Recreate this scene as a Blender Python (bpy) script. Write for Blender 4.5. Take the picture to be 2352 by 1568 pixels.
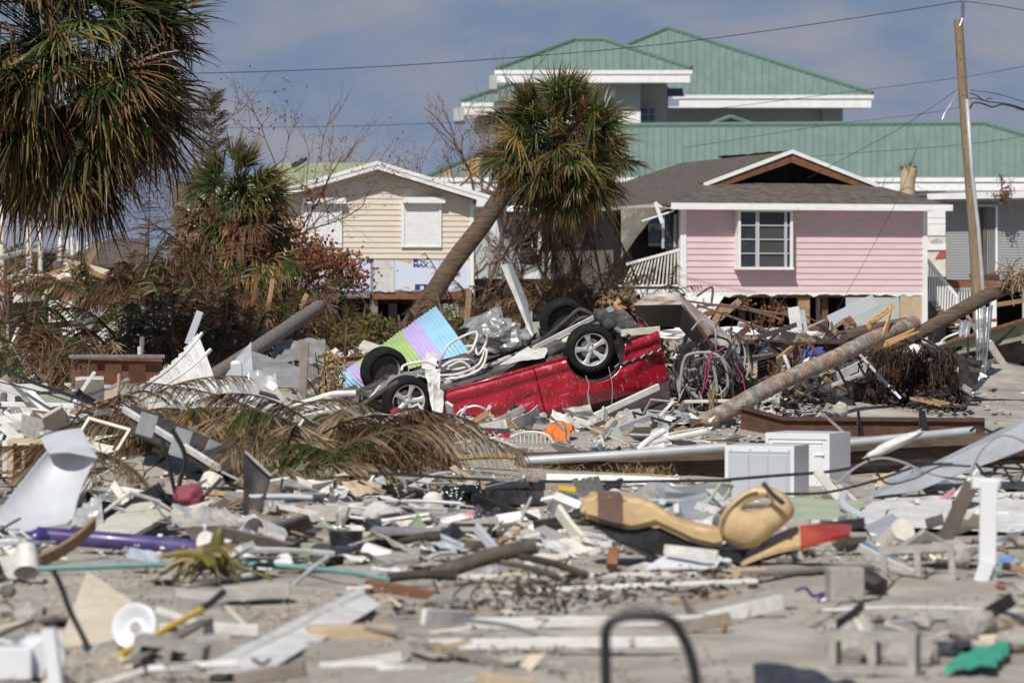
import bpy, bmesh, math, random
from mathutils import Vector, Matrix, noise
import numpy as np
for o in list(bpy.data.objects): bpy.data.objects.remove(o, do_unlink=True)
S = bpy.context.scene
COL = S.collection
R = math.radians
# ---------------------------------------------------------------- camera, sky, sun, exposure
F, H, CX, HY = 8820.0, 1.72, 1176.0, 680.0          # focal length in reference pixels (2352 wide), eye height, principal column, horizon row
cam = bpy.data.cameras.new('camera'); cam_o = bpy.data.objects.new('camera', cam); COL.objects.link(cam_o)
cam_o.location = (0, 0, H); cam_o.rotation_euler = (R(90), 0, 0)
cam.sensor_width = 36; cam.lens = 135; cam.shift_y = -(784 - HY) / 2352
cam.clip_start = 0.5; cam.clip_end = 5000
cam.dof.use_dof = True; cam.dof.focus_distance = 53.5; cam.dof.aperture_fstop = 3.2; cam.dof.aperture_blades = 9
S.camera = cam_o
SUN_EL, SUN_AZ = 47.0, 198.0                         # azimuth clockwise from +Y (behind the camera, a little to its left)
w = bpy.data.worlds.new('World'); S.world = w; w.use_nodes = True
nt = w.node_tree; nt.nodes.clear()
def N(t, **kw):
    n = nt.nodes.new(t)
    for k, v in kw.items(): setattr(n, k, v)
    return n
out = N('ShaderNodeOutputWorld'); bg = N('ShaderNodeBackground'); bg.inputs['Strength'].default_value = 0.075
sky = N('ShaderNodeTexSky', sky_type='NISHITA'); sky.sun_disc = False
sky.sun_elevation = R(SUN_EL); sky.sun_rotation = R(SUN_AZ); sky.air_density = 1.0; sky.dust_density = 0.6; sky.ozone_density = 1.5
tc = N('ShaderNodeTexCoord'); mp = N('ShaderNodeMapping'); mp.inputs['Scale'].default_value = (1, 1, 2.3)
nz = N('ShaderNodeTexNoise'); nz.inputs['Scale'].default_value = 17; nz.inputs['Detail'].default_value = 5; nz.inputs['Roughness'].default_value = 0.52
nz.inputs['Distortion'].default_value = 0.3
cr = N('ShaderNodeValToRGB'); cr.color_ramp.elements[0].position = 0.40; cr.color_ramp.elements[1].position = 0.60
cr.color_ramp.elements[0].color = (2.35, 3.2, 4.8, 1); cr.color_ramp.elements[1].color = (3.75, 4.0, 4.75, 1)
sep = N('ShaderNodeSeparateXYZ'); mr = N('ShaderNodeMapRange'); mr.inputs['From Min'].default_value = 0.12; mr.inputs['From Max'].default_value = 0.5
mx = N('ShaderNodeMix', data_type='RGBA')
L = nt.links.new
L(tc.outputs['Generated'], mp.inputs['Vector']); L(mp.outputs[0], nz.inputs['Vector']); L(nz.outputs['Fac'], cr.inputs['Fac'])
L(tc.outputs['Generated'], sep.inputs[0]); L(sep.outputs['Z'], mr.inputs['Value']); L(mr.outputs[0], mx.inputs['Factor'])
L(cr.outputs['Color'], mx.inputs['A']); L(sky.outputs[0], mx.inputs['B']); L(mx.outputs['Result'], bg.inputs['Color']); L(bg.outputs[0], out.inputs['Surface'])
sun = bpy.data.lights.new('sun', 'SUN'); sun.energy = 4.4; sun.angle = R(0.53); sun.color = (1, 0.955, 0.88)
sun_o = bpy.data.objects.new('sun', sun); COL.objects.link(sun_o)
_sd = Vector((math.sin(R(SUN_AZ)) * math.cos(R(SUN_EL)), math.cos(R(SUN_AZ)) * math.cos(R(SUN_EL)), math.sin(R(SUN_EL))))
sun_o.rotation_euler = _sd.to_track_quat('Z', 'Y').to_euler(); sun_o.location = _sd * 60
vs = S.view_settings; vs.view_transform = 'Standard'; vs.look = 'None'; vs.gamma = 1; vs.exposure = 0.08; vs.use_curve_mapping = False
S.cycles.max_bounces = 6; S.cycles.diffuse_bounces = 3; S.cycles.glossy_bounces = 3; S.cycles.transparent_max_bounces = 8
S.cycles.use_denoising = True
# ---------------------------------------------------------------- helpers
rnd = random.Random(7)
def P(px, py, d): return Vector(((px - CX) * d / F, d, H + (HY - py) * d / F))
def gd(py): return F * H / (py - HY)                 # distance of flat ground seen at a row
def X(px, d): return (px - CX) * d / F
def Z(py, d): return H + (HY - py) * d / F
MOUNDS = []                                          # (x, y, height, radius x, radius y)
def mound(px, d, h, sx, sy): MOUNDS.append((X(px, d), d, h, sx, sy))
def hz(x, y):
    z = 0.0
    for mx_, my_, h, sx, sy in MOUNDS:
        q = ((x - mx_) / sx) ** 2 + ((y - my_) / sy) ** 2
        if q < 9: z += h * math.exp(-q)
    return z
mound(1160, 66, 0.55, 4.5, 6); mound(1900, 62, 0.55, 3.2, 7); mound(620, 37.5, 0.42, 2.0, 2.4); mound(300, 66, 0.35, 5, 9)
mound(1800, 52.5, 0.25, 2.2, 2.0); mound(2290, 63, 0.42, 1.2, 2.2); mound(1300, 80, 0.5, 8, 8); mound(1850, 84, 0.5, 6, 9)
mound(250, 45, 0.25, 2.2, 3.5); mound(1250, 51, -.10, 3.6, 2.0); mound(1000, 46, 0.12, 3, 3)
mound(1060, 54, -.08, 2.3, 1.6); mound(505, 47.5, 0.35, 0.35, 0.6)
WL = {}
def reg(o, parent, loc):
    COL.objects.link(o)
    if parent is not None:
        o.parent = parent; o.location = Vector(loc) - WL.get(parent.name, Vector())
    else: o.location = loc
    WL[o.name] = Vector(loc)
    return o
def tag(o, label=None, cat=None, group=None, kind=None):
    if label: o['label'] = label
    if cat: o['category'] = cat
    if group: o['group'] = group
    if kind: o['kind'] = kind
    return o
def thing(name, label, cat, loc, group=None):
    o = bpy.data.objects.new(name, None); o.empty_display_size = 0.2
    reg(o, None, Vector(loc)); return tag(o, label, cat, group)
def mk(name, vf, mat, parent=None, smooth=False, loc=None, attrs=None, angle=None):
    v, f = vf
    A = np.array([tuple(q) for q in v], dtype=float).reshape(-1, 3)
    if loc is None: loc = Vector(((A[:, 0].min() + A[:, 0].max()) / 2, (A[:, 1].min() + A[:, 1].max()) / 2, A[:, 2].min()))
    A = A - np.array(tuple(loc))
    m = bpy.data.meshes.new(name); m.from_pydata(A.tolist(), [], f); 
    if smooth: m.polygons.foreach_set('use_smooth', [True] * len(m.polygons))
    if attrs:
        for k, a in attrs.items():
            at = m.attributes.new(k, 'FLOAT', 'POINT'); at.data.foreach_set('value', a)
    m.update()
    if smooth and angle: m.set_sharp_from_angle(angle=R(angle))
    m.materials.append(mat)
    return reg(bpy.data.objects.new(name, m), parent, loc)
def clone(o, parent, dloc=None, label=None):
    c = o.copy(); reg(c, parent, dloc); 
    if label: c['label'] = label
    return c
class MB:
    def __init__(s): s.v = []; s.f = []
    def add(s, v, f):
        n = len(s.v); s.v += [Vector(q) for q in v]; s.f += [tuple(i + n for i in q) for q in f]; return s
    def box(s, c, size, M=None):
        x, y, z = size[0] / 2, size[1] / 2, size[2] / 2
        v = [Vector(q) for q in ((-x, -y, -z), (x, -y, -z), (x, y, -z), (-x, y, -z), (-x, -y, z), (x, -y, z), (x, y, z), (-x, y, z))]
        if M is not None: v = [M @ q for q in v]
        return s.add([q + Vector(c) for q in v], [(0, 3, 2, 1), (4, 5, 6, 7), (0, 1, 5, 4), (1, 2, 6, 5), (2, 3, 7, 6), (3, 0, 4, 7)])
    def hexa(s, a, b):                                # two quads (lists of 4 points) joined
        return s.add(list(a) + list(b), [(0, 1, 2, 3), (7, 6, 5, 4), (1, 0, 4, 5), (2, 1, 5, 6), (3, 2, 6, 7), (0, 3, 7, 4)])
    def slab(s, poly, off):                           # polygon pushed along a vector
        n = len(poly); off = Vector(off); a = [Vector(p) for p in poly]
        return s.add(a + [p + off for p in a], [tuple(range(n)), tuple(range(2 * n - 1, n - 1, -1))] + [((i + 1) % n, i, i + n, (i + 1) % n + n) for i in range(n)])
    def tube(s, pts, rad, n=8, cap=True):
        pts = [Vector(p) for p in pts]; m = len(pts)
        if not hasattr(rad, '__len__'): rad = [rad] * m
        v = []; f = []; u = None
        for i, p in enumerate(pts):
            t = (pts[min(i + 1, m - 1)] - pts[max(i - 1, 0)]); t = t.normalized() if t.length > 1e-9 else Vector((0, 0, 1))
            if u is None: u = t.orthogonal().normalized()
            u = (u - t * u.dot(t)); u = u.normalized() if u.length > 1e-6 else t.orthogonal().normalized()
            w_ = t.cross(u)
            v += [p + (u * math.cos(a) + w_ * math.sin(a)) * rad[i] for a in [2 * math.pi * k / n for k in range(n)]]
        for i in range(m - 1):
            for k in range(n): f.append((i * n + k, i * n + (k + 1) % n, (i + 1) * n + (k + 1) % n, (i + 1) * n + k))
        if cap: f.append(tuple(range(n - 1, -1, -1))); f.append(tuple(range((m - 1) * n, m * n)))
        return s.add(v, f)
    def get(s): return s.v, s.f
    def build(s, name, mat, parent=None, **kw): return mk(name, (s.v, s.f), mat, parent, **kw)
def smooth_path(pts, k=5):                            # Catmull-Rom
    pts = [Vector(p) for p in pts]; o = []
    q = [pts[0] * 2 - pts[1]] + pts + [pts[-1] * 2 - pts[-2]]
    for i in range(1, len(q) - 2):
        for j in range(k):
            t = j / k; a, b, c, d = q[i - 1], q[i], q[i + 1], q[i + 2]
            o.append(0.5 * ((2 * b) + (c - a) * t + (2 * a - 5 * b + 4 * c - d) * t * t + (3 * b - a - 3 * c + d) * t ** 3))
    return o + [pts[-1]]
def sheet(c00, c10, c11, c01, nu=10, nv=6, th=0.004, amp=0.0, freq=2.0, bulge=None, bulge2=None, corr=None, seed=0, jag=0.0, ridged=False):
    c00, c10, c11, c01 = [Vector(c) for c in (c00, c10, c11, c01)]
    nrm = (c10 - c00).cross(c01 - c00).normalized(); off = Vector((seed * 3.7, seed * 1.3, seed * 7.1)); rr = random.Random(seed)
    g = []
    for j in range(nv + 1):
        for i in range(nu + 1):
            u, v = i / nu, j / nv
            if jag and (i in (0, nu)): u += (rr.random() - .5) * jag
            if jag and (j in (0, nv)): v += (rr.random() - .5) * jag
            p = c00 * (1 - u) * (1 - v) + c10 * u * (1 - v) + c11 * u * v + c01 * (1 - u) * v
            if bulge is not None: p = p + Vector(bulge) * (4 * u * (1 - u))
            if bulge2 is not None: p = p + Vector(bulge2) * (4 * v * (1 - v))
            if corr: p = p + nrm * corr[1] * math.cos((u if corr[2] == 'u' else v) * corr[0] * 2 * math.pi)
            if amp:
                k = noise.noise(p * freq + off); k2 = noise.noise(p * freq * 2.7 + off)
                if ridged: k = 0.5 - 1.6 * abs(k); k2 = 0.3 - abs(k2)
                p = p + nrm * amp * (k + 0.45 * k2)
            g.append(p)
    W_ = nu + 1; n = len(g)
    def ix(i, j): return j * W_ + i
    b = []
    for j in range(nv + 1):
        for i in range(nu + 1):
            a = g[ix(min(i + 1, nu), j)] - g[ix(max(i - 1, 0), j)]; c = g[ix(i, min(j + 1, nv))] - g[ix(i, max(j - 1, 0))]
            q = a.cross(c); q = q.normalized() if q.length > 1e-12 else nrm
            b.append(g[ix(i, j)] - q * th)
    f = []
    for j in range(nv):
        for i in range(nu):
            a = (ix(i, j), ix(i + 1, j), ix(i + 1, j + 1), ix(i, j + 1)); f.append(a); f.append(tuple(x + n for x in a[::-1]))
    rim = [ix(i, 0) for i in range(nu)] + [ix(nu, j) for j in range(nv)] + [ix(i, nv) for i in range(nu, 0, -1)] + [ix(0, j) for j in range(nv, 0, -1)]
    for k in range(len(rim)):
        a, c = rim[k], rim[(k + 1) % len(rim)]; f.append((c, a, a + n, c + n))
    return g + b, f
def plank_geo(p0, p1, wd, th, up=(0, 0, 1), segs=5, bow=0.0, seed=0, rough=0.0, taper=1.0):
    p0, p1 = Vector(p0), Vector(p1); ax = (p1 - p0).normalized(); up = Vector(up)
    wv = up - ax * up.dot(ax)
    wv = wv.normalized() if wv.length > 1e-3 else ax.orthogonal().normalized()
    tv = ax.cross(wv).normalized(); rr = random.Random(seed); v = []; f = []; n = segs + 1; ch = min(0.006, th * .2)
    bv = tv * bow * rr.choice((-1, 1)) + wv * bow * rr.uniform(-.5, .5)
    for i in range(n):
        t = i / segs; c = p0.lerp(p1, t) + bv * (4 * t * (1 - t)); k = 1 + (taper - 1) * t
        a, b = wd / 2 * k, th / 2
        if rough and i in (0, segs): c = c + ax * rr.uniform(-1, 1) * rough
        for (sa, sb) in ((-a + ch, -b), (a - ch, -b), (a, -b + ch), (a, b - ch), (a - ch, b), (-a + ch, b), (-a, b - ch), (-a, -b + ch)):
            e = ax * (rr.uniform(-1, 1) * rough if i in (0, segs) else 0)
            v.append(c + wv * sa + tv * sb + e)
    for i in range(segs):
        for k in range(8): f.append((i * 8 + k, i * 8 + (k + 1) % 8, i * 8 + 8 + (k + 1) % 8, i * 8 + 8 + k))
    f.append(tuple(range(7, -1, -1))); f.append(tuple(range(segs * 8, segs * 8 + 8)))
    return v, f
_ico = {}
def lump(c, r, amp=0.3, freq=1.3, sub=3, seed=0, flat=0.0):
    if sub not in _ico:
        b = bmesh.new(); bmesh.ops.create_icosphere(b, subdivisions=sub, radius=1); b.verts.index_update()
        _ico[sub] = ([q.co.copy() for q in b.verts], [tuple(x.index for x in q.verts) for q in b.faces]); b.free()
    V, Fc = _ico[sub]; off = Vector((seed * 5.1, seed * 2.3, seed)); o = []
    for q in V:
        k = 1 + amp * (noise.noise(q * freq + off) + .5 * noise.noise(q * freq * 2.3 + off)); p = Vector((q.x * r[0], q.y * r[1], q.z * r[2])) * k
        if flat and p.z < -flat * r[2]: p.z = -flat * r[2]
        o.append(p + Vector(c))
    return o, Fc
# ---------------------------------------------------------------- materials
MATS = {}
def mat(name, c1, c2=None, rough=0.6, metal=0.0, scale=6.0, detail=6.0, bump=0.0, bscale=40.0, dirt=None, dirt_amt=0.45, dirt_scale=3.0,
        vary=0.0, coat=0.0, stretch=None, spec=0.5, trans=0.0, rvar=0.15):
    m = bpy.data.materials.new(name); m.use_nodes = True; t = m.node_tree; t.nodes.clear(); l = t.links.new
    def n(ty, **k):
        x = t.nodes.new(ty)
        for a, b in k.items(): setattr(x, a, b)
        return x
    o = n('ShaderNodeOutputMaterial'); b = n('ShaderNodeBsdfPrincipled'); l(b.outputs[0], o.inputs[0])
    b.inputs['Metallic'].default_value = metal; b.inputs['Roughness'].default_value = rough; b.inputs['Specular IOR Level'].default_value = spec
    if coat: b.inputs['Coat Weight'].default_value = coat; b.inputs['Coat Roughness'].default_value = 0.12
    tc = n('ShaderNodeTexCoord'); oi = n('ShaderNodeObjectInfo')
    va = n('ShaderNodeVectorMath', operation='ADD'); cmb = n('ShaderNodeCombineXYZ'); ml = n('ShaderNodeMath', operation='MULTIPLY'); ml.inputs[1].default_value = 37.0
    l(oi.outputs['Random'], ml.inputs[0]); l(ml.outputs[0], cmb.inputs[0]); l(ml.outputs[0], cmb.inputs[1]); l(cmb.outputs[0], va.inputs[1])
    vec = va.outputs[0]
    if stretch:
        mpn = n('ShaderNodeMapping'); mpn.inputs['Scale'].default_value = stretch; l(tc.outputs['Object'], mpn.inputs[0]); l(mpn.outputs[0], va.inputs[0])
    else: l(tc.outputs['Object'], va.inputs[0])
    nz = n('ShaderNodeTexNoise'); nz.inputs['Scale'].default_value = scale; nz.inputs['Detail'].default_value = detail; nz.inputs['Roughness'].default_value = .6; l(vec, nz.inputs['Vector'])
    if c2 is None: c2 = tuple(x * 0.72 for x in c1)
    rp = n('ShaderNodeValToRGB'); rp.color_ramp.elements[0].position = .35; rp.color_ramp.elements[1].position = .68
    rp.color_ramp.elements[0].color = (*c2, 1); rp.color_ramp.elements[1].color = (*c1, 1); l(nz.outputs['Fac'], rp.inputs[0])
    colr = rp.outputs['Color']
    if dirt:
        n2 = n('ShaderNodeTexNoise'); n2.inputs['Scale'].default_value = dirt_scale; n2.inputs['Detail'].default_value = 9; n2.inputs['Roughness'].default_value = .72; l(vec, n2.inputs['Vector'])
        r2 = n('ShaderNodeMapRange'); r2.inputs['From Min'].default_value = .46; r2.inputs['From Max'].default_value = .72; r2.inputs['To Max'].default_value = dirt_amt; l(n2.outputs['Fac'], r2.inputs[0])
        x = n('ShaderNodeMix', data_type='RGBA'); l(r2.outputs[0], x.inputs['Factor']); l(colr, x.inputs['A']); x.inputs['B'].default_value = (*dirt, 1); colr = x.outputs['Result']
    if vary:
        hs = n('ShaderNodeHueSaturation'); mv = n('ShaderNodeMapRange'); mv.inputs['To Min'].default_value = 1 - vary; mv.inputs['To Max'].default_value = 1 + vary
        l(oi.outputs['Random'], mv.inputs[0]); l(mv.outputs[0], hs.inputs['Value']); l(colr, hs.inputs['Color']); colr = hs.outputs[0]
    l(colr, b.inputs['Base Color'])
    rm = n('ShaderNodeMapRange'); rm.inputs['To Min'].default_value = max(0.03, rough - rvar); rm.inputs['To Max'].default_value = min(1, rough + rvar); l(nz.outputs['Fac'], rm.inputs[0]); l(rm.outputs[0], b.inputs['Roughness'])
    if bump:
        n3 = n('ShaderNodeTexNoise'); n3.inputs['Scale'].default_value = bscale; n3.inputs['Detail'].default_value = 5; l(vec, n3.inputs['Vector'])
        bp = n('ShaderNodeBump'); bp.inputs['Strength'].default_value = bump; bp.inputs['Distance'].default_value = .02; l(n3.outputs['Fac'], bp.inputs['Height']); l(bp.outputs[0], b.inputs['Normal'])
    if trans:
        tr = n('ShaderNodeBsdfTranslucent'); l(colr, tr.inputs['Color']); mxs = n('ShaderNodeMixShader'); mxs.inputs[0].default_value = trans
        l(b.outputs[0], mxs.inputs[1]); l(tr.outputs[0], mxs.inputs[2]); l(mxs.outputs[0], o.inputs[0])
    MATS[name] = m
    return m
DUST = (0.42, 0.37, 0.30)
def leafmat(name, c_in, c_tip, start=.35, end=1.0, vary=.35, trans=.22, rough=.42):
    m = mat(name, c_in, tuple(x * .6 for x in c_in), rough=rough, scale=3, vary=vary, trans=trans, spec=.3)
    t = m.node_tree; l = t.links.new
    b = [x for x in t.nodes if x.type == 'BSDF_PRINCIPLED'][0]; tr = [x for x in t.nodes if x.type == 'BSDF_TRANSLUCENT'][0]
    hs = [x for x in t.nodes if x.type == 'HUE_SAT'][0]; src = hs.inputs['Color'].links[0].from_socket
    a = t.nodes.new('ShaderNodeAttribute'); a.attribute_name = 'tip'
    mr = t.nodes.new('ShaderNodeMapRange'); mr.inputs['From Min'].default_value = start; mr.inputs['From Max'].default_value = end
    mx = t.nodes.new('ShaderNodeMix'); mx.data_type = 'RGBA'; mx.inputs['B'].default_value = (*c_tip, 1)
    l(a.outputs['Fac'], mr.inputs[0]); l(mr.outputs[0], mx.inputs['Factor']); l(src, mx.inputs['A']); l(mx.outputs['Result'], hs.inputs['Color'])
    return m
M = dict(
    sand=mat('sand', (.46, .42, .36), (.29, .26, .22), .95, scale=1.3, detail=14, bump=1.0, bscale=12, dirt=(.20, .165, .13), dirt_amt=.75, dirt_scale=.55, spec=.2),
    concrete=mat('concrete', (.42, .40, .365), (.30, .285, .26), .92, scale=9, bump=.5, bscale=60, dirt=(.25, .21, .17), dirt_amt=.4, vary=.18, spec=.25),
    rubble=mat('pale_rubble', (.47, .44, .40), (.30, .28, .25), .92, scale=14, bump=.4, dirt=(.2, .17, .14), vary=.25, spec=.2),
    white=mat('white_paint', (.71, .705, .68), (.60, .59, .56), .5, scale=5, dirt=(.30, .25, .19), dirt_amt=.6, dirt_scale=4, vary=.1, bump=.08),
    offwhite=mat('cream_paint', (.68, .65, .56), (.58, .55, .46), .6, scale=4, dirt=(.33, .27, .2), dirt_amt=.45, vary=.1, bump=.1),
    cleanwhite=mat('house_trim_white', (.78, .78, .77), (.72, .72, .71), .5, scale=3, dirt=(.45, .42, .38), dirt_amt=.3, dirt_scale=2),
    enamel=mat('white_enamel', (.72, .73, .76), (.65, .66, .69), .3, scale=2, dirt=(.42, .40, .37), dirt_amt=.35, dirt_scale=2, coat=.3),
    graypanel=mat('grey_steel_panel', (.46, .49, .53), (.40, .43, .47), .42, scale=3, dirt=(.34, .32, .3), dirt_amt=.25),
    bodywork=mat('dull_white_bodywork', (.56, .58, .61), (.49, .51, .54), .4, scale=2.5, dirt=(.33, .31, .28), dirt_amt=.4, dirt_scale=3),
    galv=mat('galvanised', (.55, .56, .57), (.40, .41, .43), .42, metal=.75, scale=8, dirt=(.30, .27, .23), dirt_amt=.4, vary=.12),
    alu=mat('bright_aluminium', (.74, .72, .69), (.58, .565, .54), .34, metal=.55, scale=3, dirt=(.4, .38, .35), dirt_amt=.25, rvar=.08),
    dullalu=mat('dull_aluminium', (.46, .455, .44), (.33, .325, .315), .42, metal=.5, scale=4, dirt=(.33, .29, .24), dirt_amt=.5, bump=.15, bscale=14),
    graymetal=mat('grey_painted_metal', (.42, .44, .46), (.33, .35, .37), .5, metal=.2, scale=4, dirt=(.3, .27, .23), dirt_amt=.35, vary=.15),
    rust=mat('rusted_steel', (.115, .055, .034), (.055, .030, .022), .85, scale=7, bump=.4, bscale=50, dirt=(.05, .033, .027), dirt_amt=.6, vary=.15, spec=.2),
    rustwhite=mat('rusted_white_steel', (.66, .62, .55), (.22, .12, .07), .75, scale=3, detail=12, bump=.3, dirt=(.10, .055, .035), dirt_amt=.75, dirt_scale=3.2),
    darksteel=mat('dark_shaded_steel', (.045, .040, .038), (.022, .020, .020), .65, scale=6, bump=.3, dirt=(.11, .06, .04), dirt_amt=.5),  # serves dark steel parts and faces coloured dark for shade
    brown=mat('brown_painted_metal', (.13, .095, .08), (.09, .066, .055), .6, scale=4, dirt=(.26, .22, .18), dirt_amt=.35),
    wood=mat('raw_lumber', (.40, .27, .155), (.26, .165, .09), .85, scale=5, stretch=(6, 6, 6), bump=.3, dirt=(.18, .14, .11), dirt_amt=.5, vary=.22, spec=.2),
    freshwood=mat('fresh_split_wood', (.62, .40, .20), (.42, .24, .11), .8, scale=9, stretch=(2, 2, 9), bump=.5, spec=.2),
    redwood=mat('stained_wood', (.24, .105, .055), (.14, .06, .034), .75, scale=6, bump=.25, dirt=(.12, .09, .07), dirt_amt=.5, vary=.2, spec=.25),
    plywood=mat('plywood', (.62, .49, .31), (.52, .40, .25), .75, scale=4, stretch=(1, 1, 7), bump=.1, dirt=(.3, .22, .14), dirt_amt=.3),
    paleply=mat('pale_plywood', (.66, .58, .44), (.58, .50, .37), .8, scale=4, stretch=(2, 2, 9), bump=.1, dirt=(.4, .33, .25), dirt_amt=.35),
    pinkbatt=mat('pink_insulation', (.62, .30, .33), (.5, .22, .25), .95, scale=9, bump=.5, spec=.1),
    tileblue=mat('faded_blue_plastic', (.12, .25, .42), (.09, .19, .33), .5, scale=5, dirt=(.35, .33, .3)),
    greywood=mat('weathered_wood', (.27, .235, .20), (.165, .14, .12), .92, scale=6, bump=.4, dirt=(.09, .075, .06), dirt_amt=.5, vary=.2, spec=.2),
    polewood=mat('creosote_pole', (.115, .075, .052), (.055, .037, .028), .9, scale=5, stretch=(.35, 4, 4), detail=9, bump=.8, bscale=30, dirt=(.22, .17, .13), dirt_amt=.4, spec=.2),
    utilwood=mat('utility_pole_wood', (.30, .215, .135), (.19, .125, .075), .9, scale=6, stretch=(3, 3, .35), bump=.5, dirt=(.17, .19, .13), dirt_amt=.5, spec=.2),
    tan=mat('tan_siding', (.655, .58, .48), (.625, .55, .455), .6, scale=2, dirt=(.5, .43, .34), dirt_amt=.3, vary=.02, bump=.05),
    pink=mat('pink_siding', (.66, .49, .505), (.625, .46, .475), .6, scale=2, dirt=(.52, .38, .38), dirt_amt=.3, vary=.02, bump=.05),
    insul=mat('pale_blue_insulation', (.60, .65, .76), (.55, .60, .71), .55, scale=3, dirt=(.62, .58, .5), dirt_amt=.5, dirt_scale=3),
    navy=mat('navy_print', (.035, .04, .15), (.03, .035, .12), .6),
    yellowpatch=mat('yellow_foam_backing', (.62, .47, .2), (.5, .36, .14), .8, scale=9),
    shingle=mat('grey_shingles', (.165, .14, .12), (.045, .038, .035), .95, scale=2.6, detail=8, stretch=(1.3, 5, 9), bump=.6, bscale=8, dirt=(.19, .165, .14), dirt_amt=.5, dirt_scale=5, spec=.15),
    greenshingle=mat('pale_green_roofing', (.33, .36, .22), (.26, .29, .17), .9, scale=5, dirt=(.36, .33, .25), dirt_amt=.45, bump=.3, spec=.2),
    greenroof=mat('green_metal_roof', (.165, .232, .205), (.148, .21, .187), .5, scale=.6, dirt=(.24, .31, .27), dirt_amt=.4, dirt_scale=.5, vary=.035),
    greentrim=mat('green_roof_trim', (.12, .195, .165), (.105, .17, .145), .5),
    stucco=mat('pale_green_stucco', (.37, .40, .385), (.34, .37, .355), .9, scale=.8, bump=.1),  # tone darkened to carry the shade on these walls
    osb=mat('exposed_osb', (.50, .30, .155), (.40, .23, .11), .85, scale=3, dirt=(.25, .13, .06), dirt_amt=.5, vary=.1),
    graysiding=mat('grey_siding', (.30, .315, .32), (.28, .295, .30), .6, scale=3, dirt=(.25, .25, .24), dirt_amt=.3),
    glass=mat('dark_window_glass', (.03, .033, .036), (.022, .024, .027), .08, scale=1, dirt=(.10, .10, .095), dirt_amt=.5, spec=.6, rvar=.04),
    blueglass=mat('blue_window_glass', (.04, .09, .16), (.035, .075, .14), .12, scale=1, spec=.6, rvar=.04),
    screen=mat('window_screen', (.055, .055, .055), (.045, .045, .045), .8),
    dark=mat('unlit_dark', (.022, .019, .017), (.014, .012, .011), .95, scale=2, dirt=(.06, .048, .04), dirt_amt=.5, spec=.1),  # near-black, stands in for unlit space; also colours dark scraps
    curtain=mat('grey_curtain', (.34, .35, .36), (.25, .26, .27), .9, scale=4, stretch=(8, 8, .4)),
    rubber=mat('tyre_rubber', (.012, .012, .013), (.008, .008, .009), .85, scale=14, bump=.15, spec=.25, dirt=(.085, .078, .068), dirt_amt=.2, dirt_scale=9),
    blackplastic=mat('black_plastic', (.020, .020, .022), (.013, .013, .014), .4, scale=5, dirt=(.16, .145, .125), dirt_amt=.35, vary=.2),
    blackbag=mat('glossy_black_bag', (.012, .012, .014), (.008, .008, .009), .16, scale=4, bump=.5, bscale=12, dirt=(.2, .18, .16), dirt_amt=.15),
    cable=mat('black_cable', (.016, .016, .018), (.011, .011, .012), .5),
    greycable=mat('grey_cable', (.33, .325, .315), (.22, .215, .21), .55, dirt=(.2, .17, .14)),
    pinkcable=mat('magenta_cable', (.36, .035, .11), (.25, .025, .075), .5),
    carred=mat('crimson_car_paint', (.36, .006, .022), (.29, .0045, .017), .26, scale=1.4, coat=.45, dirt=(.20, .05, .06), dirt_amt=.35, dirt_scale=7, bump=.06, bscale=5, stretch=(2.2, 2.2, .7)),
    alloy=mat('alloy_wheel', (.78, .78, .78), (.68, .68, .68), .36, metal=.5, scale=5, dirt=(.3, .27, .24), dirt_amt=.35, dirt_scale=8),
    underbody=mat('dirty_underbody', (.055, .052, .050), (.030, .028, .027), .8, scale=6, bump=.4, bscale=25, dirt=(.26, .24, .21), dirt_amt=.6),
    trunk=mat('palm_trunk_bark', (.17, .12, .085), (.075, .053, .04), .95, scale=5, stretch=(1, 1, 8), bump=.8, bscale=30, dirt=(.28, .22, .17), dirt_amt=.5, spec=.15),
    greytrunk=mat('grey_palm_trunk', (.23, .205, .18), (.13, .115, .10), .95, scale=6, stretch=(9, 2, 2), bump=.6, bscale=30, dirt=(.16, .13, .11), dirt_amt=.5, spec=.15),
    peeltrunk=mat('peeling_palm_trunk', (.36, .345, .31), (.13, .11, .095), .92, scale=9, bump=.8, bscale=36, dirt=(.34, .13, .045), dirt_amt=1.0, dirt_scale=5.5, spec=.15),
    bark=mat('bare_twig_bark', (.20, .135, .105), (.12, .08, .062), .95, scale=8, spec=.15),
    darkbark=mat('dark_driftwood', (.075, .062, .052), (.04, .033, .028), .95, scale=8, bump=.5, dirt=(.2, .17, .14), dirt_amt=.4, vary=.2, spec=.15),
    rustleaf=mat('rust_brown_leaf', (.21, .085, .04), (.12, .045, .024), .8, scale=5, vary=.4, trans=.2, spec=.2),
    darkleaf=mat('dark_hanging_leaf', (.060, .034, .025), (.030, .017, .014), .85, scale=5, vary=.45, trans=.1, spec=.2, dirt=(.16, .08, .045), dirt_amt=.6),
    shrubleaf=mat('yellow_green_leaf', (.15, .125, .04), (.07, .065, .022), .7, scale=4, vary=.4, trans=.25, spec=.25),
    straw=mat('dry_straw', (.50, .38, .20), (.36, .26, .13), .85, scale=6, vary=.2, trans=.15, spec=.2),
    purple=mat('purple_plastic', (.055, .035, .165), (.045, .028, .135), .35, scale=3, dirt=(.25, .22, .27), dirt_amt=.25, coat=.15),
    pblue=mat('pastel_blue_metal', (.34, .60, .78), (.29, .53, .71), .4, scale=4, dirt=(.45, .5, .52), dirt_amt=.35),
    ppurple=mat('pastel_lilac_metal', (.51, .43, .70), (.45, .375, .63), .4, scale=4, dirt=(.5, .47, .52), dirt_amt=.35),
    pgreen=mat('pastel_green_metal', (.40, .55, .21), (.34, .475, .175), .4, scale=4, dirt=(.45, .47, .35), dirt_amt=.35),
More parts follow.
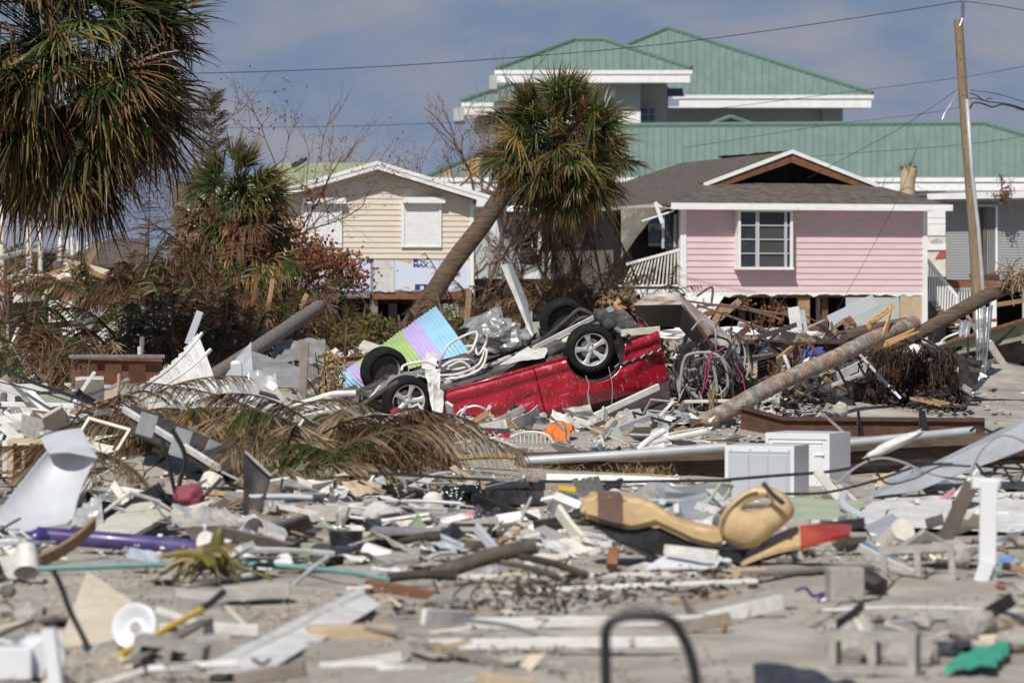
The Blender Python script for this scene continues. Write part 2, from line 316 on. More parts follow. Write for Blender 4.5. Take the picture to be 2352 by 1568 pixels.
    teal=mat('teal_hose', (.17, .35, .335), (.14, .29, .28), .55, scale=6, dirt=(.35, .35, .3), dirt_amt=.35),
    orange=mat('orange_cloth', (.66, .20, .055), (.52, .14, .04), .9, scale=5, bump=.2, spec=.15),
    bluecloth=mat('blue_cloth', (.06, .10, .29), (.035, .06, .18), .9, scale=5, bump=.2, spec=.15),
    burlap=mat('burlap', (.255, .21, .155), (.19, .155, .115), .95, scale=12, bump=.3, bscale=120, dirt=(.13, .11, .09), spec=.15),
    vinyl=mat('tan_vinyl', (.60, .44, .235), (.535, .385, .20), .48, scale=3, dirt=(.30, .17, .085), dirt_amt=.6, dirt_scale=4.5, bump=.35, bscale=16),
    brownvinyl=mat('brown_vinyl', (.155, .098, .07), (.125, .08, .058), .5, scale=3, dirt=(.25, .18, .13), dirt_amt=.3),
    redgloss=mat('glossy_red_plastic', (.44, .045, .022), (.27, .02, .014), .2, scale=5, coat=.5, dirt=(.55, .16, .06), dirt_amt=.5),
    maroon=mat('maroon_cloth', (.30, .07, .095), (.2, .045, .06), .85, scale=5),
    redplastic=mat('faded_red_plastic', (.34, .10, .09), (.26, .075, .07), .6, scale=4),
    cardboard=mat('tan_cardboard', (.50, .39, .26), (.42, .325, .215), .9, scale=4, dirt=(.3, .22, .15), dirt_amt=.4),
    yellow=mat('yellow_fibreglass', (.72, .48, .022), (.62, .40, .018), .4, scale=5, dirt=(.4, .3, .1), dirt_amt=.3),
    greenplastic=mat('green_plastic_sheet', (.05, .33, .21), (.04, .26, .165), .5, scale=4),
    sage=mat('sage_green_metal', (.36, .42, .285), (.32, .375, .25), .5, scale=3, dirt=(.4, .37, .3), dirt_amt=.4),
    foam=mat('sage_green_block', (.33, .38, .29), (.26, .30, .22), .85, scale=7, dirt=(.3, .26, .2)),
    clothpink=mat('pink_cloth', (.6, .2, .3), (.5, .15, .24), .8), charcoal=mat('charcoal_sheet', (.038, .042, .055), (.026, .029, .038), .45, scale=4, dirt=(.14, .14, .15), dirt_amt=.3),
    insulator=mat('dark_insulator', (.05, .035, .03), (.04, .03, .025), .3), redflag=mat('red_wall', (.4, .09, .05), (.33, .07, .04), .8),
    haybrown=mat('dead_vegetation', (.27, .19, .105), (.16, .11, .06), .9, scale=8, vary=.3, trans=.12, spec=.15),
)
def scratches(m):
    t = m.node_tree; l = t.links.new; b = [x for x in t.nodes if x.type == 'BSDF_PRINCIPLED'][0]; src = b.inputs['Base Color'].links[0].from_socket; tc = [x for x in t.nodes if x.type == 'TEX_COORD'][0]
    for sc, lo, hi, amt in (((38, 38, 5), .63, .70, .55), ((5, 5, 46), .66, .72, .5), ((9, 9, 9), .62, .70, .35)):
        mp = t.nodes.new('ShaderNodeMapping'); mp.inputs['Scale'].default_value = sc; nz = t.nodes.new('ShaderNodeTexNoise'); nz.inputs['Scale'].default_value = 1; nz.inputs['Detail'].default_value = 6; mr = t.nodes.new('ShaderNodeMapRange')
        mr.inputs['From Min'].default_value = lo; mr.inputs['From Max'].default_value = hi; mr.inputs['To Max'].default_value = amt; mx = t.nodes.new('ShaderNodeMix'); mx.data_type = 'RGBA'; mx.inputs['B'].default_value = (.52, .36, .36, 1)
        l(tc.outputs['Object'], mp.inputs[0]); l(mp.outputs[0], nz.inputs['Vector']); l(nz.outputs['Fac'], mr.inputs[0]); l(mr.outputs[0], mx.inputs['Factor']); l(src, mx.inputs['A']); src = mx.outputs['Result']
    l(src, b.inputs['Base Color'])
scratches(M['carred'])
M['fan'] = leafmat('palm_fan_green', (.066, .105, .027), (.27, .175, .068), .5, 1.0, .4)
M['fandark'] = leafmat('palm_fan_deep_green', (.034, .060, .019), (.17, .095, .04), .45, 1.05, .35)
M['fanyellow'] = leafmat('palm_fan_yellowing', (.22, .21, .045), (.38, .235, .09), .2, .9, .25)
M['fandead'] = leafmat('palm_fan_dead', (.10, .053, .03), (.22, .12, .06), .2, 1.0, .4, trans=.15)
M['frondrust'] = leafmat('rusty_palm_frond', (.105, .060, .031), (.215, .118, .056), .3, 1.0, .45, trans=.18)
M['frondgreen'] = leafmat('half_green_palm_frond', (.075, .098, .026), (.24, .125, .048), .3, .95, .35)
M['frondstraw'] = leafmat('dry_straw_frond', (.165, .12, .07), (.36, .265, .16), .1, 1.0, .3, trans=.2)
# ---------------------------------------------------------------- ground
def ground():
    xs = sorted(set([round(-28 + .25 * i, 3) for i in range(225)] + [-900, -500, -300, -200, -120, -80, -60, -45, -35, 35, 45, 60, 80, 120, 200, 300, 500, 900]))
    ys = sorted(set([round(11 + .2 * i, 3) for i in range(295)] + [round(70 + i, 3) for i in range(51)] + [-40, -10, 5, 8, 130, 150, 180, 220, 280, 360, 500, 800, 1500, 3000]))
    v = []; f = []
    for y in ys:
        for x in xs:
            z = hz(x, y)
            if 11 <= y <= 120 and abs(x) < 30: z += .045 * noise.noise(Vector((x * .8, y * .5, 1))) + .03 * noise.noise(Vector((x * 2.6, y * 2.6, 4)))
            v.append((x, y, z - .02))
    n = len(xs)
    for j in range(len(ys) - 1):
        for i in range(n - 1): f.append((j * n + i, j * n + i + 1, (j + 1) * n + i + 1, (j + 1) * n + i))
    o = mk('ground', (v, f), M['sand'], smooth=True, loc=(0, 0, 0)); tag(o, kind='structure')
ground()
# ================================================================ houses
class Frame:                                          # a house's own axes: x along the front, y into the house, placed by its front-left corner
    def __init__(s, px, d, th):
        s.o = Vector((X(px, d), d, 0)); s.c, s.s = math.cos(R(th)), math.sin(R(th))
    def T(s, x, y, z): return Vector((s.o.x + x * s.c - y * s.s, s.o.y + x * s.s + y * s.c, z))
    def lx(s, px, y=0.0):
        k = (px - CX) / F; ox, oy = s.o.x - y * s.s, s.o.y + y * s.c
        return (k * oy - ox) / (s.c - k * s.s)
    def z(s, px, py, y=0.0):
        x = s.lx(px, y); return Z(py, s.T(x, y, 0).y)
    def box(s, b, x0, x1, y0, y1, z0, z1):
        T = s.T
        return b.hexa([T(x0, y0, z0), T(x1, y0, z0), T(x1, y1, z0), T(x0, y1, z0)][::-1], [T(x0, y0, z1), T(x1, y0, z1), T(x1, y1, z1), T(x0, y1, z1)][::-1])
    def part(s, name, mat, par, x0, x1, y0, y1, z0, z1):
        b = MB(); s.box(b, x0, x1, y0, y1, z0, z1); return b.build(name, M[mat], par)
    def plate(s, name, mat, par, pts, off):            # polygon in local coordinates pushed along a local vector
        T = s.T; o = T(*off) - T(0, 0, 0); b = MB().slab([T(*p) for p in pts], o); return b.build(name, M[mat], par)
def clapboards(fr, par, mat, x0f, x1f, z0, z1, pitch, y=0.0):
    z = z0
    while z < z1 - .01:
        zt = min(z + pitch, z1); a, b = x0f(z), x1f(z); a2, b2 = x0f(zt), x1f(zt)
        if b - a < .1: break
        T = fr.T
        v = [T(a, y - .030, z), T(b, y - .030, z), T(b, y, z), T(a, y, z), T(a2, y - .008, zt), T(b2, y - .008, zt), T(b2, y, zt), T(a2, y, zt)]
        mk('clapboard', (v, [(0, 3, 2, 1), (4, 5, 6, 7), (0, 1, 5, 4), (1, 2, 6, 5), (2, 3, 7, 6), (3, 0, 4, 7)]), M[mat], par); z = zt
def font_mesh(name, cu):                               # lettering as a flat mesh
    t = bpy.data.objects.new('lettering', cu); COL.objects.link(t); me = bpy.data.meshes.new_from_object(t.evaluated_get(bpy.context.evaluated_depsgraph_get()))
    bpy.data.objects.remove(t); bpy.data.curves.remove(cu)
    if not me.materials: me.materials.append(M['navy'])
    return bpy.data.objects.new(name, me)
# ---------------------------------------------------------------- tan house
def tan_house():
    fr = Frame(636, 100, 15); T = fr.T
    W = fr.lx(1087); zs = fr.z(860, 593.5); zi = fr.z(860, 667); Hh = thing('tan_house', 'raised beige clapboard house with white gable trim and two closed roller shutters', 'house', T(W / 2, 0, 0))
    xc = fr.lx(857.7); zp = fr.z(857.7, 374, -.45); xe = fr.lx(1138, -.45); ze = fr.z(1138, 457, -.45); sl = (zp - ze) / (xe - xc)
    zw = lambda x: zp - .16 - sl * abs(x - xc)
    L_ = 11.5
    # walls: body behind the boards
    b = MB(); b.slab([T(0.02, .012, zs), T(W - .02, .012, zs), T(W - .02, .012, zw(W)), T(xc, .012, zw(xc)), T(.02, .012, zw(0))], T(0, L_, 0) - T(0, 0, 0)); b.build('wall', M['tan'], Hh)
    pitch = .1425
    clapboards(fr, Hh, 'tan', lambda z: max(0.03, xc - (zp - .16 - z) / sl), lambda z: min(W - .1, xc + (zp - .16 - z) / sl), zs, zw(xc) - .05, pitch)
    for x0, x1 in ((W - .1, W), (0, .1)):
        fr.part('corner_board', 'cleanwhite', Hh, x0, x1, -.045, .1, fr.z(1087, 672), zw(x0) - .01)
    # roof: two planes with thickness, rake boards, soffit returns
    hx = xe - xc
    for sg, m_ in ((-1, 'greenshingle'), (1, 'greenshingle')):
        b = MB(); b.hexa([T(xc, -.42, zp), T(xc + sg * hx, -.42, ze), T(xc + sg * hx, L_ + .4, ze + .1), T(xc, L_ + .4, zp + .42)], [T(xc, -.42, zp - .1), T(xc + sg * hx, -.42, ze - .1), T(xc + sg * hx, L_ + .4, ze), T(xc, L_ + .4, zp + .3)])
        rf = b.build('roof', M[m_], Hh)
        b = MB(); b.hexa([T(xc, -.47, zp + .02), T(xc + sg * hx, -.47, ze + .02), T(xc + sg * hx, -.43, ze + .02), T(xc, -.43, zp + .02)], [T(xc, -.47, zp - .17), T(xc + sg * hx, -.47, ze - .17), T(xc + sg * hx, -.43, ze - .17), T(xc, -.43, zp - .17)])
        b.build('rake_board', M['cleanwhite'], Hh)
        b = MB(); b.hexa([T(xc, -.49, zp + .05), T(xc + sg * hx, -.49, ze + .05), T(xc + sg * hx, -.471, ze + .05), T(xc, -.471, zp + .05)], [T(xc, -.49, zp - .05), T(xc + sg * hx, -.49, ze - .05), T(xc + sg * hx, -.471, ze - .05), T(xc, -.471, zp - .05)])
        b.build('drip_edge', M['cleanwhite'], Hh)
    b = MB(); fr.box(b, W - .02, xe + .04, -.475, -.36, ze - .20, ze - .02); b.hexa([T(W, -.46, ze - .2), T(xe, -.46, ze - .2), T(xe, L_, ze - .2), T(W, L_, ze - .2)], [T(W, -.46, ze - .17), T(xe, -.46, ze - .17), T(xe, L_, ze - .17), T(W, L_, ze - .17)])
    b.build('eave_box', M['cleanwhite'], Hh)
    # torn dark roofing flap and loose bits on the far left slope
    mk('torn_roofing', sheet(T(xc - .9, 6.4, zp + .02), T(xc - .2, 7.6, zp + .3), T(xc - .1, 8, zp + .42), T(xc - .8, 6.8, zp + .22), 12, 5, .02, .16, 2, seed=4, ridged=True), M['darksteel'], Hh)
    # roller shutters
    for xa, xb, ya, yb, st, sb in ((692, 790, 454, 467.5, 481, 568), (923, 1018, 453, 466.5, 480, 568)):
        x0, x1 = fr.lx(xa), fr.lx(xb); sh = MB(); zt, zb = fr.z(xa, ya), fr.z(xa, yb); z1, z0 = fr.z(xa, st), fr.z(xa, sb)
        fr.box(sh, x0, x1, -.24, -.03, zb, zt); wn = sh.build('shutter_box', M['cleanwhite'], Hh)
        a0, a1 = x0 - .03, x1 - .07
        b = MB(); fr.box(b, a0, a0 + .075, -.09, -.03, z0, zb); fr.box(b, a1 - .075, a1, -.09, -.03, z0, zb); fr.box(b, a0 + .075, a1 - .075, -.085, -.03, z0, z0 + .05); b.build('shutter_rail', M['cleanwhite'], wn)
        n = 22
        for i in range(n):
            za, zc = z0 + .05 + (zb - z0 - .05) * i / n, z0 + .05 + (zb - z0 - .05) * (i + .86) / n
            b = MB(); b.hexa([T(a0 + .08, -.064, za), T(a1 - .08, -.064, za), T(a1 - .08, -.05, za), T(a0 + .08, -.05, za)], [T(a0 + .08, -.058, zc), T(a1 - .08, -.058, zc), T(a1 - .08, -.05, zc), T(a0 + .08, -.05, zc)])
            b.build('shutter_slat', M['cleanwhite'], wn)
        fr.part('shutter_back', 'graymetal', wn, a0 + .07, a1 - .07, -.048, -.034, z0 + .04, zb)
    # exposed insulation boards under the siding, torn lower edge, print
    seams = [(640, 700, 'insul', 0), (700, 735, 'insul', .02), (735, 787, 'white', -.02), (787, 851, 'insul', 0), (858, 906, 'white', -.03), (907, 1010, 'insul', 0), (1011, 1078, 'insul', .03)]
    for i, (a, c, m_, dz) in enumerate(seams):
        x0, x1 = fr.lx(a), fr.lx(c); rr = random.Random(i); n = 9
        pts = [(x0, .0, zs - .004), (x1, .0, zs - .004)] + [(x1 + (x0 - x1) * k / n, 0, zi + dz + rr.uniform(-.02, .03)) for k in range(n + 1)]
        fr.plate('insulation_board', m_, Hh, pts, (0, .04, 0))
    for a, c, y0, y1 in ((906, 945, 596, 606), (838, 852, 652, 663), (925, 940, 658, 666), (1038, 1052, 632, 640)):
        x0, x1 = fr.lx(a), fr.lx(c); z0, z1 = fr.z(a, y1), fr.z(a, y0)
        fr.plate('torn_facing', 'yellowpatch', Hh, [(x0, -.003, z1), (x1, -.003, z0), (x1, -.003, (z0 + z1) / 2 + .04), (x0 + .1, -.003, z1)], (0, .002, 0))
    def text(s, px, py, hpx, par):
        cu = bpy.data.curves.new('print', 'FONT'); cu.body = s; cu.size = hpx / 88.2 * 1.42; cu.extrude = .001; cu.materials.append(M['navy']); cu.space_character = 1.02; cu.offset = .006
        o = font_mesh('printed_word', cu); p = T(fr.lx(px), -.004, fr.z(px, py)); reg(o, par, p); o.rotation_euler = (R(90), 0, R(15)); o.scale = (1.25, 1, 1); return o
    text('MAX', 949, 613.5, 9.2, Hh); text('M', 841, 605, 9, Hh); text('AX', 1037, 634, 8.6, Hh)
    def logo(px, py, w_, h_, lower):                   # a fragment of a bold R-shaped mark
        x0 = fr.lx(px); z0 = fr.z(px, py); s = 1 / 88.2; pr = lambda poly: fr.plate('printed_mark', 'navy', Hh, [(x0 + u * w_ * s, -.0035, z0 + v * h_ * s) for u, v in poly], (0, .002, 0))
        if lower: pr([(0, 0), (.34, 0), (.34, 1), (0, 1)]); pr([(.45, 1), (.5, .55), (.72, .25), (1, 0), (.62, 0), (.42, .45), (.36, 1)])
        else: pr([(0, 0), (.36, 0), (.36, 1), (0, 1)]); pr([(.36, .72), (.62, .72), (.62, 0), (.98, 0), (1, .7), (.8, 1), (.36, 1)])
    logo(949, 602.5, 35, 9, True); logo(953, 666, 34, 13.5, False); logo(1017, 609, 10, 9, False); logo(841, 666, 6, 14, False)
    logo(1042, 624, 13, 5, True)
    # floor beam, piles and dark space below
    fr.part('floor_beam', 'redwood', Hh, fr.lx(858), W, .05, .2, fr.z(900, 687), zi - .03)
    fr.part('floor_beam', 'greywood', Hh, 0, fr.lx(850), .05, .2, fr.z(900, 684), zi - .04)
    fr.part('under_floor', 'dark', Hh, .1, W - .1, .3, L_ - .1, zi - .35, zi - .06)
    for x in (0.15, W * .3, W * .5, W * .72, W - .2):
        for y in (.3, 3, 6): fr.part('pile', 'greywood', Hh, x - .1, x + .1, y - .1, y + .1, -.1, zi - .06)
    fr.part('back_wall', 'dark', Hh, 0, W, 7, 7.1, 0, zi - .06)  # no real wall: dark sheet painted as the shade under the floor
tan_house()
# ---------------------------------------------------------------- pink house
def pink_house():
    fr = Frame(1562, 100, 16); T = fr.T
    W = fr.lx(2129); zb = fr.z(1800, 669); zt = fr.z(1560, 481)
    Hh = thing('pink_house', 'raised pink clapboard house with grey shingle hip roof and broken side porch', 'house', T(W / 2, 0, 0))
    L_ = 12.0
    b = MB(); fr.box(b, .03, W - .03, .012, L_, zb, zt + .25); b.build('wall', M['pink'], Hh)
    fr.part('side_wall', 'greywood', Hh, -.005, .028, .1, L_, zb, zt + .2)
    clapboards(fr, Hh, 'pink', lambda z: .16, lambda z: W - .13, zb, zt + .02, .1605)
    for x0, x1 in ((0, .16), (W - .13, W)): fr.part('corner_board', 'cleanwhite', Hh, x0, x1, -.045, .09, zb - (.05 if x0 == 0 else .9), zt + .02)
    # hip roof with a small front gable
    oh = .5; xa, xb = -oh, W + oh; xc = (xa + xb) / 2; hw = (xb - xa) / 2; ze = fr.z(1543, 467, -oh); ze = Z(467, T(xa, -oh, 0).y); sl = .365; zr = ze + sl * hw
    gy = -oh + 1.62; gz = ze + sl * 1.62; gh = hw - 1.62; yb = L_ + oh
    def roofpart(pts, name='roof_plane', mat_='shingle', th=.07):
        b = MB(); b.slab([T(*p) for p in pts], (0, 0, -th)); return b.build(name, M[mat_], Hh)
    roofpart([(xa, -oh, ze), (xb, -oh, ze), (xc + gh, gy, gz), (xc - gh, gy, gz)])
    roofpart([(xa, yb, ze), (xa, -oh, ze), (xc - gh, gy, gz), (xc, gy, zr), (xc, yb - hw * .6, zr)])
    roofpart([(xb, -oh, ze), (xb, yb, ze), (xc, yb - hw * .6, zr), (xc, gy, zr), (xc + gh, gy, gz)])
    roofpart([(xb, yb, ze), (xa, yb, ze), (xc, yb - hw * .6, zr)])
    # gable: recessed near-black sheet painted as the unlit opening, brown inner boards, white rake
    fr.plate('gable_shade', 'dark', Hh, [(xc - gh + .1, gy + .35, gz), (xc + gh - .1, gy + .35, gz), (xc, gy + .35, zr - .03)], (0, .03, 0))
    for sg in (-1, 1):
        e = lambda q, y, dz: T(xc + sg * q, y, zr - sl * q + dz)
        b = MB(); b.hexa([e(0, gy - .16, .04), e(gh + .12, gy - .16, .04), e(gh + .12, gy + .3, .04), e(0, gy + .3, .04)], [e(0, gy - .16, -.02), e(gh + .12, gy - .16, -.02), e(gh + .12, gy + .3, -.02), e(0, gy + .3, -.02)]); b.build('gable_roof_edge', M['shingle'], Hh)
        b = MB(); b.hexa([e(0, gy - .2, .045), e(gh + .15, gy - .2, .045), e(gh + .15, gy - .16, .045), e(0, gy - .16, .045)], [e(0, gy - .2, -.06), e(gh + .15, gy - .2, -.06), e(gh + .15, gy - .16, -.06), e(0, gy - .16, -.06)]); b.build('rake_board', M['cleanwhite'], Hh)
        b = MB(); b.hexa([e(0, gy - .15, -.07), e(gh - .05, gy - .15, -.07), e(gh - .05, gy - .11, -.07), e(0, gy - .11, -.07)], [e(0, gy - .15, -.30), e(gh - .45, gy - .15, -.25), e(gh - .45, gy - .11, -.25), e(0, gy - .11, -.30)]); b.build('inner_rake_board', M['redwood'], Hh)
    mk('ridge_flap', sheet(T(xc - .05, gy + .5, zr + .02), T(xc + .05, gy + 6, zr + .06), T(xc + .3, gy + 6, zr - .02), T(xc + .3, gy + .5, zr - .05), 10, 2, .02, .05, 1.5, seed=3), M['darksteel'], Hh)
    # eaves
    xf = fr.lx(1541, -oh)
    fr.part('fascia', 'cleanwhite', Hh, xf, xb + .02, -oh - .035, -oh, ze - .15, ze + .015)
    fr.part('fascia', 'cleanwhite', Hh, xf + .02, xb - .1, -oh - .05, -oh - .036, ze - .155, ze - .07)
    fr.part('soffit', 'cleanwhite', Hh, xa, xb, -oh, 0, ze - .13, ze - .11)
    fr.part('soffit', 'cleanwhite', Hh, W, xb, 0, L_, ze - .13, ze - .11)
    fr.part('fascia', 'offwhite', Hh, xa - .02, xa + .02, .6, L_, ze - .14, ze + .01)
    # window: boxed out, white frame, grey bars, dark panes
    x0, x1 = fr.lx(1688), fr.lx(1810); z0, z1 = fr.z(1688, 614), fr.z(1688, 486)
    wn = fr.part('window', 'cleanwhite', Hh, x0 - .02, x1 + .02, -.33, .0, z1, z1 + .09)
    fr.part('sill', 'cleanwhite', wn, x0 - .04, x1 + .04, -.36, .0, z0 - .06, z0)
    for a, c in ((x0 - .02, x0 + .05), (x1 - .05, x1 + .02)): fr.part('window_jamb', 'cleanwhite', wn, a, c, -.325, 0, z0, z1)
    c1, c2 = x0 + .05 + (x1 - x0) * .285, x0 + .05 + (x1 - x0) * .86
    xs = [x0 + .05, c1 - .0, c1 + .10, c2 - .05, c2 + .02, x1 - .05]
    for a, c in ((xs[1], xs[2]), (xs[3], xs[4])): fr.part('mullion', 'graypanel', wn, a, c, -.305, -.25, z0, z1)
    for pa, pc in ((xs[0], xs[1]), (xs[2], xs[3]), (xs[4], xs[5])):
        for k in range(4):
            za, zc = z0 + (z1 - z0) * k / 4, z0 + (z1 - z0) * (k + 1) / 4
            fr.part('pane', 'screen' if pc - pa > .5 else 'glass', wn, pa, pc, -.26, -.25, za + .016, zc - .016)
        for k in range(5):
            zc = z0 + (z1 - z0) * k / 4
            fr.part('glazing_bar', 'graypanel', wn, pa, pc, -.30, -.262, zc - .015, zc + .015)
    # torn paper skirt, posts and open floor below
    rr = random.Random(5); n = 40; xs2 = [fr.lx(1576) + (W - fr.lx(1576)) * k / n for k in range(n + 1)]
    pts = [(xs2[0], -.02, zb), (xs2[-1], -.02, zb)] + [(x, -.02, zb - .07 - abs(rr.gauss(0, .035)) - (.12 if x < xs2[4] else 0)) for x in xs2[::-1]]
    fr.plate('torn_house_wrap', 'cleanwhite', Hh, pts, (0, .012, 0))
    mk('torn_house_wrap', sheet(T(fr.lx(1572), -.05, zb - .05), T(fr.lx(1665), -.05, zb - .05), T(fr.lx(1625), -.12, zb - .75), T(fr.lx(1568), -.1, zb - 1.05), 10, 10, .006, .05, 3, seed=2, jag=.02), M['cleanwhite'], Hh)
    cu = bpy.data.curves.new('print', 'FONT'); cu.body = 'T'; cu.size = .2; cu.extrude = .001; cu.materials.append(M['navy']); o = font_mesh('printed_letter', cu)
    reg(o, Hh, T(fr.lx(1607), -.13, fr.z(1607, 697))); o.rotation_euler = (R(90), 0, R(16))
    fr.part('floor_frame', 'redwood', Hh, .1, W - .1, .05, .2, zb - .16, zb - .02)
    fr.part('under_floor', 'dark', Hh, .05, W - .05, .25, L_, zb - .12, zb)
    fr.part('back_wall', 'dark', Hh, 0, W, 6, 6.1, 0, zb - .12)  # near-black sheet added for the shaded open space beneath the house
    for pa, pc, m_, y in ((1835, 1860, 'wood', .1), (1889, 1902, 'redwood', .3), (1879, 1884, 'white', .6), (1700, 1712, 'greywood', 3), (1770, 1780, 'greywood', 3.2), (1640, 1652, 'wood', .4)):
        fr.part('floor_post', m_, Hh, fr.lx(pa, y), fr.lx(pc, y), y, y + .16, -.1, zb - .05)
    fr.part('lower_wall_panel', 'cardboard', Hh, fr.lx(2068), fr.lx(2117), .0, .08, .2, zb - .08)
    fr.part('lower_corner_post', 'cleanwhite', Hh, fr.lx(2117), fr.lx(2129), -.05, .1, .1, zb)
    # porch on the left side: deck beam, leaning railing, dark screened room behind, torn soffit sheet
    px0 = fr.lx(1410); po = 'porch'
    zf = fr.z(1480, 664); fr.part('porch_beam', 'cleanwhite', Hh, px0, -.01, .0, .12, fr.z(1480, 689), zf)
    fr.part('porch_deck', 'cleanwhite', Hh, px0, -.01, .12, 4, zf - .08, zf - .01)
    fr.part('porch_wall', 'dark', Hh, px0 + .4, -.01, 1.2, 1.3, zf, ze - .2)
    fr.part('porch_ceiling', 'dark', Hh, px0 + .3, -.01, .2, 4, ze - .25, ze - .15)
    A = [fr.T(fr.lx(1562 - k), .05, 0) for k in (2, 132)]
    rail = MB().add(*plank_geo(T(-.02, .05, fr.z(1560, 574)), T(fr.lx(1436), -.1, fr.z(1436, 607)), .07, .05)); rail.build('porch_rail', M['cleanwhite'], Hh)
    rail = MB().add(*plank_geo(T(-.02, .05, fr.z(1560, 655)), T(fr.lx(1412), .05, fr.z(1412, 657)), .05, .05)); rail.build('porch_rail', M['cleanwhite'], Hh)
    for k in range(15):
        u = k / 14.5; a = T(-.04 + (fr.lx(1428) + .04) * u, .05, fr.z(1500, 654)); c = T(-.04 + (fr.lx(1448) + .04) * u * .97 , .05 - .12 * u, fr.z(1560, 576) - .30 * u)
        mk('baluster', plank_geo(a, c, .036, .036, segs=2), M['offwhite' if k % 3 else 'cleanwhite'], Hh)
    for pa, pb, y0, y1 in ((1557, 1560, 480, 572), (1529, 1532, 492, 570)): fr.part('screen_post', 'graypanel', Hh, fr.lx(pa), fr.lx(pb) + .03, .3, .36, fr.z(pa, y1), fr.z(pa, y0))
    fr.part('screen_panel', 'glass', Hh, fr.lx(1500), fr.lx(1556), .4, .42, fr.z(1530, 565), fr.z(1530, 490))
    mk('torn_soffit', sheet(T(fr.lx(1418), -.3, fr.z(1418, 478)), T(fr.lx(1530), -.3, fr.z(1530, 474)), T(fr.lx(1500), .2, fr.z(1500, 500)), T(fr.lx(1440), .5, fr.z(1440, 590)), 10, 10, .012, .09, 1.4, seed=6), M['offwhite'], Hh)
    for a, c, w_ in (((1474, 508, -.4), (1548, 484, -.4), .045), ((1505, 464, -.5), (1521, 512, -.5), .10), ((1506, 466, -.45), (1520, 476, -.5), .05)):
        mk('loose_trim', plank_geo(T(fr.lx(a[0], a[2]), a[2], fr.z(a[0], a[1], a[2])), T(fr.lx(c[0], c[2]), c[2], fr.z(c[0], c[1], c[2])), w_, .03, up=(0, 0, 1)), M['cleanwhite'], Hh)
    # stairs rail on the far right end
    ys = 1.0; q = lambda px, py: T(fr.lx(px, ys), ys, fr.z(px, py, ys))
    mk('stair_rail', plank_geo(q(2130, 598), q(2200, 684), .10, .05), M['cleanwhite'], Hh); mk('stair_rail', plank_geo(q(2130, 684), q(2186, 742), .06, .05), M['cleanwhite'], Hh)
    for k in range(10):
        u = (k + .5) / 10; mk('baluster', plank_geo(q(2132 + 62 * u, 602 + 78 * u), q(2132 + 58 * u, 686 + 58 * u), .045, .04, segs=1), M['cleanwhite'], Hh)
    mk('newel_post', plank_geo(q(2199, 676), q(2199, 748), .10, .09), M['cleanwhite'], Hh)
    for k in range(9): mk('stair_tread', plank_geo(q(2132 + 6.5 * k, 695 + 8 * k), q(2150 + 6.5 * k, 695 + 8 * k), .25, .04, up=(0, 1, 0), segs=1), M['greywood'], Hh)
pink_house()
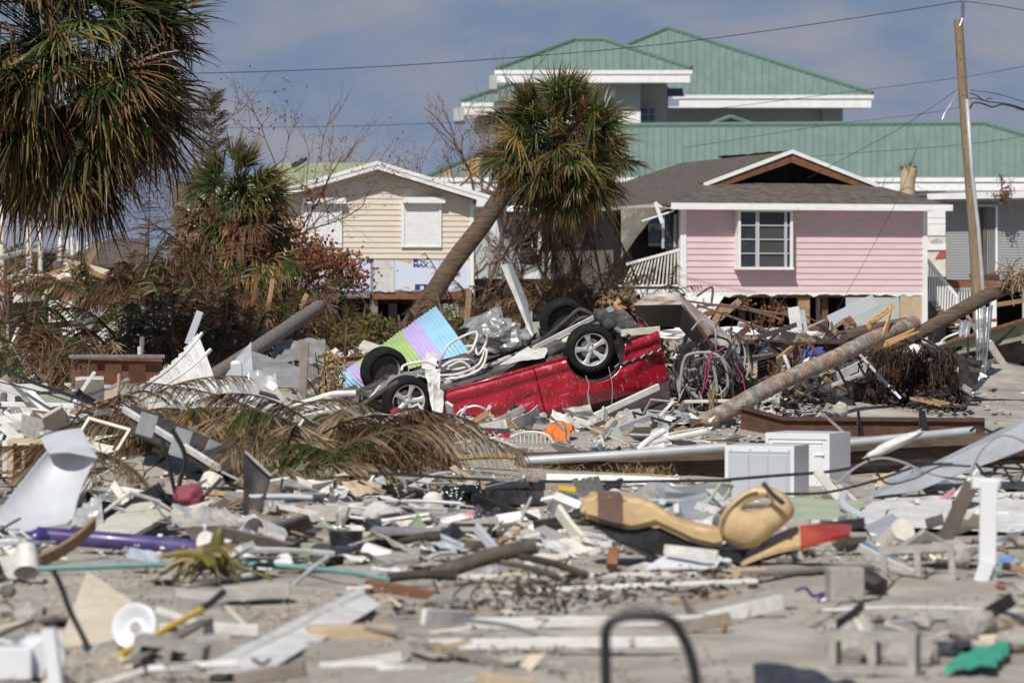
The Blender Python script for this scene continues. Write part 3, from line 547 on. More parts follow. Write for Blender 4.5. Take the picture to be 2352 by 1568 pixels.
# ---------------------------------------------------------------- grey house at the right edge
def grey_house():
    fr = Frame(2173, 113, 10); T = fr.T
    zb = fr.z(2250, 642); zt = fr.z(2200, 440); W = 8.0
    Hh = thing('grey_house', 'grey clapboard house with curtained window behind the wooden utility pole', 'house', T(2, 0, 0))
    b = MB(); fr.box(b, 0, W, .02, 6, zb, zt); b.build('wall', M['graysiding'], Hh)
    pitch = .08; z = zb
    while z < zt - .02:
        zz = min(z + pitch, zt); v = [T(0, -.025, z), T(W, -.025, z), T(W, .018, z), T(0, .018, z), T(0, -.004, zz), T(W, -.004, zz), T(W, .018, zz), T(0, .018, zz)]
        mk('clapboard', (v, [(0, 3, 2, 1), (4, 5, 6, 7), (0, 1, 5, 4), (1, 2, 6, 5), (2, 3, 7, 6), (3, 0, 4, 7)]), M['graysiding'], Hh); z = zz
    zr = fr.z(2120, 446, -1.0)
    b = MB(); b.hexa([T(-.75, -.75, zr - .02), T(W + .4, -.75, zr + .25), T(W + .4, 6, zr + .35), T(-.75, 6, zr + .1)], [T(-.75, -.75, zr - .12), T(W + .4, -.75, zr + .15), T(W + .4, 6, zr + .25), T(-.75, 6, zr)]); b.build('roof', M['shingle'], Hh)
    b = MB(); b.hexa([T(-.8, -.79, zr + .02), T(W, -.79, zr + .28), T(W, -.755, zr + .28), T(-.8, -.755, zr + .02)], [T(-.8, -.79, zr - .15), T(W, -.79, zr + .02), T(W, -.755, zr + .02), T(-.8, -.755, zr - .15)]); b.build('fascia', M['cleanwhite'], Hh)
    b = MB(); b.hexa([T(-.7, -.7, zr - .18), T(W, -.7, zr - .0), T(W, 0, zr + .05), T(-.7, 0, zr - .13)], [T(-.7, -.7, zr - .2), T(W, -.7, zr - .02), T(W, 0, zr + .03), T(-.7, 0, zr - .15)]); b.build('soffit', M['cleanwhite'], Hh)
    x0, x1 = fr.lx(2228), fr.lx(2290); z0, z1 = fr.z(2228, 628), fr.z(2228, 475)
    wn = fr.part('window', 'glass', Hh, x0 + .07, x1 - .07, -.04, -.03, z0, z1)
    for a, c in ((x0, x0 + .07), (x1 - .07, x1)): fr.part('window_jamb', 'cleanwhite', wn, a, c, -.09, 0, z0, z1)
    fr.part('head_trim', 'graypanel', wn, x0, x1, -.1, 0, z1, z1 + .07); fr.part('sill', 'redwood', wn, x0 - .03, x1 + .03, -.12, 0, z0 - .07, z0)
    xm = (x0 + x1) / 2; fr.part('mullion', 'brown', wn, xm - .03, xm + .04, -.07, -.042, z0, z1)
    mk('curtain', sheet(T(xm + .06, -.043, z0), T(x1 - .08, -.043, z0), T(x1 - .08, -.043, z1), T(xm + .06, -.043, z1), 24, 3, .004, corr=(5, .012, 'u')), M['curtain'], wn)
    mk('curtain', sheet(T(x0 + .08, -.043, z0), T(xm - .25, -.043, z0), T(xm - .25, -.043, z1), T(x0 + .08, -.043, z1), 16, 3, .004, corr=(3, .012, 'u')), M['curtain'], wn)
    fr.part('sill_beam', 'redwood', Hh, 0, W, -.02, .15, zb - .28, zb - .02); fr.part('skirt_beam', 'graymetal', Hh, 0, W, -.1, -.02, zb - .34, zb - .24)
    fr.part('under_floor', 'dark', Hh, 0, W, .4, 6, zb - .3, zb); fr.part('back_wall', 'dark', Hh, -.2, W, 4, 4.1, 0, zb - .3)  # dark sheet below the floor stands in for shade there
    for k in range(12): mk('baluster', plank_geo(T(.05 + k * .085, -.3, zb - .35), T(.05 + k * .085, -.3, zb - .95), .05, .03, segs=1), M['cleanwhite'], Hh)
    for x in (1.4, 2.4, 3.2): fr.part('pile', 'cleanwhite', Hh, x - .08, x + .08, -.2, -.04, -.1, zb - .34)
    # entry bay between the two houses
    T2 = lambda px, py, d: P(px, py, d)
    e = thing('white_entry_bay', 'narrow white boarded entry wall between pink house and grey house', 'wall', P(2150, 800, 111) * 1)
    d = 111
    b = MB(); b.slab([P(2128, 480, d), P(2172, 480, d), P(2172, 635, d), P(2128, 635, d)], (0, .2, 0)); b.build('wall', M['offwhite'], e)
    for y0, y1 in ((482, 500), (501, 514), (515, 541)): MB().slab([P(2130, y0, d), P(2171, y0, d), P(2171, y1, d), P(2130, y1, d)], (0, -.03, 0)).build('board', M['cleanwhite'], e)
    MB().slab([P(2130, 560, d), P(2172, 560, d), P(2172, 574, d), P(2130, 574, d)], (0, -.05, 0)).build('cross_rail', M['cleanwhite'], e)
    MB().slab([P(2137, 559, d), P(2138, 552, d), P(2151, 548, d), P(2164, 552, d), P(2165, 559, d)], (0, -.02, 0)).build('fanlight', M['graymetal'], e)
    MB().slab([P(2148, 594, d), P(2158, 578, d), P(2172, 577, d), P(2172, 592, d)], (0, -.03, 0)).build('red_panel', M['redflag'], e)
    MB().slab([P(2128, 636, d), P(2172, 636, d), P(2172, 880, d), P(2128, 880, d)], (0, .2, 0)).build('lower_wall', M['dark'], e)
grey_house()
# ---------------------------------------------------------------- wrecked house between tan and pink
def wrecked_house():
    d = 112; b = thing('wrecked_house', 'dark wrecked house with torn roof edge behind the leaning palm', 'house', P(1260, 680, d) * 1)
    s = lambda name, m_, poly, off=(0, .12, 0), dd=d: MB().slab([P(x, y, dd) for x, y in poly], off).build(name, M[m_], b)
    s('wall', 'graysiding', [(1120, 465), (1440, 465), (1440, 800), (1120, 800)], (0, .2, 0))
    mk('roof', sheet(P(1130, 470, d - .8), P(1440, 474, d - .8), P(1440, 425, d + 4), P(1150, 425, d + 4), 24, 4, .08, .06, .8, seed=8), M['shingle'], b)
    mk('torn_eave', sheet(P(1150, 486, d - .9), P(1430, 484, d - .9), P(1430, 474, d - .85), P(1150, 473, d - .85), 40, 3, .02, .05, 2.5, seed=9, jag=.02), M['cleanwhite'], b)
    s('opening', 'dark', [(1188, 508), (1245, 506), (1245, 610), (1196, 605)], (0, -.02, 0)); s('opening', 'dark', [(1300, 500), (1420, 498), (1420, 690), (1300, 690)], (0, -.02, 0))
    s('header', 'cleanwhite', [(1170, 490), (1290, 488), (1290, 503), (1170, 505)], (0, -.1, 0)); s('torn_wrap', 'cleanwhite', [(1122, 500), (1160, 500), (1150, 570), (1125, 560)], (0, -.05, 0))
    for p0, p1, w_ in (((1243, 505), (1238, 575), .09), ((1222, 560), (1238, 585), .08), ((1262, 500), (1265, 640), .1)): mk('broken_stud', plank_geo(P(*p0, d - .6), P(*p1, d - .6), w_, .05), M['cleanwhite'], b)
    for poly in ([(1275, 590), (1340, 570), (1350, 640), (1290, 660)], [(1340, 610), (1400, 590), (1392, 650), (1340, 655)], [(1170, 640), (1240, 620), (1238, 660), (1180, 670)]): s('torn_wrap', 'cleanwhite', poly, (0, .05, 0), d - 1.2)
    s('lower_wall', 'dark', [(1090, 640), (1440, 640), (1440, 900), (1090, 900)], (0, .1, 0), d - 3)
    for k in range(9): mk('leaning_slat', plank_geo(P(1372 + k * 9, 612, d - 4), P(1325 + k * 9, 745, d - 5), .05, .03), M['offwhite'], b)
wrecked_house()
# ---------------------------------------------------------------- big green-roofed building
def green_building():
    g = thing('green_roofed_building', 'large pale building with green metal hip roofs and white eaves', 'building', P(1650, 680, 245) * 1)
    g.location.z = 0; WL[g.name] = Vector(g.location)
    def roof(eave_py, d, m, x0, x1, top, step, skip=()):
        ze = Z(eave_py, d)
        def pp(px, py, lift=0.0):
            k = (HY - py) / F; y = (ze - m * d - H) / (k - m); return Vector(((px - CX) * y / F, y, H + k * y + lift))
        x = x0
        while x < x1 - 1:
            e = min(x + step, x1); mid = [x] + [q for q in top['knots'] if x + .3 < q < e - .3] + [e]
            poly = [pp(x, eave_py), pp(e, eave_py)] + [pp(q, min(top['f'](q), eave_py - .3)) for q in mid[::-1]]
            bb = MB(); bb.slab(poly, (0, 0, -.12))
            t0 = top['f'](x + 1.2)
            if eave_py - t0 > 2: bb.hexa([pp(x, eave_py, .0), pp(x + 1.6, eave_py, 0), pp(x + 1.6, t0, 0), pp(x, t0, 0)], [pp(x, eave_py, .11), pp(x + 1.6, eave_py, .11), pp(x + 1.6, t0, .11), pp(x, t0, .11)])
            osb = any(a <= (x + e) / 2 <= c for a, c in skip)
            bb.build('roof_panel', M['osb' if osb else 'greenroof'], g); x = e
        for a, c in zip(top['line'][:-1], top['line'][1:]):
            MB().tube([pp(*a, .1), pp(*c, .1)], .17, 6).build('ridge_cap', M['greentrim'], g)
        return pp
    def lin(line):
        def f(x):
            if x <= line[0][0]: return line[0][1]
            for (a, b), (c, e) in zip(line[:-1], line[1:]):
                if a <= x <= c: return b + (e - b) * (x - a) / (c - a)
            return line[-1][1]
        return dict(f=f, knots=[p[0] for p in line[1:-1]], line=line)
    def face(name, m_, poly, d, off=(0, .5, 0)): return MB().slab([P(x, y, d) for x, y in poly], off).build(name, M[m_], g)
    # lower long roof
    dA = 236; pp = roof(407.5, dA, .45, 985, 2460, lin([(985, 407), (1105, 354), (1245, 293), (2262, 287), (2352, 313), (2460, 345)]), 16.6, ((1022, 1043), (1073, 1107), (1176, 1198)))
    face('eave_fascia', 'cleanwhite', [(980, 408), (2460, 408), (2460, 418), (980, 418)], dA - .3, (0, .3, 0)); face('eave_band', 'cleanwhite', [(990, 421), (2460, 421), (2460, 438), (990, 438)], dA - .22, (0, .3, 0))
    face('eave_shadow_gap', 'graypanel', [(990, 417.5), (2460, 417.5), (2460, 421.5), (990, 421.5)], dA + .3, (0, .3, 0)); face('lower_wall', 'stucco', [(1010, 437), (2450, 437), (2450, 745), (1010, 745)], dA + 2, (0, 14, 0))
    # upper-left block
    dB = 248; roof(161.5, dB, .45, 1141, 1588, lin([(1141, 161), (1320, 94.5), (1389, 94.5), (1588, 160)]), 16.6)
    face('eave_fascia', 'cleanwhite', [(1136, 161.5), (1590, 161.5), (1590, 170.5), (1136, 170.5)], dB - .3, (0, .3, 0)); face('eave_band', 'cleanwhite', [(1142, 172), (1585, 172), (1585, 190), (1142, 190)], dB - .22, (0, .5, 0))
    b = MB(); b.hexa([P(1142, 190, dB), P(1585, 190, dB), P(1585, 190, dB + 9), P(1142, 190, dB + 9)], [P(1142, 188, dB), P(1585, 188, dB), P(1585, 188, dB + 9), P(1142, 188, dB + 9)]); b.build('soffit', M['cleanwhite'], g)
    face('side_eave', 'stucco', [(1124, 174), (1142, 170), (1142, 205), (1124, 205)], dB + 3, (0, 6, 0))
    face('wall', 'stucco', [(1180, 189), (1471, 189), (1471, 292), (1180, 292)], dB + 1.6, (0, 8, 0)); face('wall', 'stucco', [(1471, 189), (1532, 189), (1532, 292), (1471, 292)], dB + 4, (0, 6, 0))
    face('balcony_wall', 'cleanwhite', [(1200, 256), (1262, 256), (1262, 290), (1200, 290)], dB + 1.2, (0, .3, 0)); face('balcony_wall', 'cleanwhite', [(1278, 256), (1350, 256), (1350, 318), (1278, 318)], dB + 1.2, (0, .3, 0)); face('balcony_wall', 'cleanwhite', [(1430, 257), (1471, 257), (1471, 290), (1430, 290)], dB + 1.2, (0, .3, 0))
    wn = face('window', 'blueglass', [(1474, 247), (1503, 247), (1503, 291), (1474, 291)], dB + 3.9, (0, .1, 0))
    for yy in (247, 262, 277): MB().slab([P(1473, yy, dB + 3.8), P(1504, yy, dB + 3.8), P(1504, yy + 1.5, dB + 3.8), P(1473, yy + 1.5, dB + 3.8)], (0, .1, 0)).build('window_bar', M['graypanel'], wn)
    MB().slab([P(1488, 247, dB + 3.78), P(1490, 247, dB + 3.78), P(1490, 291, dB + 3.78), P(1488, 291, dB + 3.78)], (0, .1, 0)).build('window_bar', M['graypanel'], wn)
    # far-left low eave
    dC = 258; roof(236, dC, .45, 1062, 1180, lin([(1062, 235), (1141, 207), (1180, 196)]), 16.6)
    face('eave_fascia', 'cleanwhite', [(1060, 236), (1175, 236), (1175, 245), (1060, 245)], dC - .3, (0, .3, 0)); face('eave_band', 'offwhite', [(1066, 247), (1175, 247), (1175, 264), (1066, 264)], dC - .22, (0, .4, 0))
    face('side_eave', 'stucco', [(1042, 250), (1066, 244), (1066, 279), (1042, 279)], dC + 3, (0, 5, 0)); b = MB(); b.hexa([P(1045, 279, dC + 1), P(1180, 265, dC), P(1180, 262, dC + 8), P(1045, 276, dC + 8)], [P(1045, 277, dC + 1), P(1180, 263, dC), P(1180, 260, dC + 8), P(1045, 274, dC + 8)]); b.build('soffit', M['stucco'], g)
    face('wall', 'stucco', [(1090, 264), (1190, 264), (1190, 300), (1090, 300)], dC + 2, (0, 6, 0))
    # upper-right block
    dD = 262; roof(218.5, dD, .45, 1300, 2004, lin([(1300, 166), (1435, 108), (1535, 67.5), (2004, 217.5)]), 16.6)
    face('eave_fascia', 'cleanwhite', [(1545, 218.5), (2007, 218.5), (2007, 227), (1545, 227)], dD - .3, (0, .3, 0)); face('eave_band', 'cleanwhite', [(1560, 229.5), (2001, 229.5), (2001, 247.5), (1560, 247.5)], dD - .22, (0, .5, 0))
    face('eave_shadow_gap', 'graypanel', [(1560, 226.5), (2000, 226.5), (2000, 230), (1560, 230)], dD + .2, (0, .3, 0))
    b = MB(); b.hexa([P(1535, 247.5, dD), P(2001, 247.5, dD), P(1980, 252, dD + 10), P(1535, 252, dD + 10)], [P(1535, 245, dD), P(2001, 245, dD), P(1980, 250, dD + 10), P(1535, 250, dD + 10)]); b.build('soffit', M['cleanwhite'], g)
    face('wall', 'stucco', [(1532, 246), (1936, 246), (1936, 300), (1532, 300)], dD + 2.0, (0, 10, 0)); face('wall_pier', 'stucco', [(1889, 246), (1936, 246), (1936, 300), (1889, 300)], dD + 1.7, (0, .4, 0)); face('wall_pier', 'stucco', [(1488, 200), (1535, 200), (1535, 300), (1488, 300)], dD - 6, (0, 4, 0))
    face('dark_opening', 'blueglass', [(1530, 203), (1567, 203), (1572, 222), (1532, 222)], dB + 7, (0, .2, 0))
    # little gable on the lower roof
    pk = P(1678, 267, 244); MB().slab([P(1618, 291, 250), P(1678, 268.5, 250), P(1742, 291, 250)], (0, 6, 0)).build('small_gable', M['greenroof'], g)
    for a in (1618, 1742): MB().tube([P(a, 290.5, 249.8), P(1678, 268, 249.8)], .14, 6).build('gable_trim', M['greentrim'], g)
green_building()
# ---------------------------------------------------------------- utility pole and wires
def utility_pole():
    d = 95; u = thing('utility_pole', 'tall leaning wooden utility pole with grey conduit down its side', 'utility pole', P(2248, 840, d))
    pts = [P(2201, 45, d), P(2213, 230, d), P(2226, 400, d), P(2236, 523, d), P(2243, 640, d), P(2250, 760, d), P(2254, 850, d)]
    MB().tube(smooth_path(pts, 4), [.108 + .055 * i / 24 for i in range(25)], 14).build('pole', M['utilwood'], u, smooth=True, angle=60)
    MB().tube([P(2221, 228, d - .12), P(2233, 400, d - .12), P(2247, 523, d - .12), P(2256, 640, d - .1), P(2266, 845, d - .1)], .05, 8).build('conduit', M['graymetal'], u, smooth=True)
    ins = MB().tube([P(2209, 46, d - .05), P(2211, 38, d - .05)], .03, 8); ib = ins.build('insulator_bracket', M['galv'], u)
    st = MB(); 
    for k in range(12): st.tube([P(2211.5, 38 - 3 * k, d - .05), P(2211.5, 36.6 - 3 * k, d - .05)], .055 if k % 2 == 0 else .03, 10)
    st.build('insulator', M['insulator'], ib); MB().tube([P(2204, 60, d - .1), P(2211, 42, d - .06)], .018, 6).build('bracket_strap', M['galv'], ib)
    for k in range(16): 
        t = .06 + .055 * k; MB().box(P(2201 + 50 * t, 45 + 760 * t, d - .14), (.018, .02, .03)).build('staple', M['galv'], u)
    for k, (lab, pts, dd, r) in enumerate((
        ('highest power line sloping down left from the pole-top insulator', [(2209, 3), (1990, 38), (1568, 97), (1176, 133), (784, 158), (400, 170), (0, 176), (-80, 177)], 95, .010),
        ('short power line from pole-top insulator to the upper right corner', [(2213, 3), (2290, 13), (2352, 24), (2440, 41)], 95, .010),
        ('thin wire crossing behind the pole above the long green roof', [(2440, 139), (2352, 153), (2221, 176), (1985, 207), (1700, 243), (1568, 258)], 130, .009),
        ('faint wire low in the sky left of the green building', [(1060, 281), (900, 287), (784, 290), (600, 293), (450, 294)], 130, .009),
        ('service wire running from pole down across the pink house roof', [(2200, 206), (2117, 262), (2055, 302), (1928, 370), (1855, 410)], 96, .007),
        ('slack wire hanging across the right end of the pink wall', [(2110, 330), (2071, 437), (2028, 523), (1975, 620), (1905, 742)], 94, .006),
        ('straight wire across the green roof behind the pole', [(2440, 300), (2352, 313), (2220, 332), (1960, 352), (1700, 372)], 120, .007),
        ('thin wire low across the long green roof towards its ridge', [(2205, 247), (2117, 262), (1900, 288), (1568, 340)], 120, .007),
        ('thin distant wire low at the left edge beside bare poles', [(-40, 519), (120, 521), (300, 524), (420, 525)], 150, .02))):
        n = len(pts); mk('power_line', MB().tube(smooth_path([P(x, y, dd) for x, y in pts], 4), r, 5).get(), M['cable']); o = bpy.data.objects[list(WL)[-1]]; tag(o, lab, 'wire', 'overhead wires')
    for k, (lab, pts, r) in enumerate((
        ('looped black service cable hanging right of the pole', [(2228, 250), (2234, 238), (2246, 236), (2262, 240), (2280, 246), (2300, 240), (2325, 244), (2352, 253), (2420, 262)], .022),
        ('upper black service cable right of the pole with connector', [(2228, 214), (2242, 219), (2262, 232), (2290, 236), (2320, 240), (2352, 250), (2420, 268)], .014),
        ('straight thin wire right of the pole above the cable loops', [(2230, 207), (2290, 216), (2352, 234), (2420, 250)], .009),
        ('curled black cable end right of the pole', [(2224, 228), (2240, 226), (2262, 232), (2270, 226), (2280, 227)], .012))):
        o = MB().tube(smooth_path([P(x, y, 95) for x, y in pts], 4), r, 6).build('service_cable', M['cable'], None, smooth=True); tag(o, lab, 'cable', 'service cables at the pole')
    o = MB().tube(smooth_path([P(2198, 210, 94.8), P(2188, 232, 94.6), P(2171, 258, 94.4), P(2164, 275, 94.3)], 4), .018, 5).build('guy_strain_rod', M['galv']); tag(o, 'pale rod hanging from the wires left of the pole', 'rod')
utility_pole()
# ---------------------------------------------------------------- far left background
def far_left():
    for i, (px, y0, w_, d, lab) in enumerate(((66, 470, .16, 190, 'thickest pale bare pole far behind the ruin'), (92, 505, .12, 200, 'second pale bare pole from the left edge'), (137, 530, .12, 220, 'pale bare pole left of a close far group'), (154, 548, .09, 235, 'leftmost thin pole of the far close group'), (165, 545, .09, 245, 'second thin pole of the far close group'), (178, 552, .10, 250, 'third thin pole of the far close group'), (200, 556, .09, 260, 'last thin pole beside the slanting ruin roof'), (3, 470, .12, 180, 'pale pole cut by the left picture edge'))):
        t = thing('bare_pole', 'pale bare trunk or pole far off, ' + lab.replace('pale ', '') if False else lab, 'pole', (X(px, d), d, 0), 'bare pale poles in the far left distance')
        MB().tube([(X(px, d), d, 0), (X(px + 1, d), d, Z((y0 + 660) / 2, d)), (X(px, d), d, Z(y0, d))], [w_ * 1.15, w_, w_ * .8], 8).build('pole_shaft', M['offwhite'], t, smooth=True)
        for k in range(3): MB().tube([(X(px, d), d, Z(y0 + 20 + 30 * k, d)), (X(px + rnd.choice((-9, 8)), d), d, Z(y0 + 16 + 30 * k, d))], .05, 5).build('pole_stub', M['darkbark'], t)
    for p0, p1, d, lab in (((0, 592), (55, 578), 170, 'pale slanting street-light arm at the left edge'), ((20, 640), (76, 612), 175, 'pale slanting arm on the thickest bare pole')):
        o = MB().tube([P(*p0, d), P(*p1, d)], .12, 6).build('lamp_arm', M['galv']); tag(o, lab, 'pole')
    b = thing('far_dark_building', 'far flat-roofed dark building at the left edge behind bare poles', 'building', (X(45, 240), 240, 0)); d = 240
    MB().slab([P(2, 573, d), P(95, 573, d), P(95, 750, d), P(2, 750, d)], (0, 8, 0)).build('wall', M['darkbark'], b); MB().slab([P(0, 570, d - .3), P(97, 570, d - .3), P(97, 579, d - .3), P(0, 579, d - .3)], (0, 9, 0)).build('roof', M['graymetal'], b)
    for x in (30, 60, 80): MB().slab([P(x, 595, d), P(x + 9, 595, d), P(x + 9, 612, d), P(x, 612, d)], (0, -.1, 0)).build('window', M['glass'], b)
    # collapsed house with exposed joists
    d = 96; r = thing('collapsed_house', 'collapsed house with exposed joists, rafters and torn walls at left', 'house', P(150, 838, d))
    def s(name, m_, poly, off=(0, .15, 0), dd=d): return MB().slab([P(x, y, dd) for x, y in poly], off).build(name, M[m_], r)
    mk('roof_remnant', sheet(P(120, 612, d + 8), P(330, 600, d + 8), P(340, 545, d + 14), P(255, 545, d + 14), 12, 5, .1, .1, .5, seed=2), M['shingle'], r)
    s('roof_wall', 'brown', [(122, 600), (340, 585), (340, 700), (122, 700)], (0, .3, 0), d + 8.4)
    s('floor_beam', 'redwood', [(38, 650), (200, 648), (200, 668), (38, 670)]); s('floor_beam', 'redwood', [(-60, 652), (34, 650), (34, 668), (-60, 668)], (0, .2, 0), d + .5)
    for k in range(7): s('joist', 'redwood', [(44 + 8 * k, 652), (47 + 8 * k, 652), (47 + 8 * k, 666), (44 + 8 * k, 666)], (0, -.5, 0))
    s('under_wall', 'offwhite', [(30, 672), (100, 670), (100, 690), (30, 695)]); s('white_wall', 'cleanwhite', [(112, 690), (170, 690), (170, 735), (112, 740)], (0, .2, 0), d + 2); s('window', 'glass', [(118, 700), (140, 698), (140, 730), (118, 732)], (0, -.05, 0), d + 2)
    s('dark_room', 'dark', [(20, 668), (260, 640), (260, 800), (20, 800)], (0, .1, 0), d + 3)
    s('torn_wrap', 'cleanwhite', [(150, 625), (162, 620), (160, 650), (148, 652)]); s('torn_wrap', 'cleanwhite', [(345, 630), (380, 610), (375, 680), (350, 660)], (0, .1, 0), d - 4)
    for p0, p1, w_, m_, dd in (((98, 684), (158, 612), .10, 'paleply', d - 2), ((126, 728), (225, 562), .17, 'wood', d - 6), ((150, 600), (260, 630), .16, 'paleply', d - 1), ((165, 612), (252, 640), .12, 'wood', d - 1.2), ((172, 640), (172, 720), .17, 'greywood', d - 3), ((180, 650), (206, 700), .18, 'wood', d - 3), ((75, 642), (150, 618), .1, 'wood', d - 1), ((30, 655), (76, 640), .06, 'offwhite', d - .5), ((100, 645), (178, 648), .14, 'redwood', d - 1)):
        mk('broken_rafter', plank_geo(P(*p0, dd), P(*p1, dd), w_, .06, segs=3, rough=.05), M[m_], r)
    mk('loose_pile', lump(P(110, 640, d), (.9, .5, .12), .8, 3, 3, 3), M['offwhite'], r)
    d = 84
    for k, (poly, m_, lab) in enumerate((([(172, 735), (262, 668), (268, 700), (190, 770)], 'graymetal', 'slanting grey wall sheet leaning against collapsed house'), ([(190, 790), (285, 720), (300, 760), (230, 830)], 'cleanwhite', 'large pale sheet lying below the slanting grey wall sheet'), ([(140, 755), (185, 745), (205, 775), (150, 790)], 'cleanwhite', 'bright white slab between dead fronds at left'), ([(240, 745), (290, 725), (300, 770), (250, 780)], 'offwhite', 'white torn panel under the dead frond clump'))):
        c = [P(x, y, d - 4 * (y - 700) / 100) for x, y in poly]
        o = mk('wall_sheet', sheet(c[3], c[2], c[1], c[0], 8, 6, .03, .05, 1, seed=k), M[m_]); tag(o, lab, 'sheet')
    mk('neighbour_roof', sheet(P(395, 470, 118), P(560, 470, 118), P(560, 430, 124), P(405, 415, 124), 4, 3, .15), M['shingle']); o = bpy.data.objects[list(WL)[-1]]
    t = thing('hidden_shed', 'grey-brown shed roof and post half hidden behind the mid palm', 'shed', (X(470, 118), 118, 0)); o.parent = t; o.location = WL[o.name] - WL[t.name]; o.name = 'shed_roof'
    MB().slab([P(402, 470, 118.5), P(560, 470, 118.5), P(560, 760, 118.5), P(402, 760, 118.5)], (0, 3, 0)).build('shed_wall', M['greywood'], t)
    MB().slab([P(425, 480, 118), P(470, 480, 118), P(465, 560, 118), P(428, 560, 118)], (0, .2, 0)).build('shed_door', M['cleanwhite'], t)
far_left()
# ================================================================ overturned red car
def lathe(profile, n, axis='y'):
    v = []; f = []; m = len(profile)
    for k in range(n):
        a = 2 * math.pi * k / n
        for (y, r) in profile: v.append((r * math.cos(a), y, r * math.sin(a)))
    for k in range(n):
        k2 = (k + 1) % n
        for i in range(m - 1): f.append((k * m + i, k * m + i + 1, k2 * m + i + 1, k2 * m + i))
    return v, f
def wheel_meshes():
    tp = [(-.080, .212), (-.100, .225), (-.110, .25), (-.113, .285), (-.104, .318), (-.088, .336), (-.078, .343), (-.058, .345), (-.055, .336), (-.046, .336), (-.043, .346), (-.006, .346), (-.004, .336), (.004, .336), (.006, .346), (.043, .346), (.046, .336), (.055, .336), (.058, .345), (.08, .343), (.104, .318), (.113, .285), (.11, .25), (.08, .212)]
    tp = [(y, r + (.026 if r < .23 else .012 if r < .26 else 0)) for y, r in tp]; ty = lathe(tp, 56)
    b = MB(); b.add(*lathe([(-.082, .214), (-.096, .212), (-.098, .206), (-.088, .200), (-.05, .192), (.02, .182), (.075, .20)], 48))
    for k in range(5):
        a0 = 2 * math.pi * k / 5 + .31; ca, sa = math.cos(a0), math.sin(a0)
        def q(r, t, y): return Vector((r * ca - t * sa, y, r * sa + t * ca))
        rows = [(.045, .030, -.058, .02), (.075, .027, -.066, .018), (.11, .025, -.074, .018), (.15, .031, -.082, .02), (.185, .043, -.086, .022), (.2035, .056, -.086, .022)]
        v = []; f = []
        for r, h, y, dp in rows: v += [q(r, -h, y + .012), q(r, -h * .62, y), q(r, 0, y - .002), q(r, h * .62, y), q(r, h, y + .012), q(r, h * .8, y + .045), q(r, -h * .8, y + .045)]
        for i in range(len(rows) - 1):
            for j in range(7): f.append((i * 7 + j, (i + 1) * 7 + j, (i + 1) * 7 + (j + 1) % 7, i * 7 + (j + 1) % 7))
        b.add(v, f)
    b.add(*lathe([(-.058, 0), (-.058, .05), (-.054, .068), (-.02, .074)], 30)); b.add(*lathe([(-.068, 0), (-.068, .022), (-.064, .028), (-.056, .03)], 24))
    lug = MB()
    for k in range(5):
        a0 = 2 * math.pi * (k + .5) / 5 + .31; c = Vector((.056 * math.cos(a0), -.059, .056 * math.sin(a0)))
        v, f = lathe([(-.008, 0), (-.008, .009), (0, .011)], 6); lug.add([Vector(p) + c for p in v], f)
    disc = MB().add(*lathe([(-.012, .03), (-.012, .145), (.012, .145), (.012, .03)], 36)); drum = MB().add(*lathe([(.035, 0), (.035, .19)], 30)); drum.box((.05, -.02, .11), (.13, .08, .07))
    sc_ = lambda g: ([Vector((p[0] * 1.13, p[1], p[2] * 1.13)) for p in g[0]], g[1])
    return ty, sc_(b.get()), sc_(lug.get()), disc.get(), sc_(drum.get())
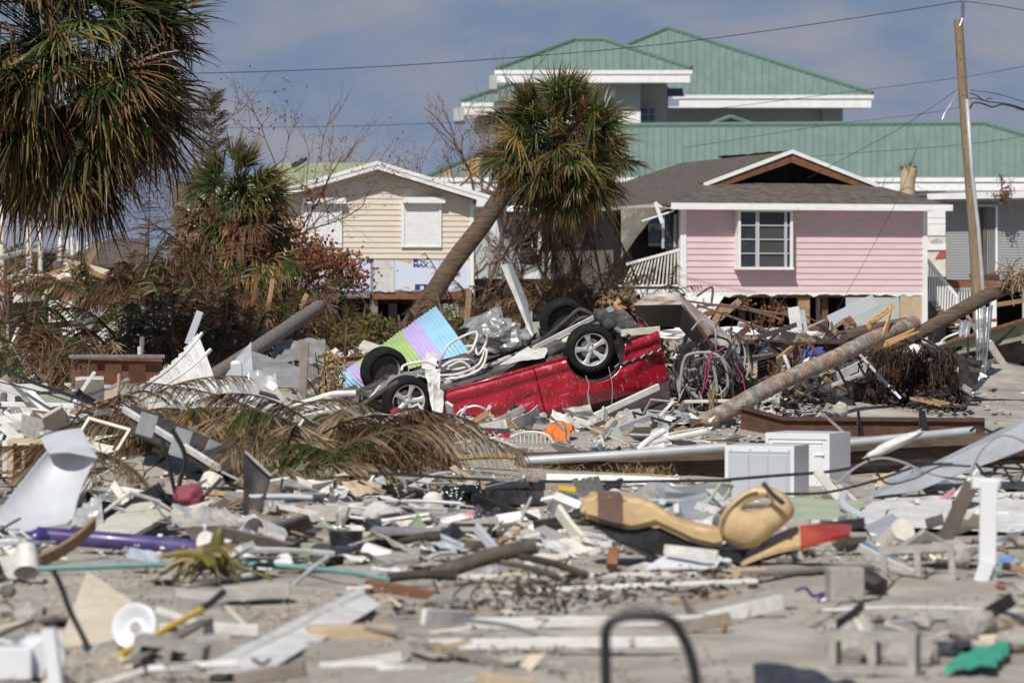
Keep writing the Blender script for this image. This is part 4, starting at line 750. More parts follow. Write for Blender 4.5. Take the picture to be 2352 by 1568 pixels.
def car():
    Xa = Vector((math.cos(R(10)) * math.cos(R(15.5)), math.sin(R(10)) * math.cos(R(15.5)), math.sin(R(15.5))))
    Ya = Vector((-math.sin(R(10)) * math.cos(R(13.7)), math.cos(R(10)) * math.cos(R(13.7)), math.sin(R(13.7)))); Ya = (Ya - Xa * Ya.dot(Xa)).normalized(); Za = Xa.cross(Ya)
    MW = Matrix((Xa, Ya, Za)).transposed().to_4x4(); org = P(1147, 860, 54.0)
    MW.translation = org
    c = bpy.data.objects.new('overturned_car', None); c.empty_display_size = .3; COL.objects.link(c); c.matrix_world = MW
    tag(c, 'crushed red car lying upside down on its roof amid the debris', 'car')
    def part(name, vf, m_, par=None, smooth=False, angle=None, loc=(0, 0, 0), attrs=None):
        me = bpy.data.meshes.new(name); me.from_pydata([tuple(p) for p in vf[0]], [], vf[1])
        if smooth: me.polygons.foreach_set('use_smooth', [True] * len(me.polygons))
        me.update()
        if smooth and angle: me.set_sharp_from_angle(angle=R(angle))
        me.materials.append(M[m_]); o = bpy.data.objects.new(name, me); COL.objects.link(o); o.parent = par or c; o.location = loc; return o
    # body side section (z below the hub line, half width); y centre of the car
    YC = .80
    sec = [(-.02, .74), (-.035, .80), (-.055, .845), (-.09, .868), (-.13, .875), (-.17, .868), (-.195, .852), (-.215, .850), (-.26, .868), (-.33, .885), (-.42, .898), (-.50, .904), (-.58, .905), (-.66, .90), (-.73, .888), (-.79, .868), (-.83, .835), (-.86, .80)]
    def wid(z):
        for (z0, w0), (z1, w1) in zip(sec[:-1], sec[1:]):
            if z1 <= z <= z0: return w0 + (w1 - w0) * (z - z0) / (z1 - z0)
        return sec[-1][1]
    ax, az, ar = 1.40, -.035, .435
    def side(x0, x1, name, near=True, dx=.03, z_lo=-.86, arch=True, ex=0.0):
        nx = max(2, int(round((x1 - x0) / dx))); zs = [s_[0] for s_ in sec if s_[0] >= z_lo]
        zz = []
        for a, b2 in zip(zs[:-1], zs[1:]):
            k = 2 if a - b2 > .05 else 1; zz += [a + (b2 - a) * i / k for i in range(k)]
        zz.append(zs[-1]); nz_ = len(zz); v = []; ins = []
        for i in range(nx + 1):
            x = x0 + (x1 - x0) * i / nx
            for z in zz:
                w_ = wid(z); end = max(0, x - 1.75) / .62; w_ -= .13 * end ** 2.2 * (.4 + .6 * min(1, -z * 1.5))
                q = noise.noise(Vector((x * 1.7, z * 3.2, 3.3))); q2 = noise.noise(Vector((x * 4.5, z * 7, 9.1)))
                dent = (.050 * (abs(q) * 2 - .6) + .014 * q2) * min(1, max(0, (-z - .2) * 4))
                cre = .04 * math.exp(-((z + .48 - .1 * math.sin(x * 2.1)) / .05) ** 2) * (1 if near else .2) * max(0, 1 - abs(x - .3) / 1.2)
                xx, zv = x, z
                r = math.hypot(x - ax, z - az); inside = arch and r < ar
                if arch and r < ar + .05: w_ += .018 * (1 - max(0, r - ar) / .05)
                v.append([xx, (YC - w_ + dent + cre) if near else (YC + w_ - dent), zv]); ins.append(inside)
        f = []
        keep = set()
        for i in range(nx):
            for j in range(nz_ - 1):
                q = (i * nz_ + j, (i + 1) * nz_ + j, (i + 1) * nz_ + j + 1, i * nz_ + j + 1)
                if sum(ins[k] for k in q) <= 2: f.append(q if not near else q[::-1]); keep.update(q)
        for k in keep:
            if ins[k]:
                dx_, dz_ = v[k][0] - ax, v[k][2] - az; r = math.hypot(dx_, dz_) or 1e-6; v[k][0] = ax + dx_ / r * ar; v[k][2] = az + dz_ / r * ar
        used = sorted(keep); mp_ = {k: i for i, k in enumerate(used)}
        return [v[k] for k in used], [tuple(mp_[k] for k in q) for q in f]
    fd = part('front_door', side(-.96, .493, '', True), 'carred', smooth=True, angle=40)
    part('rear_door', side(.502, 1.04, '', True, arch=True), 'carred', smooth=True, angle=40)
    qp = part('rear_quarter_panel', side(1.045, 2.37, '', True, z_lo=-.80), 'carred', smooth=True, angle=40)
    part('far_side', side(-1.0, 2.37, '', False, dx=.06), 'carred', smooth=True, angle=40)
    for o in (fd, qp): 
        mo = o.modifiers.new('thickness', 'SOLIDIFY'); mo.thickness = .012; mo.offset = -1
    # rocker lip running the whole length, and door handle recess
    part('rocker_rail', MB().tube([(-.97, YC - .80, -.028), (0, YC - .815, -.026), (.97, YC - .81, -.03)], .022, 8).get(), 'carred', smooth=True)
    part('handle_trim', MB().box((.37, YC - .90, -.60), (.15, .03, .035)).get(), 'blackplastic', fd)
    # rear corner: inner panel with pressed ridges, rear face
    b = MB()
    nx, nz_ = 26, 16; v = []; f = []
    for i in range(nx + 1):
        for j in range(nz_ + 1):
            yy = YC - .72 + 1.44 * i / nx; z = -.04 - .72 * j / nz_
            v.append((2.30 + .06 * math.cos((yy - YC) * 1.8) - .04 * noise.noise(Vector((yy * 3, z * 4, 2))) - (.03 if (int((z + .8) * 12) % 2) else 0), yy, z))
    for i in range(nx):
        for j in range(nz_): f.append((i * (nz_ + 1) + j, (i + 1) * (nz_ + 1) + j, (i + 1) * (nz_ + 1) + j + 1, i * (nz_ + 1) + j + 1))
    part('tailgate', (v, f), 'carred', smooth=True, angle=30)
    for k in range(4):
        b = MB(); b.add(*plank_geo((1.98 + .03 * k, YC - .845 + .02 * k, -.10 - .045 * k), (2.27, YC - .80, -.09 - .045 * k), .022, .02, segs=3)); part('pressed_ridge', b.get(), 'carred', qp)
    pts = [(1.62 + .065 * i, YC - .885 + .035 * max(0, i - 6) / 6, -.335 + (.018 if i % 2 else -.008) + .004 * i) for i in range(12)]
    part('bumper_clip_strip', MB().tube(pts, .022, 6).get(), 'blackplastic', qp)
    part('filler_bracket', MB().box((2.33, YC - .66, -.42), (.10, .10, .5), Matrix.Rotation(.2, 3, 'Y')).get(), 'blackplastic', qp)
    # underbody floor with ribs, tunnel, tank, suspension, exhaust
    nx, ny = 60, 24; v = []; f = []
    for i in range(nx + 1):
        for j in range(ny + 1):
            x = -2.1 + 4.35 * i / nx; y = YC - .74 + 1.48 * j / ny; t = abs(y - YC)
            z = -.035 + (-.10 if t < .16 else 0) + (.02 if int(x * 5) % 2 else 0) + .02 * noise.noise(Vector((x * 4, y * 5, 0)))
            if abs(abs(x) - 1.38) < .42 and t > .5: z -= .35
            v.append((x, y, z))
    for i in range(nx):
        for j in range(ny): f.append((i * (ny + 1) + j, (i + 1) * (ny + 1) + j, (i + 1) * (ny + 1) + j + 1, i * (ny + 1) + j + 1))
    part('underbody', (v, f), 'underbody', smooth=True, angle=35)
    part('fuel_tank', lump((.75, YC - .28, 0), (.42, .28, .11), .1, 1.2, 3, 4), 'underbody', smooth=True)
    part('muffler', MB().tube(smooth_path([(1.75, YC - .62, .16), (1.77, YC - .45, .19), (1.77, YC - .1, .20), (1.76, YC + .2, .17)], 4), [.06, .085, .095, .1, .1, .1, .1, .1, .1, .1, .095, .085, .06], 14).get(), 'underbody', smooth=True)
    ex = part('exhaust_pipe', MB().tube(smooth_path([(1.76, YC + .15, .17), (1.5, YC + .28, .14), (.9, YC + .1, .06), (-.2, YC, .03), (-1.3, YC + .05, .03)], 5), .032, 10).get(), 'underbody', smooth=True)
    tp = MB(); tp.tube([(1.80, YC - .55, .13), (1.86, YC - .76, .09), (1.90, YC - .93, .055)], [.035, .037, .04], 14, cap=False); tp.tube([(1.86, YC - .80, .083), (1.90, YC - .93, .055)], [.033, .036], 14, cap=False)
    part('tailpipe', tp.get(), 'galv', ex, smooth=True, angle=50)
    for x in (-1.3575, 1.3575):
        part('axle_beam', MB().tube([(x, YC - .66, .0), (x, YC - .2, -.06), (x, YC + .2, -.06), (x, YC + .66, 0)], .045, 10).get(), 'underbody', smooth=True)
        for s_ in (-1, 1): part('suspension_arm', MB().tube([(x - .35, YC + s_ * .34, -.04), (x - .02, YC + s_ * .64, .0)], .032, 8).get(), 'underbody', smooth=True); part('spring', MB().tube([(x + .1, YC + s_ * .56, -.30), (x + .06, YC + s_ * .58, .02)], .05, 10).get(), 'darksteel', smooth=True)
    def half(vf): return vf[0], [q for q in vf[1] if max(vf[0][k][2] for k in q) < .07]
    part('wheel_well', half(lathe([(-.02, .44), (.06, .42), (.30, .40), (.34, .05)], 40)), 'darksteel', smooth=True, loc=(ax, YC - .84, az))
    part('wheel_well', half(lathe([(.30, .42), (.0, .40), (-.04, .05)], 40)), 'darksteel', smooth=True, loc=(ax, YC + .54, az))
    # crushed cabin below the beltline and bare engine bay
    part('crushed_cabin', sheet((-.9, YC - .80, -.84), (2.2, YC - .76, -.80), (2.0, YC - .45, -1.12), (-.5, YC - .5, -1.1), 30, 8, .02, .07, 3, seed=11, ridged=True), 'darksteel')
    part('crushed_roof', sheet((-.8, YC - .55, -1.1), (2.0, YC - .5, -1.12), (2.0, YC + .6, -1.1), (-.8, YC + .6, -1.1), 24, 12, .02, .09, 2, seed=12, ridged=True), 'carred')
    part('cabin_floor_wall', MB().box((.5, YC, -.45), (3.2, 1.3, .7)).get(), 'dark')
    part('engine_block', lump((-1.55, YC + .05, -.16), (.50, .40, .20), .35, 2.2, 3, 5), 'underbody')
    part('subframe', MB().tube([(-.9, YC - .45, -.04), (-1.5, YC - .5, -.03), (-2.0, YC - .4, -.08), (-2.05, YC + .4, -.08), (-1.5, YC + .5, -.03), (-.9, YC + .45, -.04)], .05, 8).get(), 'darksteel', smooth=True)
    part('firewall', sheet((-1.0, YC - .7, -.05), (-1.0, YC + .7, -.05), (-1.05, YC + .7, -.7), (-1.05, YC - .7, -.7), 14, 8, .02, .08, 3, seed=7), 'underbody')
    # wheels
    ty, rim, lug, disc, drum = wheel_meshes(); first = None
    for (x, y, z, rot, steer, flip) in ((-1.3575, .045, -.0, .5, 8, 0), (1.3575, .02, .0, 1.2, -3, 0), (-1.36, YC * 2 - .02, .05, .1, 12, 1), (1.36, YC * 2 - .02, .02, 2.2, 2, 1)):
        wv = bpy.data.objects.new('wheel', None); COL.objects.link(wv); wv.parent = c; wv.location = (x, y, z); wv.rotation_euler = (0, rot, R(steer + 180 * flip))
        if first is None:
            first = [part('tyre', ty, 'rubber', wv, True, 35), part('rim', rim, 'alloy', wv, True, 32), part('lug_nuts', lug, 'darksteel', wv), part('brake_disc', disc, 'graymetal', wv, True, 40), part('brake_backing', drum, 'darksteel', wv)]
        else:
            for q in first: o = q.copy(); COL.objects.link(o); o.parent = wv
    return MW
CARM = car()
def CP(x, y, z): return CARM @ Vector((x, y, z))      # a point given in the car's own axes
# ================================================================ palms, trees, fronds
UP = Vector((0, 0, 1))
def rdir(rr, az, el): return Vector((math.cos(el) * math.cos(az), math.cos(el) * math.sin(az), math.sin(el)))
def fan_leaf(base, dr, Lp, Rb, nb, spread, grav, seed, wmul=1.0, segs=4, fold=.5):
    rr = random.Random(seed); v = []; f = []; tip = []
    base = Vector(base); dr = Vector(dr).normalized(); pet = []
    for i in range(6):
        t = i / 5; pet.append(base + dr * Lp * t - UP * (grav * .35 * Lp * t * t))
    b = MB().tube(pet, [.020, .016, .013, .011, .010, .008], 4); v += b.v; f += b.f; tip += [0.0] * len(b.v)
    h = pet[-1]; a = (pet[-1] - pet[-2]).normalized(); s = a.cross(UP)
    if s.length < .2: s = Vector((1, 0, 0)) if rr.random() < .5 else Vector((0, 1, 0))
    s = (s - a * s.dot(a)).normalized(); tw = rr.uniform(-1.3, 1.3); nrm = s.cross(a)
    s = (s * math.cos(tw) + nrm * math.sin(tw)).normalized(); nrm = s.cross(a)
    for k in range(nb):
        ph = spread * (2 * (k + .5) / nb - 1) + rr.uniform(-.04, .04)
        d0 = (a * math.cos(ph) + s * math.sin(ph) + nrm * (.16 * math.cos(ph * 1.3) + rr.uniform(-.16, .16))).normalized()
        pr = (s * math.cos(ph) - a * math.sin(ph)); pr = (pr - d0 * pr.dot(d0)).normalized(); nn = d0.cross(pr)
        tl = fold if k % 2 else -fold; pr = pr * math.cos(tl) + nn * math.sin(tl)
        L_ = Rb * (.72 + .28 * math.cos(ph * .8)) * rr.uniform(.8, 1.08); W_ = .020 * Rb * wmul * rr.uniform(.8, 1.2); gk = grav * rr.uniform(.4, 1.4); toff = rr.uniform(-.22, .22)
        n0 = len(v); sw = Vector((rr.uniform(-1, 1), rr.uniform(-1, 1), 0)) * .10 * L_; kk = rr.uniform(.35, .75) if rr.random() < .28 else 2
        for j in range(segs + 1):
            t = j / segs; c = h + d0 * L_ * t - UP * (gk * L_ * (t ** 2.1)) + sw * t * t
            c = c + d0 * (-.28 * gk * L_ * t ** 3)
            if t > kk: c = c + (-d0 * .75 - UP * .8) * L_ * (t - kk)
            w_ = W_ * min(1, .35 + 2.2 * t) * (1 - t ** 2.2) + .0015
            v += [c - pr * w_, c + pr * w_]; tip += [max(0, min(1, t + toff))] * 2
        for j in range(segs): q = n0 + 2 * j; f.append((q, q + 1, q + 3, q + 2))
    return v, f, tip
def feather(base, dr, L_, nl, ll, grav, seed, hang=.5, wid=.012, segs=2, side=1.0):
    rr = random.Random(seed); base = Vector(base); dr = Vector(dr).normalized(); n = 9; pts = []; sw = Vector((rr.uniform(-1, 1), rr.uniform(-1, 1), 0)) * .16 * L_
    for i in range(n):
        t = i / (n - 1); pts.append(base + dr * L_ * t - UP * (grav * L_ * t ** 2) + sw * t * t)
    b = MB().tube(pts, [.016 * (1 - .75 * i / (n - 1)) * (L_ / 1.6) + .002 for i in range(n)], 4); v = list(b.v); f = list(b.f); tip = [0.15] * len(v)
    for k in range(nl):
        t = .14 + .86 * (k + .5) / nl; x = t * (n - 1); i = min(int(x), n - 2); c = pts[i].lerp(pts[i + 1], x - i); tg = (pts[i + 1] - pts[i]).normalized()
        sd = tg.cross(UP); sd = sd.normalized() if sd.length > .15 else Vector((1, 0, 0))
        for sg in (-1, 1):
            if rr.random() < .1: continue
            d0 = (sd * sg * side * rr.uniform(.5, 1) + tg * rr.uniform(.45, .9) + UP * rr.uniform(-.25, .2) - UP * hang * rr.uniform(.3, 1.2)).normalized()
            l_ = ll * (.35 + .65 * math.sin(math.pi * min(1, .12 + t * .85))) * rr.uniform(.75, 1.15); w_ = wid * rr.uniform(.7, 1.3); pr = d0.cross(rdir(rr, rr.uniform(0, 6.3), rr.uniform(-1, 1))); pr = pr.normalized() if pr.length > .05 else sd
            n0 = len(v)
            for j in range(segs + 1):
                u = j / segs; p = c + d0 * l_ * u - UP * (hang * .55 * l_ * u * u); ww = w_ * (1 - u ** 1.6) + .001; v += [p - pr * ww, p + pr * ww]; tip += [u] * 2
            for j in range(segs): q = n0 + 2 * j; f.append((q, q + 1, q + 3, q + 2))
    return v, f, tip
def leafobj(name, g, m_, par=None): return mk(name, g[:2], M[m_], par, attrs={'tip': g[2]})
def ringed_trunk(pts, r0, r1, seed, ring=.06, n=14, depth=.05):
    path = smooth_path(pts, 12); L_ = sum((a - b).length for a, b in zip(path[:-1], path[1:])); m = max(30, int(L_ / (ring / 3))); rr = random.Random(seed)
    acc = [0]
    for a, b in zip(path[:-1], path[1:]): acc.append(acc[-1] + (a - b).length)
    P_ = []; Rd = []; i = 0
    for k in range(m + 1):
        s_ = L_ * k / m
        while i < len(path) - 2 and acc[i + 1] < s_: i += 1
        t = (s_ - acc[i]) / max(1e-6, acc[i + 1] - acc[i]); P_.append(path[i].lerp(path[i + 1], min(1, t))); q = (s_ / ring) % 1
        Rd.append((r0 + (r1 - r0) * k / m) * (1 + depth * (q - .5) + .03 * noise.noise(Vector((s_ * 5, seed, 0)))))
    return MB().tube(P_, Rd, n)
def palm(name, label, cen, base_pts, r0, r1, specs, trunk='trunk', seed=0, d=None):
    root = thing(name, label, 'palm tree', Vector((base_pts[0][0], base_pts[0][1], 0)))
    ringed_trunk(base_pts, r0, r1, seed).build('trunk', M[trunk], root, smooth=True, angle=50)
    rr = random.Random(seed); k = 0
    for (cnt, el0, el1, az0, az1, Lp, Rb, nb, spread, grav, m_, off) in specs:
        for i in range(cnt):
            el = R(rr.uniform(el0, el1)); az = R(rr.uniform(az0, az1)); b = Vector(cen) + Vector(off) + Vector((rr.gauss(0, .08), rr.gauss(0, .08), rr.gauss(0, .07)))
            g = fan_leaf(b, rdir(rr, az, el), Lp * rr.uniform(.75, 1.2), Rb * rr.uniform(.82, 1.12), nb, spread * rr.uniform(.85, 1.1), grav * rr.uniform(.7, 1.3), seed * 1000 + k); k += 1
            leafobj('leaf', g, m_, root)
    return root
# centre leaning palm
d = 82
c0 = palm('leaning_palm', 'leaning fan palm with ragged green crown between tan house and pink house', P(1288, 322, d), [P(888, 850, d), P(935, 762, d), P(985, 690, d), P(1045, 598, d), P(1105, 520, d), P(1160, 440, d), P(1215, 390, d), P(1268, 345, d)], .225, .19,
    [(14, 40, 88, 0, 360, .9, .85, 46, 1.7, .10, 'fan', (0, 0, .1)), (34, -5, 50, 0, 360, 1.1, .85, 46, 2.0, .16, 'fan', (0, 0, 0)), (36, -45, 5, 0, 360, 1.1, .85, 46, 2.0, .22, 'fan', (0, 0, -.05)), (26, -85, -35, 0, 360, 1.0, .8, 42, 1.8, .2, 'fan', (0, 0, -.15)),
     (8, -40, 20, 190, 350, .9, .75, 40, 1.8, .3, 'fanyellow', (0, 0, -.05)), (10, -85, -20, 0, 360, .9, .8, 36, 1.6, .3, 'fandead', (0, 0, -.1)), (16, -20, 70, 0, 360, .85, .85, 34, 1.7, .25, 'fandead', (0, 0, 0)), (20, -50, 40, 0, 360, .9, .85, 44, 1.9, .2, 'fandark', (0, .2, 0))], seed=3)
for k in range(26):                                       # old boots and fibre under the crown
    a = rnd.uniform(0, 6.28); q = P(1228 + rnd.uniform(-6, 30), 390 + rnd.uniform(-35, 12), d); MB().tube([q, q + Vector((math.cos(a) * .18, math.sin(a) * .18, rnd.uniform(.05, .22)))], [.03, .012], 4).build('leaf_boot', M['haybrown'], c0)
# big palm upper left
d = 60
palm('tall_palm', 'huge shaggy palm crown filling the upper left corner, brown dead skirt below', P(112, 100, d), [(X(-95, d), d, -.1), (X(-70, d), d, 2.0), P(-30, 420, d), P(30, 260, d), P(80, 160, d)], .30, .25,
    [(26, 15, 85, 0, 360, 1.46, 1.26, 46, 1.8, .15, 'fandark', (0, 0, .1)), (34, -15, 40, 0, 360, 1.73, 1.26, 46, 2.0, .22, 'fandark', (0, 0, 0)), (26, -50, 0, 0, 360, 1.66, 1.26, 46, 1.9, .28, 'fandark', (0, 0, -.05)), (16, -60, 20, 190, 360, 1.46, 1.20, 44, 1.7, .32, 'fan', (0, -.1, 0)), (5, -50, 0, 230, 320, 1.13, 1.20, 42, 1.5, .35, 'fanyellow', (-.1, -.2, 0)),
     (38, -86, -38, 0, 360, 1.46, 1.20, 42, 1.4, .28, 'fandead', (0, 0, -.1)), (30, -60, 60, 0, 360, 1.53, 1.20, 38, 1.6, .32, 'fandead', (.1, 0, 0)), (20, -80, -30, 180, 360, 1.53, 1.26, 42, 1.4, .28, 'fandark', (.2, 0, -.05))], seed=5)
# fan palm mid left (in front of the tan house's left side)
d = 78
palm('mid_fan_palm', 'bushy fan palm mixing green and brown leaves left of the tan house', P(540, 475, d), [P(560, 830, d), P(552, 640, d), P(542, 480, d)], .2, .18,
    [(8, 50, 88, 0, 360, .55, .8, 40, 1.0, .06, 'fan', (0, 0, .3)), (22, 0, 50, 0, 360, .65, .85, 40, 1.6, .25, 'fan', (0, 0, .1)), (18, -45, 5, 0, 360, .65, .85, 40, 1.6, .4, 'fan', (0, 0, -.1)), (24, -80, 10, 0, 360, .65, .85, 36, 1.5, .4, 'fandead', (0, 0, -.1)),
     (10, -60, -10, 200, 350, .6, .8, 36, 1.4, .5, 'fan', (.6, 0, -.9)), (5, -60, -5, 190, 350, .5, .8, 36, 1.4, .5, 'fanyellow', (.4, -.2, -.8)), (16, -60, 40, 0, 360, .6, .8, 34, 1.5, .4, 'fandead', (-.3, 0, -.4))], seed=9)
# slim spire palm behind it
d = 88; sp = thing('spire_palm', 'narrow brown upright dead palm spire above the bushy fan palm', 'palm tree', (X(483, d), d, 0))
ringed_trunk([P(480, 850, d), P(482, 600, d), P(484, 350, d)], .15, .12, 2).build('trunk', M['trunk'], sp, smooth=True)
for k in range(90):
    y = 225 + 140 * rnd.random(); wv = 10 + 22 * (y - 225) / 140; a = rnd.uniform(0, 6.28); q = P(484 + wv * math.cos(a) * .5, y, d + .2 * math.sin(a))
    leafobj('leaf', feather(q, (math.cos(a) * .5, math.sin(a) * .5, .6), rnd.uniform(.3, .5), 8, .22, .25, k, .1, .008), 'frondrust' if k % 3 else 'frondgreen', sp)
# small stump palm on the far roof line
d = 130; st = thing('topless_palm', 'small topless palm stump with dry tan head before the green roof', 'palm tree', (X(2088, d), d, 0))
ringed_trunk([P(2086, 830, d), P(2086, 600, d), P(2084, 440, d), P(2088, 400, d), P(2092, 385, d)], .2, .26, 6).build('trunk', M['cardboard'], st, smooth=True)
for k in range(14): leafobj('leaf', fan_leaf(P(2088, 392, d), rdir(rnd, rnd.uniform(0, 6.28), R(rnd.uniform(20, 85))), .12, .4, 14, .5, .3, 600 + k), 'fanyellow' if k % 2 else 'frondstraw', st)
# ---------------------------------------------------------------- dead feather-frond clumps
def clump(label, px, py, d, n, Lr, elr, seed, mats, ll=.42, spreadx=.5, name='dead_palm_clump', hang=.7, grav=(.25, .8), nl=26, azr=(0, 360), wid=.011):
    rr = random.Random(seed); x, y = X(px, d), d; z0 = max(hz(x, y) - .05, Z(py, d) if py else 0); t = thing(name, label, 'palm clump', (x, y, z0), 'dead feathery palm clumps')
    for k in range(n):
        el, az = R(rr.uniform(*elr)), R(rr.uniform(*azr)); b = Vector((x + rr.gauss(0, spreadx), y + rr.gauss(0, spreadx), z0 + rr.uniform(0, .25)))
        leafobj('frond', feather(b, rdir(rr, az, el), rr.uniform(*Lr), nl, ll * rr.uniform(.7, 1.2), rr.uniform(*grav), seed * 100 + k, hang * rr.uniform(.5, 1.3), wid), rr.choice(mats), t)
    for k in range(max(2, n // 8)):
        b = Vector((x + rr.gauss(0, spreadx * .6), y + rr.gauss(0, spreadx * .6), z0)); MB().tube([b, b + Vector((rr.uniform(-.3, .3), 0, rr.uniform(.4, 1.0)))], [.04, .02], 7).build('stem', M['bark'], t)
    return t
RG = ['frondrust'] * 5 + ['frondgreen']; RR = ['frondrust']
clump('largest brown dead palm clump below the shaggy palm crown', 345, 838, 67, 46, (1.4, 2.9), (35, 88), 21, RG, spreadx=.75)
clump('brown dead palm clump rising behind the white bent fence panel', 440, 840, 64, 36, (1.2, 2.1), (15, 85), 22, ['frondrust'] * 3 + ['frondgreen'] * 2, spreadx=.7)
clump('brown dead palm clump with upright fronds under the bushy fan palm', 520, 850, 66, 30, (1.0, 2.0), (10, 85), 23, RG, spreadx=.6)
clump('low green and brown palm clump at the left picture edge', 40, 860, 58, 36, (.9, 1.9), (5, 80), 24, ['frondrust'] * 3 + ['frondgreen'] * 2, spreadx=.7)
clump('low dark palm clump right of the left picture edge', 150, 865, 60, 22, (.7, 1.3), (0, 70), 25, ['frondrust'] * 2 + ['frondgreen'], spreadx=.6)
clump('brown palm clump at the foot of the leaning palm', 905, 800, 74, 24, (.6, 1.2), (10, 80), 26, RG, spreadx=.7)
clump('tallest brown dead palm clump left of the bushy fan palm', 400, 700, 72, 44, (1.4, 2.9), (30, 88), 51, RG, spreadx=.7)
clump('brown dead palm clump filling the gap under the bushy fan palm', 600, 760, 70, 40, (1.0, 2.0), (10, 85), 52, ['frondrust', 'frondgreen', 'frondrust'], spreadx=.8)
clump('brown dead palm clump between ruin and shaggy palm skirt', 280, 720, 74, 30, (1.2, 2.4), (30, 88), 53, RG, spreadx=.7)
clump('dark dead palm clump below the tan house left corner', 680, 780, 72, 26, (.8, 1.7), (20, 85), 54, RR, spreadx=.6)
clump('green young palm clump right of the leaning trunk foot', 1040, 780, 76, 20, (.6, 1.1), (20, 80), 27, ['frondgreen', 'fandark'], spreadx=.35, ll=.35)
clump('tall brown dead palm clump right of the leaning trunk', 1130, 800, 88, 40, (1.6, 3.1), (50, 89), 28, RG, spreadx=.7)
clump('brown dead palm clump beneath the leaning palm crown', 1225, 800, 87, 44, (1.5, 3.2), (50, 89), 29, RR, spreadx=.8)
clump('brown dead palm clump left of the broken porch', 1325, 800, 86, 44, (1.6, 3.3), (50, 89), 30, RR + ['frondstraw'], spreadx=.7)
clump('thick brown dead palm clump between wreck and porch', 1365, 790, 92, 40, (1.8, 3.4), (55, 89), 55, RR, spreadx=.7)
clump('ragged dead palm clump leaning on the broken porch railing', 1400, 800, 88, 26, (1.6, 3.0), (55, 88), 31, RG, spreadx=.45)
for i, (px, py, d) in enumerate(((1330, 500, 84), (1240, 500, 84))):    # hanging skirts
    clump(['hanging brown frond skirt beside the porch sheet', 'hanging brown frond skirt over the dark wreck'][i], px, py, d, 10, (.9, 1.7), (-85, -20), 40 + i, RG, spreadx=.25, name='dead_frond_skirt')
# ---------------------------------------------------------------- bare trees and leafy shrubs
def bare_tree(label, px, d, top, seed, n=5, L0=1.4, leaves=0, leafm='rustleaf', lean=(0, 0), spread=.6, depth=4, r0=.05, z0=0.0, name='bare_tree', lsz=.07):
    rr = random.Random(seed); x, y = X(px, d), d; t = thing(name, label, 'tree', (x, y, z0), 'storm-stripped trees'); tr = MB(); br = MB(); lf = MB(); zt = Z(top, d); tips = []
    def grow(p, dr, l_, r, lev):
        k = 4; pts = [p]; q = dr
        for i in range(k): q = (q + Vector((rr.gauss(0, .16), rr.gauss(0, .16), rr.gauss(.03, .12)))).normalized(); pts.append(pts[-1] + q * l_ / k)
        (tr if lev == 0 else br).tube(pts, [r * (1 - .5 * i / k) for i in range(k + 1)], 5, cap=lev == depth)
        if lev >= 1: tips.extend(pts[1:])
        if lev < depth:
            for c in range(rr.choice((2, 3, 3)) if lev else n):
                i = rr.randint(1, k); e = (q + Vector((rr.gauss(0, spread), rr.gauss(0, spread), rr.gauss(.1, spread * .7)))).normalized(); grow(pts[i], e, l_ * rr.uniform(.5, .8), r * .55, lev + 1)
    h = max(.4, (zt - z0)); grow(Vector((x, y, z0)), Vector((lean[0], lean[1], 1)).normalized(), h * .55, r0, 0)
    tr.build('trunk', M['bark'], t); br.build('crown', M['bark'], t)
    for k in range(leaves):
        p = rr.choice(tips) + Vector((rr.gauss(0, .05), rr.gauss(0, .05), rr.gauss(-.03, .05))); a = rdir(rr, rr.uniform(0, 6.3), rr.uniform(-1.4, .6)); s_ = a.orthogonal().normalized() * lsz * .4; a = a * lsz * rr.uniform(.6, 1.4)
        lf.add([p, p + a * .5 + s_, p + a, p + a * .5 - s_], [(0, 1, 2, 3)])
    if leaves: tag(lf.build('foliage', M[leafm], t), kind='stuff')
bare_tree('bare twiggy tree behind the spire palm with sparse brown leaves', 430, 92, 190, 1, 7, leaves=450, depth=5, spread=.75)
bare_tree('bare twiggy tree right of the spire palm against the sky', 575, 94, 260, 2, 6, leaves=260, depth=5, spread=.8)
bare_tree('bare twiggy tree tangled behind the shaggy palm skirt', 400, 84, 400, 3, 8, leaves=500, depth=5, spread=.9)
bare_tree('small bare bush above the tan house roof left of its ridge', 725, 118, 330, 4, 5, leaves=80, depth=4, spread=.4)
bare_tree('bare forked sapling above the tan house roof peak', 860, 125, 300, 5, 4, depth=4, spread=.55, r0=.07)
bare_tree('bare spreading sapling right of the tan house roof peak', 960, 125, 305, 6, 6, leaves=120, depth=4, spread=.7, r0=.07)
bare_tree('tall thin bare tree left of the leaning palm crown', 1060, 115, 215, 7, 5, leaves=150, depth=4, spread=.4, lean=(.12, 0), r0=.09)
bare_tree('reddish bare tree behind the leaning palm crown edge', 1095, 108, 240, 8, 6, leaves=300, depth=5, spread=.55, r0=.08)
bare_tree('tangled bare bush at the tan house right eave', 1110, 106, 420, 9, 8, leaves=250, depth=5, spread=.9)
bare_tree('rust leaved bush covering the tan house lower left corner', 695, 80, 455, 10, 11, leaves=4200, depth=5, spread=.85, lsz=.095)
bare_tree('dark rust leaved bush below the insulation boards', 640, 78, 500, 11, 9, leaves=2200, depth=5, spread=.8, lsz=.095)
bare_tree('thin leafless branches spreading over the tan wall', 760, 84, 560, 12, 7, leaves=420, depth=5, spread=.8, lsz=.08)
bare_tree('small brown twig plant beside the topless palm', 2105, 128, 380, 13, 5, leaves=120, depth=4, spread=.5)
bare_tree('brown twigs along the grey house gutter', 2300, 112.5, 403, 14, 6, leaves=160, depth=4, spread=.7, z0=4.4)
bare_tree('brown twiggy bush above the low green clump at left edge', 10, 75, 540, 15, 6, leaves=400, depth=5, spread=.7)
